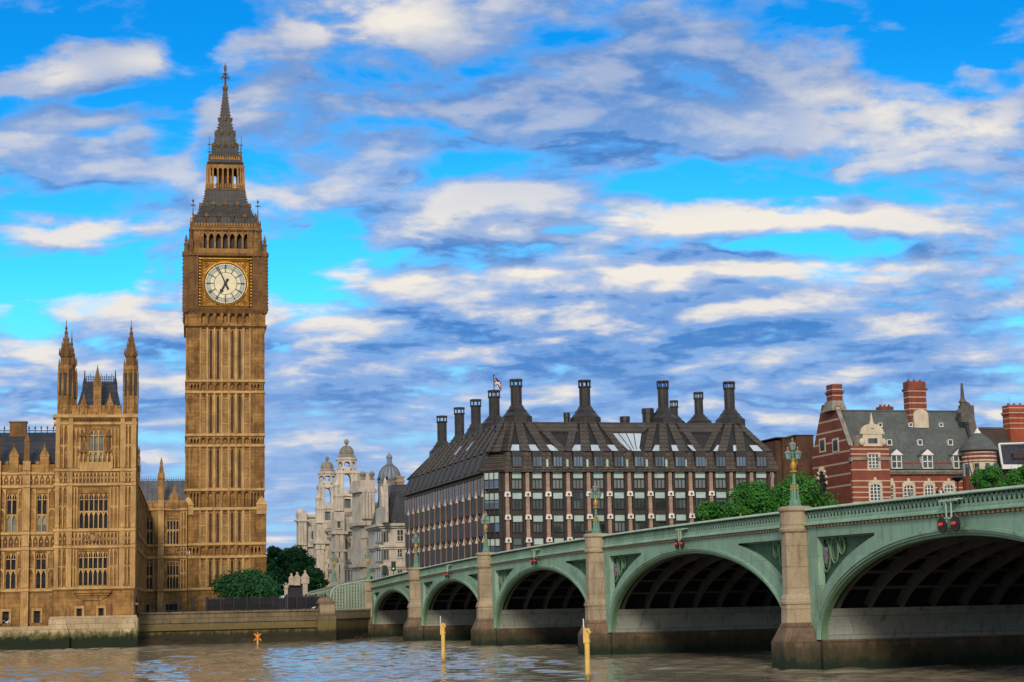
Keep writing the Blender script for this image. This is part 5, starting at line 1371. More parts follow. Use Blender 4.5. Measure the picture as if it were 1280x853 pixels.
for x, dy_, yb_, y0, y1, hw in ((644.7, o2 + 2.2, 528.5, 507, 474.5, 7.4), (730.5, o2 + 2.2, 530, 508, 475.5, 7.4), (828.5, o2 + 2.2, 531, 510, 476.5, 7.2), (911.5, o2 + 2.2, 531, 512, 477.5, 7.2),
                                (873, o2 + 22, 530, 518, 490.5, 6.3), (842, o2 + 20, 530, 520, 501, 5.4)):
    cx_ = K.U(x + .8, y0, dy_); chimney(cx_, dy_, K.Z(x, yb_ + 3, dy_), K.Z(x, y0, dy_), K.Z(x, y1, dy_), hw * dy_ / dy_ * .1265, True)
for x, y1, hw in ((810, 511, 7.5), (781, 521, 6.2), (708.5, 516, 4)):
    dy_ = o2 + 3; cx_ = K.U(x, 525, dy_); r = hw * .127; z1 = K.Z(x, y1, dy_)
    q = MB(); q.lathe(cx_, dy_, [(r, kr - 1), (r, z1 - .9), (r * 1.1, z1 - .85), (r * 1.1, z1)], 10)
    q.build('roof_vent', CHIM, ko)
for x, yb_, y0, y1, hw in ((618, 535, 520, 488, 6.9), (595, 552, 530, 499.5, 6.3), (574.5, 562, 545, 509.5, 6.1), (552.7, 570, 552, 520, 6.0)):
    ya, _ = K.side(x, y0, oL + 2.2)
    p_ = K.side(x, y1, oL + 2.2)[1]; chimney(oL + 2.2, ya, K.side(x, yb_ + 3, oL + 2.2)[1], K.side(x, y0, oL + 2.2)[1], p_, hw * (290 + ya) / 2300 * 1.0)

# flag on the roof
fy = o2 - 1.0
fu = K.U(618.5, 540, fy)
fz0, fz1 = K.Z(618, 560, fy), K.Z(617.5, 469, fy)
c_, s_ = math.cos(KY), math.sin(KY)
FL = thing('flagpole', 'slim roof flagpole flying a red, white and blue union flag', 'flagpole', (K0.x + fu * c_ - fy * s_, K0.y + fu * s_ + fy * c_, GROUND + fz0), KY)
q = MB(); q.tube((0, 0, 0), (0, 0, fz1 - fz0), .12, .07, 6); q.ball((0, 0, fz1 - fz0), .14, 6, 4); q.build('pole', BLACK, FL)
FB = mat('flag_blue', (.02, .035, .16), rough=.9); FR = mat('flag_red', (.45, .02, .03), rough=.9); FWH = mat('flag_white', (.7, .7, .7), rough=.9)
def flag_piece(name, poly, m_, lift):
    q = MB()
    n = len(poly); vs = []
    for (a, b) in poly:
        x = a * 1.3; z = fz1 - fz0 - .3 - (1 - b) * 1.4 - a * a * 1.2; vs.append((x, -.02 - lift + .16 * math.sin(a * 5), z))
    vs2 = [(x, y + .02 + 2 * lift, z) for x, y, z in vs]
    q.add(vs + vs2, [tuple(range(n)), tuple(range(2 * n - 1, n - 1, -1))] + [(i, (i + 1) % n, (i + 1) % n + n, i + n) for i in range(n)]); q.build(name, m_, FL)
def bandp(x0, y0, x1, y1, w_, n=6):
    dx_, dy_ = x1 - x0, y1 - y0; L = math.hypot(dx_, dy_); nx, ny = -dy_ / L * w_, dx_ / L * w_
    up = [(x0 + dx_ * k / n + nx, y0 + dy_ * k / n + ny) for k in range(n + 1)]; dn = [(x0 + dx_ * k / n - nx, y0 + dy_ * k / n - ny) for k in range(n, -1, -1)]
    return [(min(1, max(0, a)), min(1, max(0, b))) for a, b in up + dn]
flag_piece('flag_field', [(k / 6, 1) for k in range(7)] + [(k / 6, 0) for k in range(6, -1, -1)], FB, 0)
flag_piece('flag_saltire', bandp(0, 0, 1, 1, .10), FWH, .012); flag_piece('flag_saltire', bandp(0, 1, 1, 0, .10), FWH, .014)
flag_piece('flag_saltire', bandp(0, 0, 1, 1, .035), FR, .018); flag_piece('flag_saltire', bandp(0, 1, 1, 0, .035), FR, .020)
flag_piece('flag_cross', bandp(0, .5, 1, .5, .17), FWH, .026); flag_piece('flag_cross', bandp(.5, 0, .5, 1, .14), FWH, .028)
flag_piece('flag_cross', bandp(0, .5, 1, .5, .10), FR, .034); flag_piece('flag_cross', bandp(.5, 0, .5, 1, .08), FR, .036)

# ------------------------------------------------------------------ red brick house with pale stripes
RX0 = pt(1065, 590, 312)
Rf = Frame('striped_brick_house', 'red brick house striped with pale stone, slate roof and tall striped chimneys', 'house', (RX0.x, RX0.y, GROUND), KY)
ro = Rf.o
def rzz(y, x=1150, dy=0): return Rf.Z(x, y, dy)
sp_l = []
for y in (561.5, 567.8, 573.6, 587.3, 601.2, 609.0, 615.5, 621.8, 628, 634, 640, 647): sp_l.append((rzz(y + .75, 1090), rzz(y - .75, 1090)))
BRICK = mat('red_brick_stone_stripes', (.25, .072, .042), (.185, .052, .033), (.10, .035, .028), .4, .5, .85, stripes=(sp_l, (.46, .36, .26)), grain=.15)
BRICK_C = mat('striped_chimney_brick', (.225, .064, .04), (.165, .048, .032), (.08, .028, .022), .4, .6, .85, stripes=([(kk, kk + .15) for kk in [rzz(523, 1150, 12) + 1.05 * n for n in range(5)]], (.55, .42, .32)), grain=.18)
BRICK_P = mat('plain_red_brick', (.225, .064, .04), (.165, .048, .032), (.10, .034, .028), .4, .5, .85, grain=.15)
SLATE = mat('grey_green_slate', (.115, .13, .125), (.085, .098, .097), (.05, .055, .05), .25, .7, .7, bump=.3, blocks=(.6, .45, (.7, .7, .7), .03), grain=.2)
PORT_G = mat('sooty_grey_stone', (.13, .12, .105), (.085, .08, .07), (.04, .036, .032), .6, .6, .9)
GREYST = mat('weathered_grey_stone', (.26, .24, .20), (.17, .155, .13), (.08, .07, .06), .6, .6, .9)
CREAM = mat('cream_portland_stone', (.60, .52, .40), (.50, .42, .31), (.25, .2, .14), .5, .5, .8)
WHITE = mat('white_window_paint', (.72, .72, .70), (.66, .66, .64), rough=.6)
RWL = Rf.U(1245, 590); RD2 = Rf.side(1016, 586)[0]
bxw = Rf.U(1112.5, 590)                      # width of the projecting bay
zeave = rzz(588); zridge = Rf.Z(1150, 514, RD2 * .5)
zbay = rzz(558, 1090)
q = MB()
ops = [(Rf.U(1086, 576), Rf.U(1098.5, 576), rzz(585.5), rzz(568)), (Rf.U(1088, 615), Rf.U(1101, 615), rzz(626), rzz(605))]
q.wall(0, bxw, 0, zbay, 0, ops, .3); q.box(0, bxw, .5, 8, 0, zbay - .02); q.quad((bxw, 0, 0), (bxw, 3, 0), (bxw, 3, zbay), (bxw, 0, zbay)); q.quad((0, 0, 0), (0, .6, 0), (0, .6, zbay), (0, 0, zbay))
q.build('projecting_bay', BRICK, ro)
RY = 2.2
ogw = [(Rf.U(1130, 612, RY), Rf.U(1142, 612, RY)), (Rf.U(1156, 612, RY), Rf.U(1167, 612, RY)), (Rf.U(1180.5, 612, RY), Rf.U(1192, 612, RY)), (Rf.U(1113.5, 612, RY), Rf.U(1117, 612, RY)), (Rf.U(1206, 612, RY), Rf.U(1216, 612, RY))]
ops2 = [(a, b, Rf.Z(1150, 624, RY), Rf.Z(1150, 606.5, RY)) for a, b in ogw]
ze2 = Rf.Z(1150, 590, RY)
q = MB(); q.wall(bxw, RWL, 0, ze2, RY, ops2, .3); q.box(bxw, RWL, RY + .5, RD2, 0, ze2); q.build('front_wall', BRICK, ro)
def sash(o, y, arched=False, nx=2, nz=3, name='window', par=None):
    a, b, z0, z1 = o
    q = MB(); q.box(a, b, y + .08, y + .2, z0, z0 + .1); q.box(a, b, y + .08, y + .2, z1 - .1, z1)
    for k in range(nx + 1): x = a + (b - a) * k / nx; q.box(x - .07, x + .07, y + .08, y + .2, z0, z1)
    for k in range(1, nz): z = z0 + (z1 - z0) * k / nz; q.box(a, b, y + .09, y + .19, z - .05, z + .05)
    w_ = q.build(name, WHITE, par or ro)
    q = MB(); q.quad((a, y + .24, z0), (b, y + .24, z0), (b, y + .24, z1), (a, y + .24, z1)); q.build('window_glass', GLASS_O, w_)
    q = MB(); q.box(a - .3, a, y - .06, y + .1, z0 - .15, z1); q.box(b, b + .3, y - .06, y + .1, z0 - .15, z1); q.box(a - .4, b + .4, y - .14, y + .1, z0 - .4, z0 - .15); q.box(a - .3, b + .3, y - .06, y + .1, z1, z1 + .25)
    if arched: q.arch(a, b, z1 - .55, z1, y - .05, y + .12, 5, False); q.prism([(a - .3, z1 + .25), (b + .3, z1 + .25), (b - .1, z1 + .6), ((a + b) / 2 + .25, z1 + .7), ((a + b) / 2 + .2, z1 + 1.15), ((a + b) / 2 - .2, z1 + 1.15), ((a + b) / 2 - .25, z1 + .7), (a + .1, z1 + .6)], y - .1, y + .1)
    q.build('window_surround', CREAM, w_)
sash(ops[0], 0, False, 3, 4); sash(ops[1], 0, True, 3, 5)
for o in ops2: sash(o, RY, True, 3 if o[1] - o[0] > 1 else 1, 4)
q = MB(); q.box(bxw - .1, RWL, RY - .75, RY + .3, ze2 - .05, ze2 + .25); q.box(bxw - .1, RWL, RY - .5, RY + .3, ze2 - .45, ze2 - .06)
n = 40
for k in range(n):
    x = bxw + (RWL - bxw) * (k + .5) / n; q.box(x - .12, x + .12, RY - .68, RY, ze2 - .3, ze2 - .055)
q.build('eaves_cornice', GREYST, ro)
q = MB(); q.box(-.25, .1, -.3, .6, zbay - 2.6, zbay - 1.9); 
q.box(-.05, bxw * .42, -.25, .1, rzz(575.5, 1090), rzz(571.5, 1090)); q.box(bxw * .68, bxw + .1, -.25, .1, rzz(575.5, 1090), rzz(571.5, 1090)); q.build('bay_brackets', GREYST, ro)
# attic strip between eaves and slates, main roof
zat = Rf.Z(1150, 578, RY + .6)
q = MB(); q.box(bxw, RWL - 2, RY + .95, RY + 2, ze2 + .2, zat); q.build('attic_wall', BRICK_P, ro)
ym = RD2 * .52
zg0 = Rf.side(1063, 566)[1] if False else zbay - .4
q = MB()
q.add([(.25, RY + .5, zat - 1.2), (RWL + 1.0, RY + .5, zat - 1.2), (RWL - 1.8, ym, zridge), (.6, ym, zridge), (RWL + 1.0, RD2, zat - 1.2), (.25, RD2, zat - 1.2)], [(0, 1, 2, 3), (3, 2, 4, 5), (1, 4, 2), (0, 3, 5)])
q.build('slate_roof', SLATE, ro)
q = MB(); q.add([(.2, -.2, zbay - .2), (bxw + .2, -.2, zbay - .2), (bxw + .2, 6, zbay + 4.4), (.2, 6, zbay + 4.4)], [(0, 1, 2, 3)]) if False else q.box(.2, bxw, .3, 6, zbay - .1, zbay + .1); q.build('bay_roof', SLATE, ro)
q = MB(); q.box(.6, RWL - 1.8, ym - .15, ym + .15, zridge - .05, zridge + .15); q.build('roof_ridge', LEAD, ro)
# gable end on the left, with stripes and an arched window
gz0 = zbay - 1.0
ga = [(0.0, -.0)]
q = MB()
prof_g = [(.6, 0), (RD2, 0), (RD2, Rf.side(1015.5, 572)[1]), (ym + 2.6, zridge + 1.2), (ym - 2.6, zridge + 1.2), (.6, zbay + .2)]
n = len(prof_g)
q.add([(-.05, y, z) for y, z in prof_g] + [(.55, y, z) for y, z in prof_g], [tuple(range(n)), tuple(range(2 * n - 1, n - 1, -1))] + [(i, (i + 1) % n, (i + 1) % n + n, i + n) for i in range(n)])
GB = [(zbay - 13.0 + 1.95 * k, zbay - 12.72 + 1.95 * k) for k in range(12)]
q.build('gable_wall', mat('gable_brick_stone_stripes', (.225, .064, .04), (.165, .048, .032), (.10, .033, .026), .4, .5, .85, stripes=([(rzz(592.5, 1064) + 1.93 * k, rzz(592.5, 1064) + 1.93 * k + .3) for k in range(-1, 8)], (.46, .36, .26)), grain=.15), ro)
q = MB(); q.add([(-.15, .4, zbay + .15), (.65, .4, zbay + .15), (.65, ym - 2.5, zridge + 1.3), (-.15, ym - 2.5, zridge + 1.3)], [(0, 1, 2, 3)]); q.add([(-.15, .4, zbay - .15), (-.15, .4, zbay + .15), (-.15, ym - 2.5, zridge + 1.3), (-.15, ym - 2.5, zridge + .9)], [(0, 1, 2, 3)]); q.build('gable_coping', GREYST, ro)
gy, gz = Rf.side(1029, 608)
q = MB(); L = [(gy - 1.35, gz - 1.6)] + [(gy + 1.35 * math.cos(a_), gz + .5 + 2.2 * math.sin(a_)) for a_ in [math.pi - math.pi * k / 10 for k in range(11)]] + [(gy + 1.35, gz - 1.6)]
n = len(L); q.add([(-.1, y, z) for y, z in L] + [(.0, y, z) for y, z in L], [tuple(range(n))] + [(i, (i + 1) % n, (i + 1) % n + n, i + n) for i in range(n)]); aw_ = q.build('arched_window', GLASS_D, ro)
q = MB()
for k in range(9):
    a_ = math.pi * k / 8; y0, z0_ = gy + 1.35 * math.cos(a_), gz + .5 + 2.2 * math.sin(a_); y1, z1_ = gy + 1.95 * math.cos(a_), gz + .5 + 2.9 * math.sin(a_); q.tube((-.1, y0, z0_), (-.1, y1, z1_), .28, .36, 4)
q.build('voussoirs', CREAM, aw_)
for x in (1028.5, 1045):
    y_, z_ = Rf.side(x, 557); q = MB(); q.box(-.12, .1, y_ - 1.3, y_ + 1.3, z_ - 1.25, z_ + 1.25); w_ = q.build('gable_window', CREAM, ro); q = MB(); q.box(-.16, -.1, y_ - .8, y_ + .8, z_ - .9, z_ + .9); q.build('window_glass', GLASS_D, w_)
# dutch gable over the bay
a, b = Rf.U(1076, 550, .2), Rf.U(1104, 550, .2); m_ = (a + b) / 2
q = MB(); zA, zB, zC = Rf.Z(1090, 558, .2), Rf.Z(1090, 543, .2), Rf.Z(1090, 530, .2)
q.box(a + .3, b - .3, -.05, 3.5, zA, zB); q.box(a - .1, b + .1, -.15, .5, zB, zB + .3)
L = [(m_ + (b - a) / 2 * math.cos(a_), zB + .3 + (zC - zB - .3) * math.sin(a_)) for a_ in [math.pi * k / 12 for k in range(13)]]
q.prism(L, -.1, .5); q.lathe(m_, .1, [(.45, zC - .8), (.42, zC + .2), (.28, zC + .35), (.2, zC + 1.0), (.05, Rf.Z(1090, 516, .2))], 8)
for sg in (-1, 1): q.ball((m_ + sg * (b - a) * .48, 0, zA + .7), .5, 8, 5, 1.3)
dg = q.build('dutch_gable', CREAM, ro)
q = MB(); q.box(m_ - .85, m_ + .85, -.1, 0, Rf.Z(1090, 554.5, 0), Rf.Z(1090, 548, 0)); q.build('gable_light', GLASS_O, dg)
# dormers
def dormer(x0, x1, y0, y1, dy_, ped):
    a, b = Rf.U(x0, y0, dy_), Rf.U(x1, y0, dy_); z0_, z1_ = Rf.Z(x0, y1, dy_), Rf.Z(x0, y0, dy_)
    q = MB(); q.box(a, a + .12, dy_, dy_ + 2.5, z0_, z1_); q.box(b - .12, b, dy_, dy_ + 2.5, z0_, z1_); q.box(a, b, dy_, dy_ + 2.5, z1_ - .12, z1_); q.box(a, b, dy_ - .05, dy_ + .1, z0_, z0_ + .14)
    if ped:
        q.box((a + b) / 2 - .08, (a + b) / 2 + .08, dy_, dy_ + .1, z0_, z1_); q.box(a, b, dy_, dy_ + .1, (z0_ + z1_) / 2, (z0_ + z1_) / 2 + .14)
        q.prism([(a - .25, z1_), (b + .25, z1_), ((a + b) / 2, z1_ + 1.0)], dy_ - .2, dy_ + 3.2)
    d_ = q.build('dormer', WHITE, ro); q = MB(); q.quad((a + .1, dy_ + .12, z0_), (b - .1, dy_ + .12, z0_), (b - .1, dy_ + .12, z1_), (a + .1, dy_ + .12, z1_)); q.build('dormer_glass', GLASS_O, d_)
    if ped: q = MB(); q.add([(a - .3, dy_ - .15, z1_ + .02), ((a + b) / 2, dy_ - .15, z1_ + 1.12), ((a + b) / 2, dy_ + 3.3, z1_ + 1.12), (a - .3, dy_ + 3.3, z1_ + .02)], [(0, 1, 2, 3)]); q.add([(b + .3, dy_ - .15, z1_ + .02), ((a + b) / 2, dy_ - .15, z1_ + 1.12), ((a + b) / 2, dy_ + 3.3, z1_ + 1.12), (b + .3, dy_ + 3.3, z1_ + .02)], [(0, 1, 2, 3)]); q.build('dormer_roof', LEAD, d_)
for x0, x1 in ((1114, 1127), (1152.7, 1165.7), (1191.5, 1204.5)): dormer(x0, x1, 569, 586, RY + .45, True)
def ry_at(y):    # depth of the roof slope at a photo row
    best = None
    for k in range(200):
        t_ = k / 199; yy = RY + .5 + (ym - RY - .5) * t_; zz = zat - 1.2 + (zridge - zat + 1.2) * t_
        if best is None or abs(Rf.Z(1150, y, yy) - zz) < best[0]: best = (abs(Rf.Z(1150, y, yy) - zz), yy)
    return best[1] - .15
for x0, x1 in ((1108.5, 1115), (1147, 1153), (1185, 1191)): dormer(x0, x1, 549.5, 557, ry_at(557), False)
for x0, x1 in ((1098, 1103), (1136, 1141), (1174, 1179)): dormer(x0, x1, 528.5, 534, ry_at(534), False)
# chimneys
def brick_chimney(f, par, x0, x1, ytop, ybot, dy_, dep, m_, pots=True, capy=None):
    a, b = f.U(x0, (ytop + ybot) / 2, dy_), f.U(x1, (ytop + ybot) / 2, dy_); z0_, z1_ = f.Z(x0, ybot, dy_), f.Z(x0, ytop, dy_)
    q = MB(); q.box(a, b, dy_, dy_ + dep, z0_ - 3, z1_); q.box(a - .22, b + .22, dy_ - .22, dy_ + dep + .22, z1_ - 1.45, z1_ - 1.15); q.box(a - .12, b + .12, dy_ - .12, dy_ + dep + .12, z1_ - 1.7, z1_ - 1.45); q.box(a + .05, b - .05, dy_ + .05, dy_ + dep - .05, z1_, z1_ + .12)
    for k in range(3): x = a + (b - a) * (k + .5) / 3; q.box(x - .1, x + .1, dy_ - .1, dy_ + .02, z0_, z1_ - 1.5)
    c_ = q.build('chimney', m_, par)
    q = MB()
    for k in range(3): x = a + (b - a) * (k + .5) / 3; q.lathe(x, dy_ + dep / 2, [(.24, z1_ + .1), (.18, z1_ + .55)], 8)
    q.tube((a + .5, dy_ + .5, z1_), (a + .5, dy_ + .5, z1_ + 1.6), .03, n=4); q.build('chimney_pots', BRICK_P, c_)
    return a, b, z0_, z1_
a, b, z0_, z1_ = brick_chimney(Rf, ro, 1136, 1158, 477.5, 521, ry_at(529), 2.0, BRICK_C)
q = MB(); dyc_ = ry_at(529) - .3; a, b = Rf.U(1142, 525, dyc_), Rf.U(1160, 525, dyc_); zz0, zz1 = Rf.Z(1150, 535, dyc_), Rf.Z(1150, 519, dyc_); q.box(a, b, dyc_ - .2, dyc_ + 1.2, zz0, zz1); m_ = (a + b) / 2
q.prism([(m_ + (b - a) / 2 * math.cos(t_), zz1 + 1.0 * math.sin(t_)) for t_ in [math.pi * k / 10 for k in range(11)]], dyc_ - .2, dyc_ + 1.2); q.build('chimney_foot', CREAM, ro)
gyc, _ = Rf.side(1040, 510)
a_, b_ = gyc - 1.0, gyc + 4.5
z1_ = Rf.side(1040, 481)[1]; z0_ = zridge + .8
q = MB(); ca_, cb2 = Rf.U(1037, 500, gyc), Rf.U(1049.5, 500, gyc); q.box(ca_, cb2, gyc - 1.3, gyc + 1.2, zridge + .6, z1_); q.box(ca_ - .2, cb2 + .2, gyc - 1.5, gyc + 1.4, z1_ - 1.5, z1_ - 1.2); q.box(ca_ - .1, cb2 + .1, gyc - 1.4, gyc + 1.3, z1_ - 1.75, z1_ - 1.5)
for k in range(3): x = ca_ + (cb2 - ca_) * (k + .5) / 3; q.box(x - .1, x + .1, gyc - 1.4, gyc - 1.28, zridge, z1_ - 1.5)
q.build('chimney', BRICK_C, ro)
q = MB(); q.column([(ca_ - .5, gyc - 1.7), (cb2 + .5, gyc - 1.7), (cb2 + .5, gyc + 2.2), (ca_ - .5, gyc + 2.2)], zridge - .3, zridge + 1.5, [(ca_ - .05, gyc - 1.35), (cb2 + .05, gyc - 1.35), (cb2 + .05, gyc + 1.85), (ca_ - .05, gyc + 1.85)]); q.build('chimney_foot', GREYST, ro)
brick_chimney(Rf, ro, 1101, 1117, 509, 516, RD2 - 3, 2, BRICK_P)
# ornamental stone gable and obelisk at the right end of the ridge
oy = ym - 3; ou = Rf.U(1203.7, 510, oy)
q = MB(); q.lathe(ou, oy, [(.5, Rf.Z(1203, 513, oy)), (.55, Rf.Z(1203, 504, oy)), (.75, Rf.Z(1203, 503, oy)), (.45, Rf.Z(1203, 499.5, oy)), (.34, Rf.Z(1203, 497, oy)), (.2, Rf.Z(1203, 480, oy)), (.05, Rf.Z(1203, 478.5, oy))], 8); q.build('obelisk', PORT_G, ro)
q = MB(); zz = Rf.Z(1203, 514, oy)
q.box(ou - .6, ou + 2.0, oy - .3, oy + .6, zz - 2, zz + 1.0); q.ball((ou - .7, oy, zz - .1), .55, 8, 5); q.prism([(ou - .6, zz + .9), (ou + 1.5, zz + .9), (ou + 1.2, zz + 1.4), (ou + .9, zz + 1.6), (ou, zz + 1.5)], oy - .2, oy + .5); q.box(ou + 1.5, ou + 1.9, oy - .2, oy + .5, zz - 3, zz + .9)
q.add([(ou + .6, oy - .4, zz - 1.5), (ou + 2.0, oy - .4, zz - 1.5), (RWL - .4, RY + 1, zat + .6), (RWL - 1.8, RY + 1, zat + .6), (ou + .6, oy + .4, zz - 2.5), (ou + 2.0, oy + .4, zz - 2.5), (RWL - .4, RY + 1, zat - .6), (RWL - 1.8, RY + 1, zat - .6)], [(0, 1, 2, 3), (0, 3, 7, 4), (1, 5, 6, 2)])
q.build('scrolled_gable', PORT_G, ro)
# round corner turret
tyc = .8; tu = Rf.U(1224, 580, tyc); tr = (Rf.U(1243, 580, tyc) - Rf.U(1205, 580, tyc)) / 2
zt0, zt1, zt2 = Rf.Z(1224, 600, tyc), Rf.Z(1224, 564, tyc), Rf.Z(1224, 542, tyc)
q = MB(); q.lathe(tu, tyc, [(tr, -0), (tr, zt1 - 4.4)], 20); q.lathe(tu, tyc, [(tr + .01, zt1 - 2.05), (tr + .01, zt1)], 20); tw_ = q.build('round_turret', BRICK_P, ro)
q = MB(); q.lathe(tu, tyc, [(tr - .05, zt1 - 4.5), (tr - .05, zt1 - 2.0)], 20)
for k in range(3): q.lathe(tu, tyc, [(tr + .06, zt1 - 1.9 + .7 * k), (tr + .06, zt1 - 1.65 + .7 * k)], 20)
q.build('turret_stone', CREAM, tw_)
q = MB()
for k in range(10):
    a_ = 2 * math.pi * k / 10 + .3; c_, s_ = math.cos(a_), math.sin(a_); q.tube((tu + (tr - .15) * c_, tyc + (tr - .15) * s_, zt1 - 4.3), (tu + (tr - .15) * c_, tyc + (tr - .15) * s_, zt1 - 2.3), .42, n=6)
q.build('turret_windows', GLASS_O, tw_)
q = MB(); hgt = zt2 - zt1; q.lathe(tu, tyc, [(tr + .55, zt1 - .05), (tr + .5, zt1 + .15), (tr * .93, zt1 + hgt * .35), (tr * .72, zt1 + hgt * .62), (tr * .4, zt1 + hgt * .86), (tr * .22, zt2)], 24); q.build('turret_roof', SLATE, tw_, True)
q = MB(); q.lathe(tu, tyc, [(.75, zt2 - .15), (.4, zt2 + .4), (.1, zt2 + .9), (.02, zt2 + 1.2)], 10); q.build('turret_finial', BRACKET, tw_)

# neighbour on the right: brown tiled roof, striped stack, white-edged gable
NX0 = pt(1226, 600, 330)
Nf = Frame('brown_roofed_house', 'house with brown tiled roof, striped stack and white edged slate gable behind tree', 'house', (NX0.x, NX0.y, GROUND), KY)
TILE = mat('brown_roof_tiles', (.075, .052, .042), (.055, .04, .034), (.03, .025, .022), .5, .5, .8, bump=.3, blocks=(.5, .4, (.7, .7, .7), .03))
W_ = Nf.U(1330, 600); zt_ = Nf.Z(1250, 536, 8); 
q = MB(); q.box(0, W_, 1, 15, 0, Nf.Z(1250, 596)); q.build('wall', BRICK_P, Nf.o)
q = MB(); ze_ = Nf.Z(1250, 600); q.add([(-1.5, .4, ze_), (W_, .4, ze_), (W_, 8, zt_), (-1.0, 8, zt_), (W_, 16, ze_), (-1.5, 16, ze_)], [(0, 1, 2, 3), (3, 2, 4, 5), (0, 3, 5)]); q.build('tiled_roof', TILE, Nf.o)
q = MB(); q.box(-1, W_, 7.85, 8.15, zt_ - .05, zt_ + .25); q.build('roof_ridge', LEAD, Nf.o)
brick_chimney(Nf, Nf.o, 1262, 1284, 507, 540, 6.0, 2.5, mat('striped_stack_brick', (.33, .075, .035), (.26, .055, .028), (.1, .03, .02), .4, .5, .85, stripes=([(kk, kk + .14) for kk in [Nf.Z(1270, 536, 6) + .95 * n for n in range(5)]], (.5, .4, .3))))
ga, gb = Nf.U(1253, 580, -.5), Nf.U(1300, 580, -.5); za, zc = Nf.Z(1260, 581, -.5), Nf.Z(1260, 554, -.5)
q = MB(); q.add([(ga, -.5, za), (gb, -.5, za), (gb, 3.0, zc), (ga + 1.6, 3.0, zc)], [(0, 1, 2, 3)]); q.build('slate_gable', SLATE_D, Nf.o)
q = MB(); q.tube((ga - .1, -.6, za), (ga + 1.5, 2.9, zc + .1), .2, n=4); q.tube((ga + 1.5, 2.9, zc + .1), (gb, 2.9, zc + .3), .2, n=4); q.box(ga - .2, gb, -.75, -.45, za - .8, za); q.build('white_bargeboard', WHITE, Nf.o)
du = Nf.U(1272, 568, 0); q = MB(); q.box(du, du + 2.2, .3, 2, Nf.Z(1272, 573), Nf.Z(1272, 566)); q.box(du - .7, du - .1, .2, 1, Nf.Z(1272, 573), Nf.Z(1272, 566.5)); q.build('roof_hatch', TILE, Nf.o)

# plain brown brick block between office block and striped house
PB0 = pt(973, 600, 335)
BB = mat('brown_stock_brick', (.12, .062, .038), (.085, .045, .029), (.04, .024, .018), .3, .8, .9, grain=.25, blocks=(1.2, .4, (.7, .66, .6), .03))
Bf = Frame('brown_brick_block', 'plain brown brick block between the bronze office block and the striped brick house', 'building', (PB0.x, PB0.y, GROUND), KY)
w_ = Bf.U(1018, 600); zt_ = Bf.Z(995, 546.5)
q = MB(); q.box(0, w_ * .16, .8, 14, 0, zt_ - .6); q.box(w_ * .16, w_ * .55, .3, 14, 0, zt_ - .2); q.box(w_ * .55, w_ * 1.02, 0, 14, 0, zt_ + .25); q.build('wall', BB, Bf.o)
q = MB(); q.box(-.1, w_ * .56, .1, 14.1, zt_ - .2, zt_); q.box(w_ * .5, w_ * 1.03, -.15, 14.1, zt_ + .25, zt_ + .42); q.build('coping', TILE, Bf.o)
q = MB(); q.box(w_ * 1.02, w_ * 1.3, 6, 14, 0, Bf.Z(1020, 558, 6)); q.build('rear_roof', SLATE_D, Bf.o)
# ------------------------------------------------------------------ white stone offices with two cupola towers
PORT = mat('portland_stone', (.56, .50, .42), (.43, .385, .32), (.17, .15, .125), .35, .75, .85, bump=.3, grain=.12)
PORT_D = mat('dark_portland_stone', (.27, .235, .195), (.19, .165, .14), (.09, .08, .07), .5, .7, .9, bump=.4)  # darker copy of the stone, also for the pavilion's painted shade strips
GY = R_(22)
G0 = pt(468, 720, 388)
Gf = Frame('stone_towered_offices', 'pale stone government offices with two domed cupola towers beyond the trees', 'government building', (G0.x, G0.y, GROUND), GY)
go_ = Gf.o
def gbox(q, x0, x1, dy_, dep, y0, y1, yy=None):
    a, b = Gf.U(x0, (y0 + y1) / 2, dy_), Gf.U(x1, (y0 + y1) / 2, dy_); q.box(a, b, dy_, dy_ + dep, Gf.Z((x0 + x1) / 2, y1, dy_), Gf.Z((x0 + x1) / 2, y0, dy_)); return a, b
zc_ = Gf.Z(468, 652); 
fl_ = Gf.side(431, 660, .1)[0]
q = MB(); mbl = Gf.side(398, 690, 0)[0]; q.box(0, 34, 0, mbl, 0, zc_); q.build('main_block', PORT, go_)
q = MB()
for z, d in ((zc_ - .2, 1.0), (zc_ - 1.6, .5), (zc_ * .52, .5), (zc_ * .2, .4)): q.box(-d, 34.3, -d, mbl, z - .5, z); q.box(-d * .6, 34.2, -d * .6, mbl, z - .9, z - .5)
q.box(-.4, 34, -.4, mbl, zc_, zc_ + 1.5)
q.build('cornice', PORT, go_)
# south front: windows between columns, receding
yw0, yw1 = 5.0, fl_
nwin = 7
for i in range(nwin):
    y = yw0 + (yw1 - yw0) * (i + .5) / nwin
    for z0_, z1_ in ((zc_ * .60, zc_ * .82), (zc_ * .30, zc_ * .48), (zc_ * .12, zc_ * .19), (1, zc_ * .09)):
        q = MB(); q.box(-.12, .1, y - 1.2, y - .75, z0_ - .3, z1_ + .3); q.box(-.12, .1, y + .75, y + 1.2, z0_ - .3, z1_ + .3); q.box(-.5, .1, y - 1.7, y + 1.7, z1_ + .3, z1_ + .8); q.box(-.4, .1, y - 1.6, y + 1.6, z0_ - .7, z0_ - .3); w_ = q.build('window', PORT, go_)
        q = MB(); q.box(-.05, .05, y - .75, y + .75, z0_ - .3, z1_ + .3); q.build('window_glass', GLASS_D, w_)
    q = MB(); q.lathe(-.35, y - (yw1 - yw0) / nwin / 2, [(.42, zc_ * .55), (.36, zc_ * .82), (.5, zc_ * .84), (.5, zc_ * .86)], 8); q.build('column', PORT, go_)
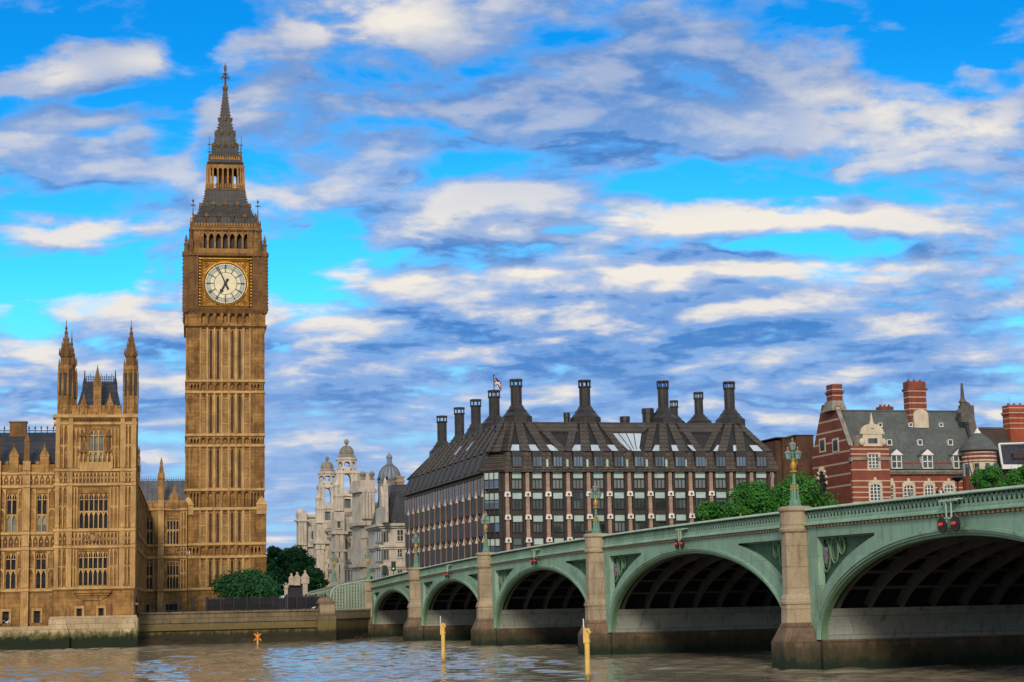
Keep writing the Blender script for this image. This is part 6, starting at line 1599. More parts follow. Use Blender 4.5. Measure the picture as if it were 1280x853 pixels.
# corner pavilion standing forward
q = MB(); a, b = gbox(q, 451, 469, -.9, 6, 600, 700); 
for x in (456, 464): u_ = Gf.U(x, 690, -1.2); q.box(u_ - .55, u_ + .55, -1.5, -.8, 0, zc_ - 2.2); q.box(u_ - .8, u_ + .8, -1.75, -.8, zc_ - 3.6, zc_ - 2.2)
for z in (zc_ - .2, zc_ * .52, zc_ * .2): q.box(a - .9, b + .6, -2.1, 5, z - .7, z)
q.box(a - .2, b + .2, -1.1, 5, 0, Gf.Z(460, 700, -.9))
zt_ = Gf.Z(460, 600, -.9); q.box(a - .7, b + .5, -1.7, 5.3, zt_ - 2.6, zt_ - 1.9)
for x in (453.5, 457.5, 461.5, 465.5): u_ = Gf.U(x, 640, -.9); q.box(u_ - .3, u_ + .3, -1.6, -.8, zc_ + .5, zt_ - 2.6)
q.box(a + .8, b - .6, -.3, 4, zt_, zt_ + 1.5); cp0 = q.build('corner_pavilion', PORT, go_)
for x in (455.5, 459.5, 463.5):
    u_ = Gf.U(x, 640, -.9); q = MB(); q.box(u_ - .32, u_ + .32, -.96, -.85, zc_ + 1.4, zt_ - 3.4); q.build('pavilion_dark_panel', PORT_D, cp0)  # dark strips stand in for the shaded gaps between the columns
for z_ in (zc_ * .62, zc_ * .32): q = MB(); u_ = Gf.U(460, 690, -.9); q.box(u_ - .45, u_ + .45, -.96, -.85, z_, z_ + 2.6); q.build('pavilion_dark_panel', GLASS_D, cp0)
q = MB()
for sg in (0, 1): x = a + .6 if not sg else b - .5; q.lathe(x, -.4, [(.5, zt_ - .3), (.6, zt_ + .3), (.3, zt_ + .5), (.7, zt_ + 1.3), (.3, zt_ + 1.8)], 8)
q.box(a + 1.2, b - 1.2, -.2, 3.5, zt_ + 1.5, Gf.Z(460, 590.5, -.9)); q.build('urns', PORT_D, go_)
def cupola_tower(xc, s, dy_, ys, nm):
    """square stages with an arched belfry, an octagon with round openings and a ribbed dome; ys = photo rows of the levels"""
    zz = lambda y: Gf.Z(xc, y, dy_)
    px_m = Gf.U(xc + 10, ys[1], dy_) - Gf.U(xc, ys[1], dy_); m_ = px_m / 10
    cx = Gf.U(xc, ys[1], dy_); cy = dy_ + 13 * s * m_
    turn = -R_(14); ctn, stn = math.cos(turn), math.sin(turn)
    spin = lambda mb: mb.xf(lambda x, y, z: (cx + (x - cx) * ctn - (y - cy) * stn, cy + (x - cx) * stn + (y - cy) * ctn, z))
    root = MB(); h = 15.2 * s * m_; zlow = zc_ - 1.5 if s == 1.0 else zz(674)
    root.box(cx - h, cx + h, cy - h, cy + h, zlow, zz(ys[0]))
    for k in (-1, -.45, .45, 1): root.box(cx + k * h * .9 - .45, cx + k * h * .9 + .45, cy - h - .4, cy - h + .1, zlow, zz(ys[0]) - 1.0); root.box(cx - h * 1.1, cx + h * 1.1, cy - h * 1.1, cy + h * 1.1, zz(ys[0]) - .9, zz(ys[0]))
    tw = spin(root).build('cupola_tower', PORT, go_)
    q = MB(); h2 = 13.6 * s * m_; z0_, z1_ = zz(ys[0]), zz(ys[1])
    ow = 3.8 * s * m_
    for r_ in range(4):
        w = MB(); w.wall(-h2, h2, z0_, z1_, -h2, [(-ow, ow, z0_ + .8, z1_ - 1.2)], .6)
        for k in (-1, -.78, -.52, .52, .78, 1):
            w.lathe(k * h2 * .94, -h2 - .1, [(.40 * s, z0_ + .2), (.34 * s, z1_ - .9), (.5 * s, z1_ - .6)], 8)
        c_, s_ = ((1, 0), (0, 1), (-1, 0), (0, -1))[r_]; q.add([(cx + x * c_ - y * s_, cy + x * s_ + y * c_, z) for x, y, z in w.v], w.f)
    q.box(cx - h2 * 1.14, cx + h2 * 1.14, cy - h2 * 1.14, cy + h2 * 1.14, z1_ - .6, z1_); spin(q).build('column_stage', PORT, tw)
    q = MB(); q.box(cx - h2 + .6, cx + h2 - .6, cy - h2 + .6, cy + h2 - .6, z0_, z1_ - .6); spin(q).build('stage_glass', GLASS_T, tw)
    q = MB(); h3 = 12.2 * s * m_; z2_ = zz(ys[2]); ow = 4.2 * s * m_
    for r_ in range(4):
        w = MB(); w.wall(-h3, h3, z1_, z2_, -h3, [(-ow, ow, z1_ + (z2_ - z1_) * .15, z1_ + (z2_ - z1_) * .86)], .9); w.arch(-ow, ow, z1_ + (z2_ - z1_) * .6, z1_ + (z2_ - z1_) * .86, -h3, -h3 + .9, 6, False)
        w.wall(-h3 + .9, h3 - .9, z1_, z2_, -h3 + .9, [(-ow, ow, z1_ + (z2_ - z1_) * .15, z1_ + (z2_ - z1_) * .86)], .02)
        for k in (-1, -.55, .55, 1): w.box(k * h3 * .93 - .28, k * h3 * .93 + .28, -h3 - .25, -h3 + .02, z1_, z2_ - .4)
        c_, s_ = ((1, 0), (0, 1), (-1, 0), (0, -1))[r_]; q.add([(cx + x * c_ - y * s_, cy + x * s_ + y * c_, z) for x, y, z in w.v], w.f)
    q.box(cx - h3 * 1.16, cx + h3 * 1.16, cy - h3 * 1.16, cy + h3 * 1.16, z2_ - .7, z2_ - .05)
    for sx in (-1, 1):
        for sy in (-1, 1): q.lathe(cx + sx * h2 * .95, cy + sy * h2 * .95, [(.5, z1_), (.45, z1_ + 1.2), (.7, z1_ + 1.9), (.2, z1_ + 2.6), (.05, z1_ + 3.3)], 8)
    spin(q).build('belfry_stage', PORT, tw)
    z3_, z4_, z5_ = zz(ys[3]), zz(ys[4]), zz(ys[5])
    q = MB(); r_ = 12.6 * s * m_
    zo = (z2_ + z3_) / 2; ro_ = (z3_ - z2_) * .27
    for k in range(8):            # octagon with a round opening in each side
        a0, a1 = math.pi / 8 + k * math.pi / 4, math.pi / 8 + (k + 1) * math.pi / 4
        p0_, p1_ = Vector((cx + r_ * math.cos(a0), cy + r_ * math.sin(a0), 0)), Vector((cx + r_ * math.cos(a1), cy + r_ * math.sin(a1), 0)); L = (p1_ - p0_).length; ex = (p1_ - p0_) / L; en = Vector((math.cos((a0 + a1) / 2), math.sin((a0 + a1) / 2), 0))
        P_ = lambda x, z, d=0: tuple(p0_ + ex * (L / 2 + x) - en * d + Vector((0, 0, z)))
        n = 16; sq = []
        for i in range(n):
            t_ = 2 * math.pi * i / n; cx_, cz_ = math.cos(t_), math.sin(t_); mm = max(abs(cx_) / (L / 2), abs(cz_) / ((z3_ - z2_) / 2)); sq.append((cx_ / mm, zo + cz_ / mm, cx_ * ro_, zo + cz_ * ro_))
        for i in range(n):
            A_, B_ = sq[i], sq[(i + 1) % n]; q.quad(P_(A_[0], A_[1]), P_(B_[0], B_[1]), P_(B_[2], B_[3]), P_(A_[2], A_[3])); q.quad(P_(A_[2], A_[3]), P_(B_[2], B_[3]), P_(B_[2], B_[3], .7), P_(A_[2], A_[3], .7))
    q.lathe(cx, cy, [(r_ * 1.08, z3_ - .2), (r_ * 1.1, z3_ + .15), (r_ * .95, z3_ + .3)], 8)
    spin(q).build('oculus_stage', PORT, tw)
    q = MB(); q.lathe(cx, cy, [(r_ * .98, z3_ + .2), (r_ * .9, z3_ + (z4_ - z3_) * .5), (r_ * .7, z4_), (r_ * .74, z4_ + .15)], 8); spin(q).build('stone_skirt_roof', PORT_D, tw)
    q = MB(); rd = r_ * .66; hd = z5_ - z4_; q.lathe(cx, cy, [(rd * math.cos(t_), z4_ + .1 + hd * math.sin(t_)) for t_ in [math.pi / 2 * k / 7 for k in range(7)]] + [(rd * .12, z5_), (.2, z5_ + .3), (.5 * s, z5_ + .8 * s), (.5 * s, z5_ + 1.2 * s), (.15, z5_ + 1.6 * s), (.35 * s, zz(ys[6]) - .5), (.03, zz(ys[6]))], 16)
    for k in range(8):
        a_ = math.pi / 8 + k * math.pi / 4; q.path([(cx + rd * 1.03 * math.cos(t_) * math.cos(a_), cy + rd * 1.03 * math.cos(t_) * math.sin(a_), z4_ + .1 + hd * 1.02 * math.sin(t_)) for t_ in [math.pi / 2 * k2 / 5 for k2 in range(5)]], .1 * s, 4)
    q.build('stone_dome', PORT_D, tw)
cupola_tower(437.5, 1.0, 15, (640, 617, 588, 573.5, 567, 557, 549), 'near')
cupola_tower(412.5, .88, 38, (655, 633, 606, 591, 585, 577, 569.5), 'far')
# blocks at the feet of the towers, far wing
q = MB(); a, b = gbox(q, 418, 431, 12.5, 2.2, 640, 740); q.box(a - .6, b + .6, 11.8, 15, Gf.Z(424, 668, 12.5), Gf.Z(424, 664.5, 12.5)); q.box(a - .5, b + .5, 12, 15, Gf.Z(424, 690, 12.5), Gf.Z(424, 687, 12.5)); 
for x in (421, 427): u_ = Gf.U(x, 700, 12.4); q.box(u_ - .4, u_ + .4, 12.1, 12.6, 0, Gf.Z(424, 668, 12.5))
q.build('tower_foot', PORT, go_)
q = MB(); a, b = gbox(q, 396, 417.5, 34, 3, 656, 745); q.box(a - .7, b + .7, 33.2, 37.5, Gf.Z(406, 680, 34), Gf.Z(406, 675.5, 34)); 
for x in (397.5, 402, 415.5): u_ = Gf.U(x, 700, 33.9); q.box(u_ - .45, u_ + .45, 33.5, 34.1, 0, Gf.Z(406, 681, 34)); q.box(u_ - .65, u_ + .65, 33.3, 34.1, Gf.Z(406, 687, 34), Gf.Z(406, 681, 34))
tf = q.build('tower_foot', PORT, go_)
def gwin(x0, x1, y0, y1, dy_, ped=False):
    a, b = Gf.U(x0, y0, dy_), Gf.U(x1, y0, dy_); z0_, z1_ = Gf.Z(x0, y1, dy_), Gf.Z(x0, y0, dy_)
    q = MB(); q.box(a - .3, a, dy_ - .15, dy_ + .1, z0_ - .2, z1_ + .2); q.box(b, b + .3, dy_ - .15, dy_ + .1, z0_ - .2, z1_ + .2); q.box(a - .45, b + .45, dy_ - .25, dy_ + .1, z1_, z1_ + .35); q.box(a - .4, b + .4, dy_ - .2, dy_ + .1, z0_ - .35, z0_)
    if ped: q.prism([(a - .7, z1_ + .35), (b + .7, z1_ + .35), ((a + b) / 2, z1_ + 1.6)], dy_ - .3, dy_ + .1)
    w_ = q.build('window', PORT, go_); q = MB(); q.box(a, b, dy_ - .06, dy_ + .05, z0_, z1_); q.build('window_glass', GLASS_O, w_)
gwin(421, 426, 690, 698, 12.4); gwin(421, 426, 706, 718, 12.4, True); gwin(421.5, 425.5, 652, 660, 12.4); gwin(410.5, 415.2, 687, 695, 33.9); gwin(409.8, 415.6, 705, 722, 33.9, True)
q = MB(); q.prism([(Gf.U(412, 665, 33.9) + .9 * math.cos(t_), Gf.Z(412, 664, 33.9) + .9 * math.sin(t_)) for t_ in [2 * math.pi * k / 12 for k in range(12)]], 33.85, 34.1); q.build('round_window', BLACK, go_)
q = MB(); a, b = gbox(q, 374, 397, 52, 1.5, 646, 745); q.box(a - .6, b, 51.3, 53.8, Gf.Z(385, 684, 52), Gf.Z(385, 680, 52)); q.box(a - .4, b, 51.5, 53.6, Gf.Z(385, 647, 52), Gf.Z(385, 643.5, 52))
a2, b2 = gbox(q, 373.5, 384, 50.5, 2, 641, 745); q.box(a2 - .5, b2 + .5, 50, 53, Gf.Z(378, 652, 50.5), Gf.Z(378, 650, 50.5))
for x in (374.5, 378, 381.5): u_ = Gf.U(x, 670, 50.5); q.lathe(u_, 50.4, [(.4, Gf.Z(378, 682, 50.5)), (.36, Gf.Z(378, 655, 50.5)), (.5, Gf.Z(378, 653, 50.5))], 8)
q.ball(((a2 + b2) / 2, 52.5, Gf.Z(378, 641, 50.5)), 1.1, 8, 5); q.build('far_wing', PORT, go_)
ua, ub = Gf.U(389.5, 668, 51.9), Gf.U(393.5, 668, 51.9)
q = MB(); q.box(ua, ub, 51.8, 52.05, Gf.Z(391, 674, 52), Gf.Z(391, 664, 52)); q.build('window', GLASS_B, go_)

# ------------------------------------------------------------------ corner house with slate mansard, lead dome behind it
C0 = pt(486.5, 700, 366)
Cf = Frame('mansard_corner_house', 'white stone corner house with dark slate mansard roof beside the bronze office block', 'house', (C0.x, C0.y, GROUND), KY)
co = Cf.o
def cz(y, x=490): return Cf.Z(x, y)
CWd = Cf.U(520, 690); CDp = Cf.side(468, 690)[0]
chm = 1.3
q = MB(); q.column([(0, 0), (CWd, 0), (CWd, CDp), (-.0 - chm, CDp), (-chm, chm)], 0, cz(655)); q.build('wall', PORT, co)
q = MB()
for y_, d in ((654.5, .8), (681, .5), (706, .4)):
    z = cz(y_); pl2 = [(-.3 * d, -d), (CWd, -d), (CWd, CDp), (-chm - d, CDp), (-chm - d, chm - .3 * d)]; q.column(pl2, z - .5, z); pl3 = [(-.2 * d, -d * .5), (CWd, -d * .5), (CWd, CDp), (-chm - d * .5, CDp), (-chm - d * .5, chm - .2 * d)]; q.column(pl3, z - .9, z - .5)
q.build('cornice', PORT, co)
def cwin(x0, x1, y0, y1):
    a, b = Cf.U(x0, y0), Cf.U(x1, y0); z0_, z1_ = cz(y1), cz(y0)
    q = MB(); q.box(a - .2, a, -.12, .1, z0_ - .2, z1_ + .25); q.box(b, b + .2, -.12, .1, z0_ - .2, z1_ + .25); q.box(a, b, -.12, .1, z1_, z1_ + .3); q.box(a - .3, b + .3, -.2, .1, z0_ - .3, z0_); q.box((a + b) / 2 - .06, (a + b) / 2 + .06, -.08, 0, z0_, z1_); q.box(a, b, -.08, 0, (z0_ + z1_) / 2 - .05, (z0_ + z1_) / 2 + .05)
    w_ = q.build('window', PORT, co); q = MB(); q.box(a, b, -.05, .05, z0_, z1_); q.build('window_glass', GLASS_O, w_)
for r_ in ((496.5, 503.5, 663, 676.5), (497, 502, 686.5, 696.5), (497, 502.5, 706, 718.5)): cwin(*r_)
def cside(x0, x1, y0, y1, dx_=-chm):
    ya = Cf.side(x0, y0, dx_)[0]; yb_ = Cf.side(x1, y0, dx_)[0]; z0_, z1_ = Cf.side(x0, y1, dx_)[1], Cf.side(x0, y0, dx_)[1]
    a, b = min(ya, yb_), max(ya, yb_); q = MB(); q.box(dx_ - .1, dx_ + .1, a - .25, b + .25, z0_ - .3, z1_ + .3); w_ = q.build('window', PORT_D, co); q = MB(); q.box(dx_ - .14, dx_ - .08, a, b, z0_, z1_); q.build('window_glass', GLASS_O, w_)
for x in (470.3, 473.2, 476):
    cside(x, x + 1.5, 665, 678); cside(x, x + 1.5, 689, 702); cside(x, x + 1.5, 710, 724)
# three narrow lights on the cut corner
for k in range(3):
    f_ = (k + .5) / 3; x, y = -chm * (1 - f_), chm * (1 - f_)
    for y0, y1 in ((664, 677), (686, 699), (709, 722)):
        q = MB(); q.tube((x - .05, y - .05, cz(y1, 482)), (x - .05, y - .05, cz(y0, 482)), .24, n=4); q.build('corner_light', GLASS_O, co)
# mansard, gable on the street side, stack
zt_, zm_ = cz(654), Cf.Z(490, 606, 4)
q = MB(); q.column([(.4, .5), (CWd, .5), (CWd, CDp), (-chm + .5, CDp), (-chm + .5, chm + .4)], zt_, zm_, [(2.6, 3.5), (CWd, 3.5), (CWd, CDp), (1.6, CDp), (1.6, 4.4)]); q.build('mansard_roof', SLATE_D, co)
q = MB(); x0, x1 = Cf.U(491, 640, .6), Cf.U(499, 640, .6); q.add([(x0, .35, zt_), (x0 + .3, .35, zt_), (x1 + .3, 2.4, Cf.Z(498, 635, 2)), (x1, 2.4, Cf.Z(498, 635, 2))], [(0, 1, 2, 3)]); q.build('lead_hip', LEAD, co)
ya, yb_ = Cf.side(483, 640, -chm)[0], Cf.side(470, 640, -chm)[0]
q = MB(); zg = Cf.side(478, 612, -chm)[1]; ymid = (ya + yb_) / 2
P_ = [(ya + .5, zt_), (yb_, zt_), (yb_, zt_ + (zg - zt_) * .45), (ymid + 1.2, zt_ + (zg - zt_) * .5), (ymid + 1.0, zg - 1), (ymid, zg + .6), (ymid - 1.0, zg - 1), (ymid - 1.2, zt_ + (zg - zt_) * .5), (ya + .5, zt_ + (zg - zt_) * .45)]
n = len(P_); q.add([(-chm - .1, y, z) for y, z in P_] + [(-chm + .5, y, z) for y, z in P_], [tuple(range(n)), tuple(range(2 * n - 1, n - 1, -1))] + [(i, (i + 1) % n, (i + 1) % n + n, i + n) for i in range(n)])
a, b = Cf.U(479, 640, .8), Cf.U(485, 640, .8); q.box(a, b, .5, 4, zt_, Cf.Z(482, 606, .8)); q.lathe((a + b) / 2, .9, [(.5, Cf.Z(482, 607, .8)), (.3, Cf.Z(482, 601, .8)), (.04, Cf.Z(482, 597, .8))], 6)
q.build('street_gable', PORT, co)
q = MB(); a, b = Cf.U(496.5, 610, 5), Cf.U(505, 610, 5); z0_, z1_ = Cf.Z(500, 627, 5), Cf.Z(500, 597.5, 5); q.box(a, b, 5, 7, z0_ - 4, z1_); q.box(a - .2, b + .2, 4.8, 7.2, z1_ - .9, z1_ - .5); q.box(a - .15, b + .15, 4.85, 7.15, z1_, z1_ + .35); q.box((a + b) / 2 - .5, (a + b) / 2 + .5, 4.9, 5, z0_ + .5, z1_ - 1.4); q.build('chimney', mat('buff_stack_stone', (.36, .26, .17), (.27, .19, .125), (.12, .09, .06), .5, .6), co)
DM0 = pt(487.3, 640, 386)
Df = Frame('lead_domed_hall', 'building with a big grey lead dome and small lantern rising behind the mansard roof', 'domed building', (DM0.x, DM0.y, GROUND), KY)
rr = 14.6 * 386 / 2300
dz = lambda y: Df.Z(487, y)
q = MB(); q.box(-rr * 1.1, rr * 1.5, -rr, rr * 2, 0, dz(628)); q.build('wall', PORT, Df.o)
q = MB(); q.lathe(0, 0, [(rr, dz(640)), (rr, dz(604)), (rr * 1.05, dz(603.5)), (rr * 1.05, dz(602))], 20); q.build('drum', PORT_D, Df.o)
LDOME = mat('grey_lead_dome', (.19, .225, .275), (.14, .17, .21), (.09, .095, .10), .4, .6, .5, bump=.1)
q = MB(); hd = dz(581) - dz(602); q.lathe(0, 0, [(rr * 1.0 * math.cos(t_) + .01, dz(602) + hd * math.sin(t_)) for t_ in [math.pi / 2 * k / 12 for k in range(13)]], 32); dm = q.build('lead_dome', LDOME, Df.o, True)
q = MB()
for k in range(16):
    a_ = 2 * math.pi * k / 16; q.path([(rr * 1.01 * math.cos(t_) * math.cos(a_), rr * 1.01 * math.cos(t_) * math.sin(a_), dz(602) + hd * 1.01 * math.sin(t_)) for t_ in [math.pi / 2 * j / 8 for j in range(9)]], .1, 4)
q.build('dome_ribs', LEAD, dm)
for k in range(8):
    a_ = 2 * math.pi * k / 8 + .35; q = MB(); q.ball((rr * .95 * math.cos(a_), rr * .95 * math.sin(a_), dz(599)), .38, 8, 4); q.build('dome_lucarne', BLACK, dm)
q = MB(); q.lathe(0, 0, [(.75, dz(582)), (.8, dz(580)), (.55, dz(579.5)), (.55, dz(573)), (.75, dz(572.5)), (.6, dz(570)), (.25, dz(568)), (.04, dz(566))], 8); q.build('dome_lantern', LDOME, Df.o)

# ------------------------------------------------------------------ river walls, approach, railings
def wallframe(name, label, cat, p0, p1):
    yaw = math.atan2(p1[1] - p0[1], p1[0] - p0[0]); f = Frame(name, label, cat, (p0[0], p0[1], 0), yaw); f.L = math.hypot(p1[0] - p0[0], p1[1] - p0[1]); return f
Ef = wallframe('embankment_wall', 'low weathered stone embankment wall under the black railings', 'river wall', E0, (Q1.x, Q1.y))
zt_ = GROUND + .45
q = MB(); q.wall(0, Ef.L, -2, zt_, 0); q.box(0, Ef.L, 0, 1.2, zt_ - .05, zt_); q.build('wall', QUAY, Ef.o)
q = MB(); q.box(0, Ef.L, -.15, 1.1, zt_, zt_ + .22); q.box(0, Ef.L, -.12, .02, zt_ - 1.15, zt_ - .9); q.box(0, Ef.L, -.3, .02, 1.9, 2.15); q.build('wall_coping', QUAY, Ef.o)
Ep = Frame('quay_pier', 'stubby domed stone pier standing in the embankment wall beside the pale green lattice', 'stone pier', (Q1.x, Q1.y, 0), Ef.o.rotation_euler.z)
q = MB(); q.box(-1.3, 1.1, -.5, 2, -2, 3.2); q.box(-1.0, 1.0, -.4, 1.6, 3.2, 5.0); q.box(-1.15, 1.15, -.55, 1.75, 4.75, 5.0); q.lathe(0, .6, [(1.1, 5.0), (.95, 5.35), (.6, 5.55), (.2, 5.62)], 12); q.build('pier_body', QUAY, Ep.o)
q = MB(); q.box(-.95, .95, -.42, 1.62, 3.6, 4.7); q.build('pier_panel', GRANITE, Ep.o)
A1 = pt(464, 790, 249)
Af = wallframe('abutment_wall', 'weedy stone river wall between the quay pier and the bridge abutment', 'river wall', (Q1.x + 1.0, Q1.y + .5), (A1.x, A1.y))
q = MB(); q.wall(0, Af.L, -2, GROUND + .3, 0); q.build('wall', QUAY, Af.o)
q = MB(); q.box(0, Af.L, -.12, .8, GROUND + .3, GROUND + .5); q.box(0, Af.L, -.1, .5, GROUND - .6, GROUND + .3); q.build('wall_coping', GRANITE, Af.o)
# mud and weed at the foot of the walls
MUD = mat('weedy_mud', (.055, .038, .02), (.032, .027, .014), (.012, .018, .007), .5, .7, .6, bump=.8, bscale=2)
q = MB(); rng = random.Random(5); n = 40
pts_ = []
for k in range(n + 1):
    f_ = k / n; a = Vector((E0[0], E0[1])).lerp(Vector((Q1.x, Q1.y)), min(1, f_ * 1.45)) if f_ * 1.45 <= 1 else Vector((Q1.x, Q1.y)).lerp(Vector((A1.x, A1.y)), (f_ * 1.45 - 1) / .45)
    w_ = 2.2 + 1.5 * rng.random() + 2.0 * math.exp(-((f_ - .6) / .15) ** 2); pts_.append((a, w_, .55 + .35 * rng.random()))
for (a, wa, ha), (b, wb_, hb_) in zip(pts_, pts_[1:]):
    q.quad((a.x, a.y - wa, WATER - .15), (b.x, b.y - wb_, WATER - .15), (b.x, b.y - .0, WATER + hb_), (a.x, a.y - .0, WATER + ha))
tag(q.build('mud', MUD), kind='stuff')
# railings: light one before the recess, dense dark fence beside the lawn
def railing(name, label, p0, p1, z, h, step, r_, rails=(.1, .9), posts=6):
    f = wallframe(name, label, 'fence', p0, p1); q = MB(); n = int(f.L / step)
    for k in range(n + 1):
        x = f.L * k / n; q.box(x - r_, x + r_, -r_, r_, z, z + h); q.lathe(x, 0, [(r_ * 1.8, z + h), (.01, z + h + .12)], 4)
    q.build('railing_bars', IRON, f.o)
    for fr in rails: q = MB(); q.box(0, f.L, -.03, .03, z + h * fr - .03, z + h * fr + .03); q.build('rail', IRON, f.o)
    for k in range(posts + 1): x = f.L * k / posts; q = MB(); q.box(x - .08, x + .08, -.08, .08, z, z + h + .2); q.build('post', IRON, f.o)
    return f
dirE = Vector((Q1.x - E0[0], Q1.y - E0[1])).normalized(); S0 = Vector((E0[0], E0[1] + .6))
def along(x):     # point on the embankment wall top under a photo column
    r = ray(x, 765); k_ = (S0.y * r.x - S0.x * r.y) / (dirE.x * r.y - dirE.y * r.x); p = S0 + dirE * k_; return (p.x, p.y)
zf = zt_ + .22
railing('iron_railing', 'thin open iron railing before the palace recess', along(169), along(258), zf, 1.45, .55, .018, (.12, .88), 5)
railing('black_fence', 'dense black iron fence on the wall in front of the bush', along(259), along(357), zf, 1.55, .2, .035, (.06, .5, .94), 6)
railing('black_fence', 'dense black iron fence between stone gateway and quay pier', along(358.5), along(407), zf, 1.7, .17, .04, (.06, .5, .94), 4)
MESH = mat('dark_windbreak_netting', (.020, .022, .026), (.03, .032, .038), rough=.9)
f2 = along(259.5); f3 = along(356)
N_ = wallframe('windbreak_netting', 'dark netting panel hung behind the black fence by the bush', 'netting', (f2[0], f2[1] + .15), (f3[0], f3[1] + .15))
q = MB(); q.box(0, N_.L, 0, .03, zf + .05, zf + 1.4); q.build('netting_panel', MESH, N_.o)
f2 = along(360); f3 = along(406); N2 = wallframe('windbreak_netting', 'dark netting panel behind the fence near the gateway', 'netting', (f2[0], f2[1] + .2), (f3[0], f3[1] + .2))
q = MB(); q.box(0, N2.L, 0, .03, zf + .05, zf + 1.5); q.build('netting_panel', MESH, N2.o)
# gothic gateway with three gabled piers
GT = pt(371, 765, 245)
gt = Frame('stone_gateway', 'little gothic stone gateway with three gabled tops and dark iron gates', 'gateway', (GT.x, GT.y, GROUND), R_(8))
gs = mat('gateway_stone', (.47, .39, .30), (.36, .30, .23), (.16, .13, .1), .8, .6, .85, bump=.4)
def gx(x, y=740): return gt.U(x, y)
def gz(y): return gt.Z(371, y)
for (x0, x1, yt, ysh, ys0) in ((355.5, 359.5, 728, 735, 733), (361, 367.5, 716.5, 723, 728.5), (367.5, 375.5, 715, 722.5, 729), (376.5, 386.5, 713, 723, 728)):
    q = MB(); a, b = gx(x0), gx(x1); c_ = (a + b) / 2; z0_ = gz(728) if 360 < x0 < 376 else 0
    if z0_ == 0: q.box(a + .2, b - .2, 0, 1.0, 0, gz(ys0)); 
    q.box(a, b, -.1, 1.1, gz(ys0 + (2 if z0_ == 0 else 3)), gz(ysh)); q.prism([(a - .08, gz(ysh)), (b + .08, gz(ysh)), (c_, gz(yt + 1.5))], -.15, 1.15); q.lathe(c_, .4, [(.16, gz(yt + 2)), (.2, gz(yt + .8)), (.02, gz(yt))], 6)
    q.build('gable_pier', gs, gt.o)
q = MB(); q.box(gx(355.5), gx(359.8), -.05, 1.0, 0, gz(734)); q.add([(gx(355.3), .2, gz(735)), (gx(361), .2, gz(728)), (gx(361), .2, gz(733)), (gx(359.8), .2, gz(736)), (gx(355.3), .8, gz(735)), (gx(361), .8, gz(728)), (gx(361), .8, gz(733)), (gx(359.8), .8, gz(736))], [(0, 1, 2, 3), (7, 6, 5, 4), (0, 4, 5, 1), (3, 2, 6, 7)]); q.build('ramped_shoulder', gs, gt.o)
q = MB(); a, b = gx(360.2), gx(379)
for k in range(22): x = a + (b - a) * k / 21; q.box(x - .035, x + .035, .4, .48, 0, gz(730) - .25 * abs(k - 10.5) / 10)
q.box(a, b, .42, .46, .3, .45); q.box(a, b, .42, .46, 2.2, 2.35); q.box(a, b, .5, .53, .1, gz(731)); q.build('iron_gate', IRON, gt.o)

# pale green patterned screen of the steps beside the bridge
PGREEN = mat('pale_green_ironwork', (.40, .48, .37), (.32, .40, .31), (.12, .17, .13), .6, .5, .6, .4)
DARKIN = mat('dark_stair_recess', (.035, .04, .038), (.02, .024, .023), rough=.9)
L0 = pt(413, 760, 243); L1 = pt(461, 760, 249)
Lf = wallframe('lattice_screen', 'tall pale green lattice screen with one curved edge beside the first bridge pier', 'screen', (L0.x, L0.y), (L1.x, L1.y))
lz = lambda x, y: Lf.Z(x, y)
topf = lambda x: (lz(413, 763) + (lz(461, 721) - lz(413, 763)) * 1.0) if False else None
xs_ = [412.8, 413.3, 415, 418, 423, 430, 440, 450, 461]; ts_ = [752, 744, 738.5, 735, 732.5, 731, 729, 727, 725]
P_ = [(Lf.U(x, y), lz(x, y)) for x, y in zip(xs_, ts_)]
zbt = GROUND + .4
def ztop(u):
    for (a, za), (b, zb_) in zip(P_, P_[1:]):
        if a <= u <= b: return za + (zb_ - za) * (u - a) / max(1e-6, b - a)
    return P_[0][1] if u < P_[0][0] else P_[-1][1]
q = MB(); n = 13
for k in range(n + 1):
    u_ = P_[0][0] + .1 + (P_[-1][0] - P_[0][0] - .2) * k / n; q.box(u_ - .07, u_ + .07, -.06, .08, zbt, ztop(u_))
for a, b in zip(P_, P_[1:]): q.tube((a[0], 0, a[1]), (b[0], 0, b[1]), .11, n=5)
q.box(P_[0][0], P_[-1][0], -.08, .1, zbt, zbt + .2); q.build('screen_frame', PGREEN, Lf.o)
q = MB()
u_ = P_[0][0]; st_ = .52
while u_ < P_[-1][0]:
    z = zbt
    while z < ztop(min(u_ + st_, P_[-1][0])) - .3:
        q.tube((u_, .02, z), (min(u_ + st_, P_[-1][0]), .02, z + .42), .045, n=4); q.tube((u_, .03, z + .42), (min(u_ + st_, P_[-1][0]), .03, z), .045, n=4); z += .42
    u_ += st_
q.build('screen_lattice', PGREEN, Lf.o)
q = MB(); q.add([(P_[0][0], .5, zbt)] + [(a, .5, z - .1) for a, z in P_] + [(P_[-1][0], .5, zbt)], [tuple(range(len(P_) + 2))]); q.build('screen_backing', mat('grey_screen_backing', (.26, .29, .25), (.17, .19, .17), scale=1.5, rough=.9), Lf.o)
# parapet of the street that runs on from the bridge
Sf = Frame('street_parapet', 'long pale green street parapet running back from the bridge towards the white offices', 'parapet wall', (A0.x, A0.y, 0), BYAW + math.pi)
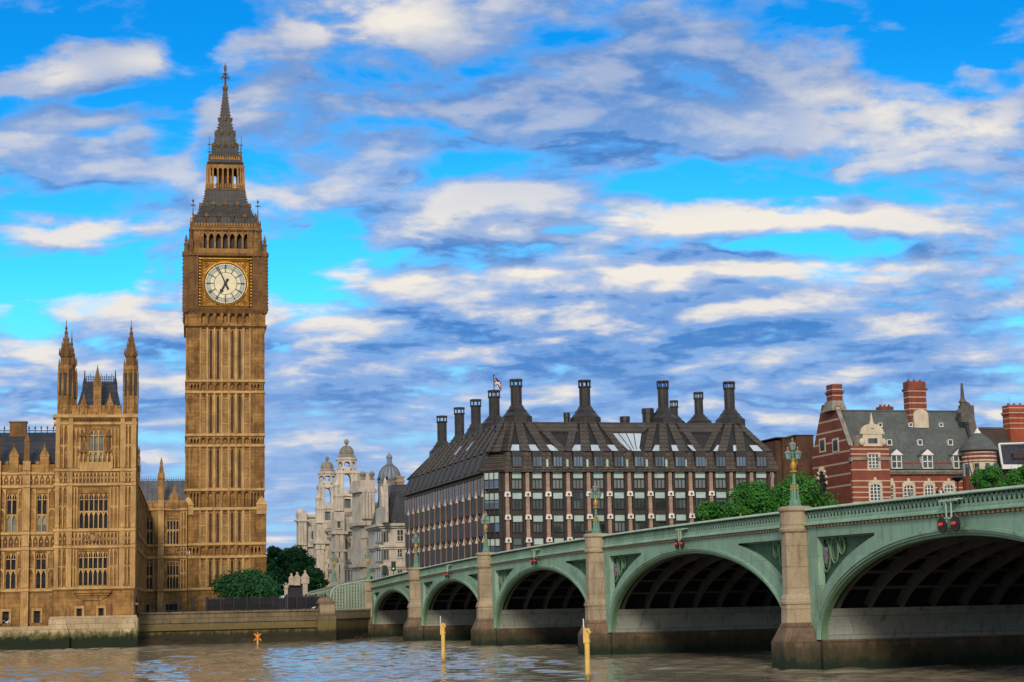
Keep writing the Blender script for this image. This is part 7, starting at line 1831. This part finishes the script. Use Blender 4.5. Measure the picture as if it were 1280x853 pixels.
# x now runs away from the bridge, y towards the palace side
s1 = Sf.U(384, 740); n = 30
z_at = lambda f_: (Sf.Z(463, 721) + (Sf.Z(384, 741) - Sf.Z(463, 721)) * f_)
zb_at = lambda f_: (Sf.Z(463, 733) + (Sf.Z(384, 752) - Sf.Z(463, 733)) * f_)
q = MB(); d_ = MB(); c_ = MB()
for k in range(n):
    a, b = -.5 + s1 * k / n, -.5 + s1 * (k + 1) / n; f0, f1 = k / n, (k + 1) / n
    q.add([(a, .0, GROUND - .2), (b, .0, GROUND - .2), (b, .0, z_at(f1)), (a, .0, z_at(f0)), (a, -.5, GROUND - .2), (b, -.5, GROUND - .2), (b, -.5, z_at(f1)), (a, -.5, z_at(f0))], [(0, 1, 2, 3), (4, 7, 6, 5), (3, 2, 6, 7)])
    c_.add([(a, .12, z_at(f0) - .15), (b, .12, z_at(f1) - .15), (b, .12, z_at(f1) + .05), (a, .12, z_at(f0) + .05), (a, -.6, z_at(f0) + .05), (b, -.6, z_at(f1) + .05)], [(0, 1, 2, 3), (3, 2, 5, 4)])
m_n = 46
for k in range(m_n):
    f_ = (k + .5) / m_n; u_ = -.5 + s1 * f_; w2_ = s1 / m_n * .5; zt2, zb2 = z_at(f_) - .2, max(GROUND + .3, zb_at(f_))
    d_.tube((u_ - w2_, .05, zb2), (u_ + w2_, .05, zt2), .07, n=4); d_.tube((u_ + w2_, .06, zb2), (u_ - w2_, .06, zt2), .05, n=4)
q.build('parapet_wall', mat('parapet_ground_green', (.20, .27, .20), (.15, .21, .155), rough=.8), Sf.o); d_.build('parapet_tracery', PGREEN, Sf.o); c_.build('coping', GREEN_L, Sf.o)
RB = mat('asphalt', (.05, .05, .052), (.04, .04, .042), rough=.9)
q = MB()
for k in range(n):
    a, b = -s1 * k / n, -s1 * (k + 1) / n; 
    P4 = [bpos(a, .3, z_at(k / n) - 1.1), bpos(b, .3, z_at((k + 1) / n) - 1.1), bpos(b, BW, z_at((k + 1) / n) - 1.1), bpos(a, BW, z_at(k / n) - 1.1)]; q.quad(*P4)
tag(q.build('street', RB), kind='structure')
# ------------------------------------------------------------------ trees
def leafmat(name, c1, c2, c3):
    m = bpy.data.materials.new(name); m.use_nodes = True; q = NT(m.node_tree); b = q.n['Principled BSDF']
    oi = q.new('ShaderNodeNewGeometry'); oc = q.new('ShaderNodeTexCoord').outputs['Object']
    c = q.mix(oi.outputs['Random Per Island'], c1, c2); c = q.mix(q.sstep(q.noise(oc, .35, 3), .45, .7), c, c3)
    q.set(b.inputs['Base Color'], c); b.inputs['Roughness'].default_value = .6; b.inputs['Specular IOR Level'].default_value = .25
    tr = q.new('ShaderNodeBsdfTranslucent'); q.set(tr.inputs[0], c); mx = q.new('ShaderNodeMixShader'); mx.inputs[0].default_value = .22
    out = q.n['Material Output']; q.l.new(b.outputs[0], mx.inputs[1]); q.l.new(tr.outputs[0], mx.inputs[2]); q.l.new(mx.outputs[0], out.inputs[0])
    return m
LEAF_D = leafmat('dark_leaves', (.012, .078, .023), (.024, .125, .032), (.009, .05, .016))
LEAF_M = leafmat('fresh_leaves', (.03, .15, .018), (.058, .23, .028), (.016, .085, .014))
BARK = mat('bark', (.06, .045, .03), (.04, .03, .022), scale=3, rough=.95)
def tree(label, base, hgt, wid, leaf, seed, n=5200, lsz=.34, trunk_h=.32, group=None, squash=1.0, name='tree', flat=False, dep=None):
    rng = random.Random(seed); o = thing(name, label, 'tree' if name != 'bush' else 'bush', base, 0, group)
    t_ = MB(); zt = hgt * (trunk_h + .25); r0 = .05 * hgt * .5 + .08
    t_.lathe(0, 0, [(r0 * 1.5, -.2), (r0, .5), (r0 * .8, hgt * trunk_h), (r0 * .35, zt)], 8)
    tips = []
    for k in range(9):
        a_ = 2 * math.pi * k / 9 + rng.random(); z0_ = hgt * trunk_h * (.75 + .35 * rng.random()); rr = wid * .5 * (.55 + .3 * rng.random())
        p1 = Vector((rr * .5 * math.cos(a_), rr * .5 * math.sin(a_), z0_ + hgt * .18)); p2 = Vector((rr * math.cos(a_), rr * math.sin(a_), z0_ + hgt * (.25 + .3 * rng.random())))
        t_.tube((0, 0, z0_), p1, r0 * .42, r0 * .28, 5); t_.tube(p1, p2, r0 * .28, r0 * .08, 5); tips.append(p2)
    t_.build('trunk', BARK, o)
    cl = []; zc = hgt * (trunk_h + (1 - trunk_h) * .5); rz_ = hgt * (1 - trunk_h) * .5; dp = dep or wid
    for k in range(40):                       # clumps near the outline, more of them high up
        v_ = Vector((rng.gauss(0, 1), rng.gauss(0, 1), rng.gauss(.25, 1))).normalized(); rr = rng.uniform(.62, 1.0) if k % 5 else rng.uniform(.1, .5)
        s_ = rng.uniform(.13, .24) * wid
        cl.append((Vector((v_.x * rr * (wid * .5 - s_ * .75), v_.y * rr * (dp * .5 - s_ * .75), zc + v_.z * rr * (rz_ - s_ * .6))), s_))
    q = MB()
    for k in range(n):
        c, s_ = cl[rng.randrange(len(cl))]
        d = Vector((rng.gauss(0, 1), rng.gauss(0, 1), rng.gauss(0, 1))).normalized() * (rng.random() ** .4) * s_ * (1.0 if rng.random() < .82 else rng.uniform(1.0, 1.5)); d.z *= .72
        p = c + d
        if p.z < .25: p.z = .25 + rng.random() * .5
        nrm = (d.normalized() + Vector((rng.gauss(0, .45), rng.gauss(0, .45), .35 + rng.gauss(0, .4)))).normalized()
        a = nrm.cross(Vector((rng.gauss(0, 1), rng.gauss(0, 1), rng.gauss(0, 1)))).normalized(); b = nrm.cross(a); l_ = lsz * rng.uniform(.6, 1.3)
        q.quad(p - a * l_ * .5, p + b * l_ * .34 + nrm * l_ * .08, p + a * l_ * .5, p - b * l_ * .34 + nrm * l_ * .08)
    q.build('crown' if name != 'bush' else 'foliage', leaf, o)
    return o
def tree_px(label, x0, x1, ytop, Y, leaf, seed, base=GROUND, **kw):
    c = pt((x0 + x1) / 2, ytop, Y); w_ = (x1 - x0) / F * Y
    return tree(label, (c.x, Y, base), c.z - base, w_ * 1.05, leaf, seed, **kw)
tree_px('big round dark green bush tree in front of the clock tower foot', 263, 353, 708, 252, LEAF_D, 11, n=16000, lsz=.36, trunk_h=.03, name='bush')
gW = 'dark trees between the clock tower and the white offices'
tree_px('dark tree close beside the clock tower, with a paler patch', 326, 362, 679, 330, LEAF_D, 12, n=9000, lsz=.55, trunk_h=.12, group=gW)
tree_px('broadest dark tree behind the three gabled gateway', 342, 398, 681, 345, LEAF_D, 13, n=12000, lsz=.55, trunk_h=.1, group=gW)
tree_px('lowest dark tree in front of the white offices tower foot', 378, 409, 702, 338, LEAF_D, 14, n=8000, lsz=.5, trunk_h=.08, group=gW)
tree_px('dark tree showing just above the round bush', 318, 350, 696, 322, LEAF_D, 20, n=6000, lsz=.5, trunk_h=.08, group=gW)
gE = 'green trees along the far bank beyond the bridge'
tree_px('bright green tree covering the right end of the bronze block', 905, 975, 597, 262, LEAF_M, 15, n=22000, lsz=.4, trunk_h=.45, group=gE)
tree_px('bright green tree around the biggest bridge lamp', 950, 1042, 591, 272, LEAF_M, 16, n=26000, lsz=.4, trunk_h=.42, group=gE)
tree_px('low spreading green tree under the pinkish piers of the office windows', 866, 935, 616, 258, LEAF_M, 17, n=18000, lsz=.38, trunk_h=.4, group=gE)
tree_px('green tree hiding the foot of the round turret', 1206, 1258, 578, 290, LEAF_M, 18, n=17000, lsz=.4, trunk_h=.5, group=gE)
tree_px('green tree cut by the picture edge below the white edged gable', 1240, 1312, 573, 280, LEAF_M, 19, n=20000, lsz=.4, trunk_h=.45, group=gE)

# ------------------------------------------------------------------ things in the river
YEL = mat('yellow_pile_paint', (.70, .46, .12), (.60, .38, .10), (.34, .2, .06), .7, .5, .6, tide=[(.55, .25, (.16, .11, .03))])
def pile(label, x, ytop, ybase, lean, wpx):
    d = 0
    # depth from the waterline row
    lo, hi = 40.0, 260.0
    for _ in range(50):
        mid = (lo + hi) / 2
        if pt(x, ybase, mid).z > WATER: lo = mid
        else: hi = mid
    Y = (lo + hi) / 2; p = pt(x, ybase, Y); top = pt(x + lean, ytop, Y).z; r_ = wpx / F * Y / 2
    o = thing('yellow_marker_post', label, 'marker post', (p.x, p.y, WATER), 0, 'yellow marker posts in the river'); h_ = top - WATER
    q = MB(); q.lathe(0, 0, [(r_ * 1.05, -2), (r_, h_ * .5), (r_, h_ - .5)], 10); q.build('post', YEL, o)
    q = MB(); q.lathe(0, 0, [(r_ * 1.25, h_ - .95), (r_ * 1.25, h_ - .8)], 10); q.box(-r_ * 1.0, r_ * 1.1, -r_ * .8, r_ * .8, h_ - .55, h_ - .2); q.tube((0, -r_, h_ - .25), (r_ * 1.3, -r_, h_ - .45), .08, n=5); q.box(-r_ * 1.35, -r_ * .8, -.1, .1, h_ - 1.0, h_ - .1); q.build('cap_bracket', YEL, o)
    q = MB(); q.tube((-r_ * 1.15, 0, h_ - .9), (-r_ * 1.2, 0, h_ + .32), .045, .03, 5); q.build('white_rod', WHITE, o)
    return o
pile('yellow marker post in the river before the second arch, smaller of the two', 554.3, 776, 830, -1, 4.9); pile('taller and thicker yellow marker post in the river, in front of the third pier', 735, 781, 852, -1.5, 6.4)
ORG = mat('orange_mark_paint', (.75, .25, .02), (.65, .2, .02), rough=.6)
bp = pt(322, 803, 205); 
o = thing('cross_topped_marker', 'small yellow and orange marker with a crossed top near the embankment wall', 'navigation mark', (bp.x, bp.y, WATER))
q = MB(); q.tube((0, 0, -1), (0, 0, 1.3), .10, .09, 6); q.build('post', YEL, o)
q = MB(); q.tube((-.38, 0, .65), (.38, 0, 1.4), .09, n=4); q.tube((.38, 0, .65), (-.38, 0, 1.4), .09, n=4); q.tube((0, 0, 1.0), (0, 0, 1.55), .08, n=4); q.ball((0, -.02, 1.02), .17, 6, 4); q.build('crossed_top', ORG, o)

# ------------------------------------------------------------------ small things on and around the bridge
def pole_lamp(label, s, y, zt, ybase=None):
    z0_ = btop(s) - 1.1 if s > 0 else 4.6; o = thing('street_lamp', label, 'lamp', bpos(s, y, z0_), 0, None); h_ = zt - z0_
    q = MB(); q.lathe(0, 0, [(.18, 0), (.14, .8), (.07, 1.0), (.055, h_ - .5)], 8); q.build('lamp_post', BLACK, o)
    q = MB(); q.lathe(0, 0, [(.12, h_ - .5), (.34, h_ - .35), (.42, h_ - .28), (.5, h_ - .22), (.3, h_ - .1), (.05, h_)], 8); q.build('lamp_head', BLACK, o); return o
# far parapet lamps whose tops show above the near coping
def at_bridge(x, y, yy):
    """s and z where the sight line of a photo pixel crosses the plane yy metres behind the near parapet"""
    return B.at(x, y, yy)
s_, z_ = at_bridge(1138, 605.5, BW + .3)
o = copy_tree(lamp0); o.location = bpos(s_, BW + .3, z_ - 4.5); o.rotation_euler = (0, 0, R_(20)); tag(o, 'green lantern lamp on the far parapet, its top showing before the striped house', 'lamp', 'lamps on the far parapet')
s_, z_ = at_bridge(925.5, 636, BW + .3)
o = copy_tree(lamp0); o.location = bpos(s_, BW + .3, z_ - 4.65); o.rotation_euler = (0, 0, R_(20)); tag(o, 'far parapet lamp showing just its finial tip under the bright green tree', 'lamp', 'lamps on the far parapet')
s_, z_ = at_bridge(1196.5, 594, 21.5)
pole_lamp('dark flat-topped street lamp on the bridge before the striped house and tree', s_, 21.5, z_)
# lamp on the street parapet, left of the bridge
p = pt(418, 722, 258); o = copy_tree(lamp0); o.location = (p.x, p.y, pt(418, 727, 258).z); o.scale = (.9, .9, .9); o.rotation_euler = (0, 0, .3); tag(o, 'darker lantern lamp on the street parapet against the white offices tower', 'lamp')
# traffic signals
GRN = mat('green_signal_lens', (.1, .8, .5), rough=.3, emit=((.1, 1, .6), 1.2))
def signal(label, x, ytop, ybot, s_):
    Y = 257; p = pt(x, ybot, Y); t_ = pt(x, ytop, Y); h_ = t_.z - p.z; o = thing('traffic_light', label, 'traffic light', (p.x, p.y, p.z - 1.5), 0, 'traffic lights at the end of the bridge')
    q = MB(); q.tube((0, 0, 0), (0, 0, h_ + 1.0), .06, n=6); q.build('pole', BLACK, o)
    q = MB(); q.box(-.2, .2, -.18, .18, h_ + .45, h_ + 1.5); q.box(-.32, .32, .0, .03, h_ + .3, h_ + 1.62); hd_ = q.build('signal_head', BLACK, o)
    for k, m_ in enumerate((GRN if s_ else BLACK, BLACK, BLACK)):
        q = MB(); q.prism([(.1 * math.cos(a_), h_ + .62 + .33 * k + .1 * math.sin(a_)) for a_ in [2 * math.pi * j / 10 for j in range(10)]], -.24, -.17); q.build('lens', m_, hd_)
signal('traffic light showing green at the end of the bridge', 492, 703, 719, True); signal('dark traffic light turned away, beside the one showing green', 481, 708, 722, False)
# car on the road behind the fence
CARW = mat('white_car_paint', (.6, .62, .64), (.55, .57, .6), rough=.25, spec=.6); TYRE = mat('tyre_rubber', (.02, .02, .02), rough=.9)
cp_ = pt(408, 752, 252); o = thing('parked_car', 'white car mostly hidden behind the black fence beside the quay pier', 'car', (cp_.x, cp_.y, GROUND + .0), R_(-20))
q = MB(); q.add([(x, y, z) for y in (-.85, .85) for x, z in ((-2.1, .35), (2.1, .35), (2.15, .75), (1.2, .9), (.55, 1.4), (-1.1, 1.45), (-1.9, .95), (-2.15, .8))], [tuple(range(8)), tuple(range(15, 7, -1))] + [(i, (i + 1) % 8, (i + 1) % 8 + 8, i + 8) for i in range(8)]); q.build('body', CARW, o)
q = MB()
for y in (-.87, .84): q.add([(x, y, z) for x, z in ((-1.6, .95), (.95, .95), (.5, 1.33), (-1.05, 1.37))] + [(x, y + .03, z) for x, z in ((-1.6, .95), (.95, .95), (.5, 1.33), (-1.05, 1.37))], [(0, 1, 2, 3), (4, 5, 6, 7)])
q.build('side_windows', GLASS_D, o)
for x in (-1.35, 1.35):
    for y in (-.8, .8): q = MB(); q.prism([(x + .32 * math.cos(a_), .32 + .32 * math.sin(a_)) for a_ in [2 * math.pi * k / 14 for k in range(14)]], y - .1, y + .1); q.build('wheel', TYRE, o)
# security camera on a post at the corner of the palace
p = along(168); o = thing('security_camera', 'white security camera on a thin dark pole at the palace corner', 'camera', (p[0] + .3, p[1] - .3, zf), .4)
q = MB(); q.tube((0, 0, 0), (0, 0, 1.9), .05, n=6); q.build('pole', BLACK, o); q = MB(); q.box(-.42, .16, -.12, .12, .95, 1.18); q.box(-.48, -.1, -.14, .14, 1.18, 1.24); q.build('camera_housing', WHITE, o); q = MB(); q.ball((0, 0, .75), .14, 8, 5); q.build('dome', BLACK, o)
# birds
BIRD = mat('gull_white', (.75, .75, .74), (.6, .6, .62), rough=.8); BIRD_D = mat('pigeon_grey', (.07, .07, .08), (.12, .12, .13), rough=.8); BEAK = mat('beak', (.5, .25, .05), rough=.6)
def bird(label, loc, rz, body, wings, cat, k_=1.0):
    o = thing('seabird' if cat == 'gull' else 'pigeon', label, cat, loc, rz); q = MB()
    prof = [(-.22, .02), (-.16, .05), (-.05, .085), (.07, .08), (.14, .05), (.17, .045), (.20, .05), (.23, .04), (.255, .012)]
    n = 10; vs = []
    for x, r in prof:
        for j in range(n): a_ = 2 * math.pi * j / n; vs.append((x * k_, r * math.cos(a_) * k_, (.10 + r * math.sin(a_) + max(0, x - .08) * .55) * k_))
    fs = [(i * n + j, i * n + (j + 1) % n, (i + 1) * n + (j + 1) % n, (i + 1) * n + j) for i in range(len(prof) - 1) for j in range(n)] + [tuple(range(n)), tuple(range((len(prof) - 1) * n, len(prof) * n))]
    q.add(vs, fs)
    if wings:
        for sg in (-1, 1): q.add([(x * k_, sg * y * k_, z * k_) for x, y, z in ((.09, .04, .14), (-.08, .04, .14), (-.02, .34, .32), (.1, .32, .33), (-.14, .68, .25), (-.06, .70, .255), (.09, .04, .12), (-.08, .04, .12), (-.02, .34, .30), (.1, .32, .31))], [(0, 1, 2, 3), (3, 2, 4, 5), (6, 9, 8, 7)])
    else: q.add([(x * k_, y * k_, z * k_) for x, y, z in ((-.2, -.03, .1), (-.2, .03, .1), (-.33, .04, .06), (-.33, -.04, .06))], [(0, 1, 2, 3)]); [q.tube((0, y * k_, .0), (0, y * k_, .06 * k_), .012 * k_, n=4) for y in (-.03, .03)]
    q.build('body', body, o, True); q = MB(); q.tube((.25 * k_, 0, .19 * k_), (.31 * k_, 0, .17 * k_), .014 * k_, .004, 5); q.build('beak', BEAK, o)
gp_ = pt(8.5, 778, 212); bird('white gull with raised wings by the basement window at the river plinth', (gp_.x, gp_.y, gp_.z - .15), 2.6, BIRD, True, 'gull', 1.15)
s_ = PIERS[3]; bird('grey pigeon standing on the third pier cap beside the lamp', bpos(s_ - .55, -.75, btop(s_) + .16), 2.4, BIRD_D, False, 'pigeon', 1.5)
gp_ = pt(392.2, 762.3, 230.5); bird('white gull perched on the embankment wall beside the quay pier', (gp_.x, along(392)[1] - .45, zf), 1.0, BIRD, False, 'gull', 1.4)

# ------------------------------------------------------------------ a walker on the bridge, seen from the chest up over the parapet
SKIN = mat('skin', (.48, .26, .18), rough=.6); HAIR = mat('red_brown_hair', (.22, .07, .03), (.16, .05, .02), scale=20, rough=.7); COAT = mat('black_jacket', (.012, .012, .014), (.02, .02, .022), rough=.85); SHIRT = mat('white_shirt', (.75, .73, .72), rough=.85)
s_, z_ = at_bridge(1174.5, 607.2, 3.2)
ph = 1.72; zb_ = btop(s_) - 1.1 + .12
ph = max(1.6, min(1.95, z_ - zb_))
o = thing('person', 'walker in a black jacket and white top with red-brown hair behind the bridge parapet', 'person', bpos(s_, 3.2, zb_), R_(15)); k_ = ph / 1.72
def skinned(name, verts, edges, radii, m_, parent, root=0, lev=2):
    me = bpy.data.meshes.new(name); me.from_pydata([tuple(c * k_ for c in v_) for v_ in verts], edges, []); ob = bpy.data.objects.new(name, me); COL.objects.link(ob)
    sm_ = ob.modifiers.new('skin', 'SKIN'); 
    for i, r in enumerate(radii):
        r = r if isinstance(r, tuple) else (r, r); me.skin_vertices[0].data[i].radius = (r[0] * k_, r[1] * k_)
    me.skin_vertices[0].data[root].use_root = True
    sb = ob.modifiers.new('sub', 'SUBSURF'); sb.levels = lev; sb.render_levels = lev
    me.materials.append(m_); ob.parent = parent; return ob
V_ = [(0, 0, .92), (0, .01, 1.12), (0, .0, 1.32), (0, .0, 1.43), (0, -.01, 1.50), (0, -.015, 1.585), (0, -.015, 1.68),
      (-.17, .0, 1.38), (-.23, .02, 1.12), (-.21, -.08, .90), (-.21, -.12, .82), (.17, .0, 1.38), (.23, .02, 1.12), (.22, -.07, .90), (.22, -.11, .82),
      (-.09, 0, .86), (-.1, -.02, .48), (-.1, .02, .08), (-.11, -.14, .04), (.09, 0, .86), (.1, .06, .48), (.1, .12, .1), (.11, -.03, .05)]
E_ = [(0, 1), (1, 2), (2, 3), (3, 4), (4, 5), (5, 6), (2, 7), (7, 8), (8, 9), (9, 10), (2, 11), (11, 12), (12, 13), (13, 14), (0, 15), (15, 16), (16, 17), (17, 18), (0, 19), (19, 20), (20, 21), (21, 22)]
R2 = [(.15, .11), (.13, .10), (.15, .10), (.06, .06), (.05, .05), (.075, .09), (.06, .075), .055, .045, .035, .04, .055, .045, .035, .04, .085, .06, .045, .04, .085, .06, .045, .04]
skinned('body', V_, E_, R2, SKIN, o)
skinned('jacket', [(0, 0, .85), (0, .01, 1.12), (0, .0, 1.33), (-.185, .0, 1.385), (-.245, .02, 1.12), (-.225, -.08, .92), (.185, .0, 1.385), (.245, .02, 1.12), (.235, -.07, .92)], [(0, 1), (1, 2), (2, 3), (3, 4), (4, 5), (2, 6), (6, 7), (7, 8)], [(.18, .14), (.155, .125), (.17, .125), .075, .06, .05, .075, .06, .05], COAT, o)
skinned('trousers', [(0, 0, .9), (-.095, 0, .84), (-.1, -.02, .48), (-.1, .02, .1), (.095, 0, .84), (.1, .06, .48), (.1, .12, .12)], [(0, 1), (1, 2), (2, 3), (0, 4), (4, 5), (5, 6)], [(.16, .125), .1, .075, .065, .1, .075, .065], COAT, o)
q = MB(); q.add([(a * k_, b * k_, c * k_) for a, b, c in ((-.06, -.125, 1.42), (.06, -.125, 1.42), (.045, -.142, 1.1), (-.045, -.142, 1.1), (-.06, -.08, 1.43), (.06, -.08, 1.43), (.045, -.1, 1.1), (-.045, -.1, 1.1))], [(0, 1, 2, 3), (0, 4, 5, 1), (0, 3, 7, 4), (1, 5, 6, 2)]); q.build('shirt_front', SHIRT, o)
q = MB(); q.lathe(0, .02 * k_, [(.07 * k_, 1.52 * k_), (.105 * k_, 1.6 * k_), (.105 * k_, 1.68 * k_), (.075 * k_, 1.745 * k_), (.02 * k_, 1.76 * k_)], 14)
q.build('hair', HAIR, o, True)
q = MB(); q.ball((0, -.105 * k_, 1.60 * k_), .016 * k_, 6, 4); 
for sx in (-1, 1): q.ball((sx * .03 * k_, -.095 * k_, 1.625 * k_), .010 * k_, 6, 4)
q.box(-.022 * k_, .022 * k_, -.10 * k_, -.085 * k_, 1.553 * k_, 1.561 * k_); q.build('face', mat('face_features', (.30, .12, .09), rough=.6), o)
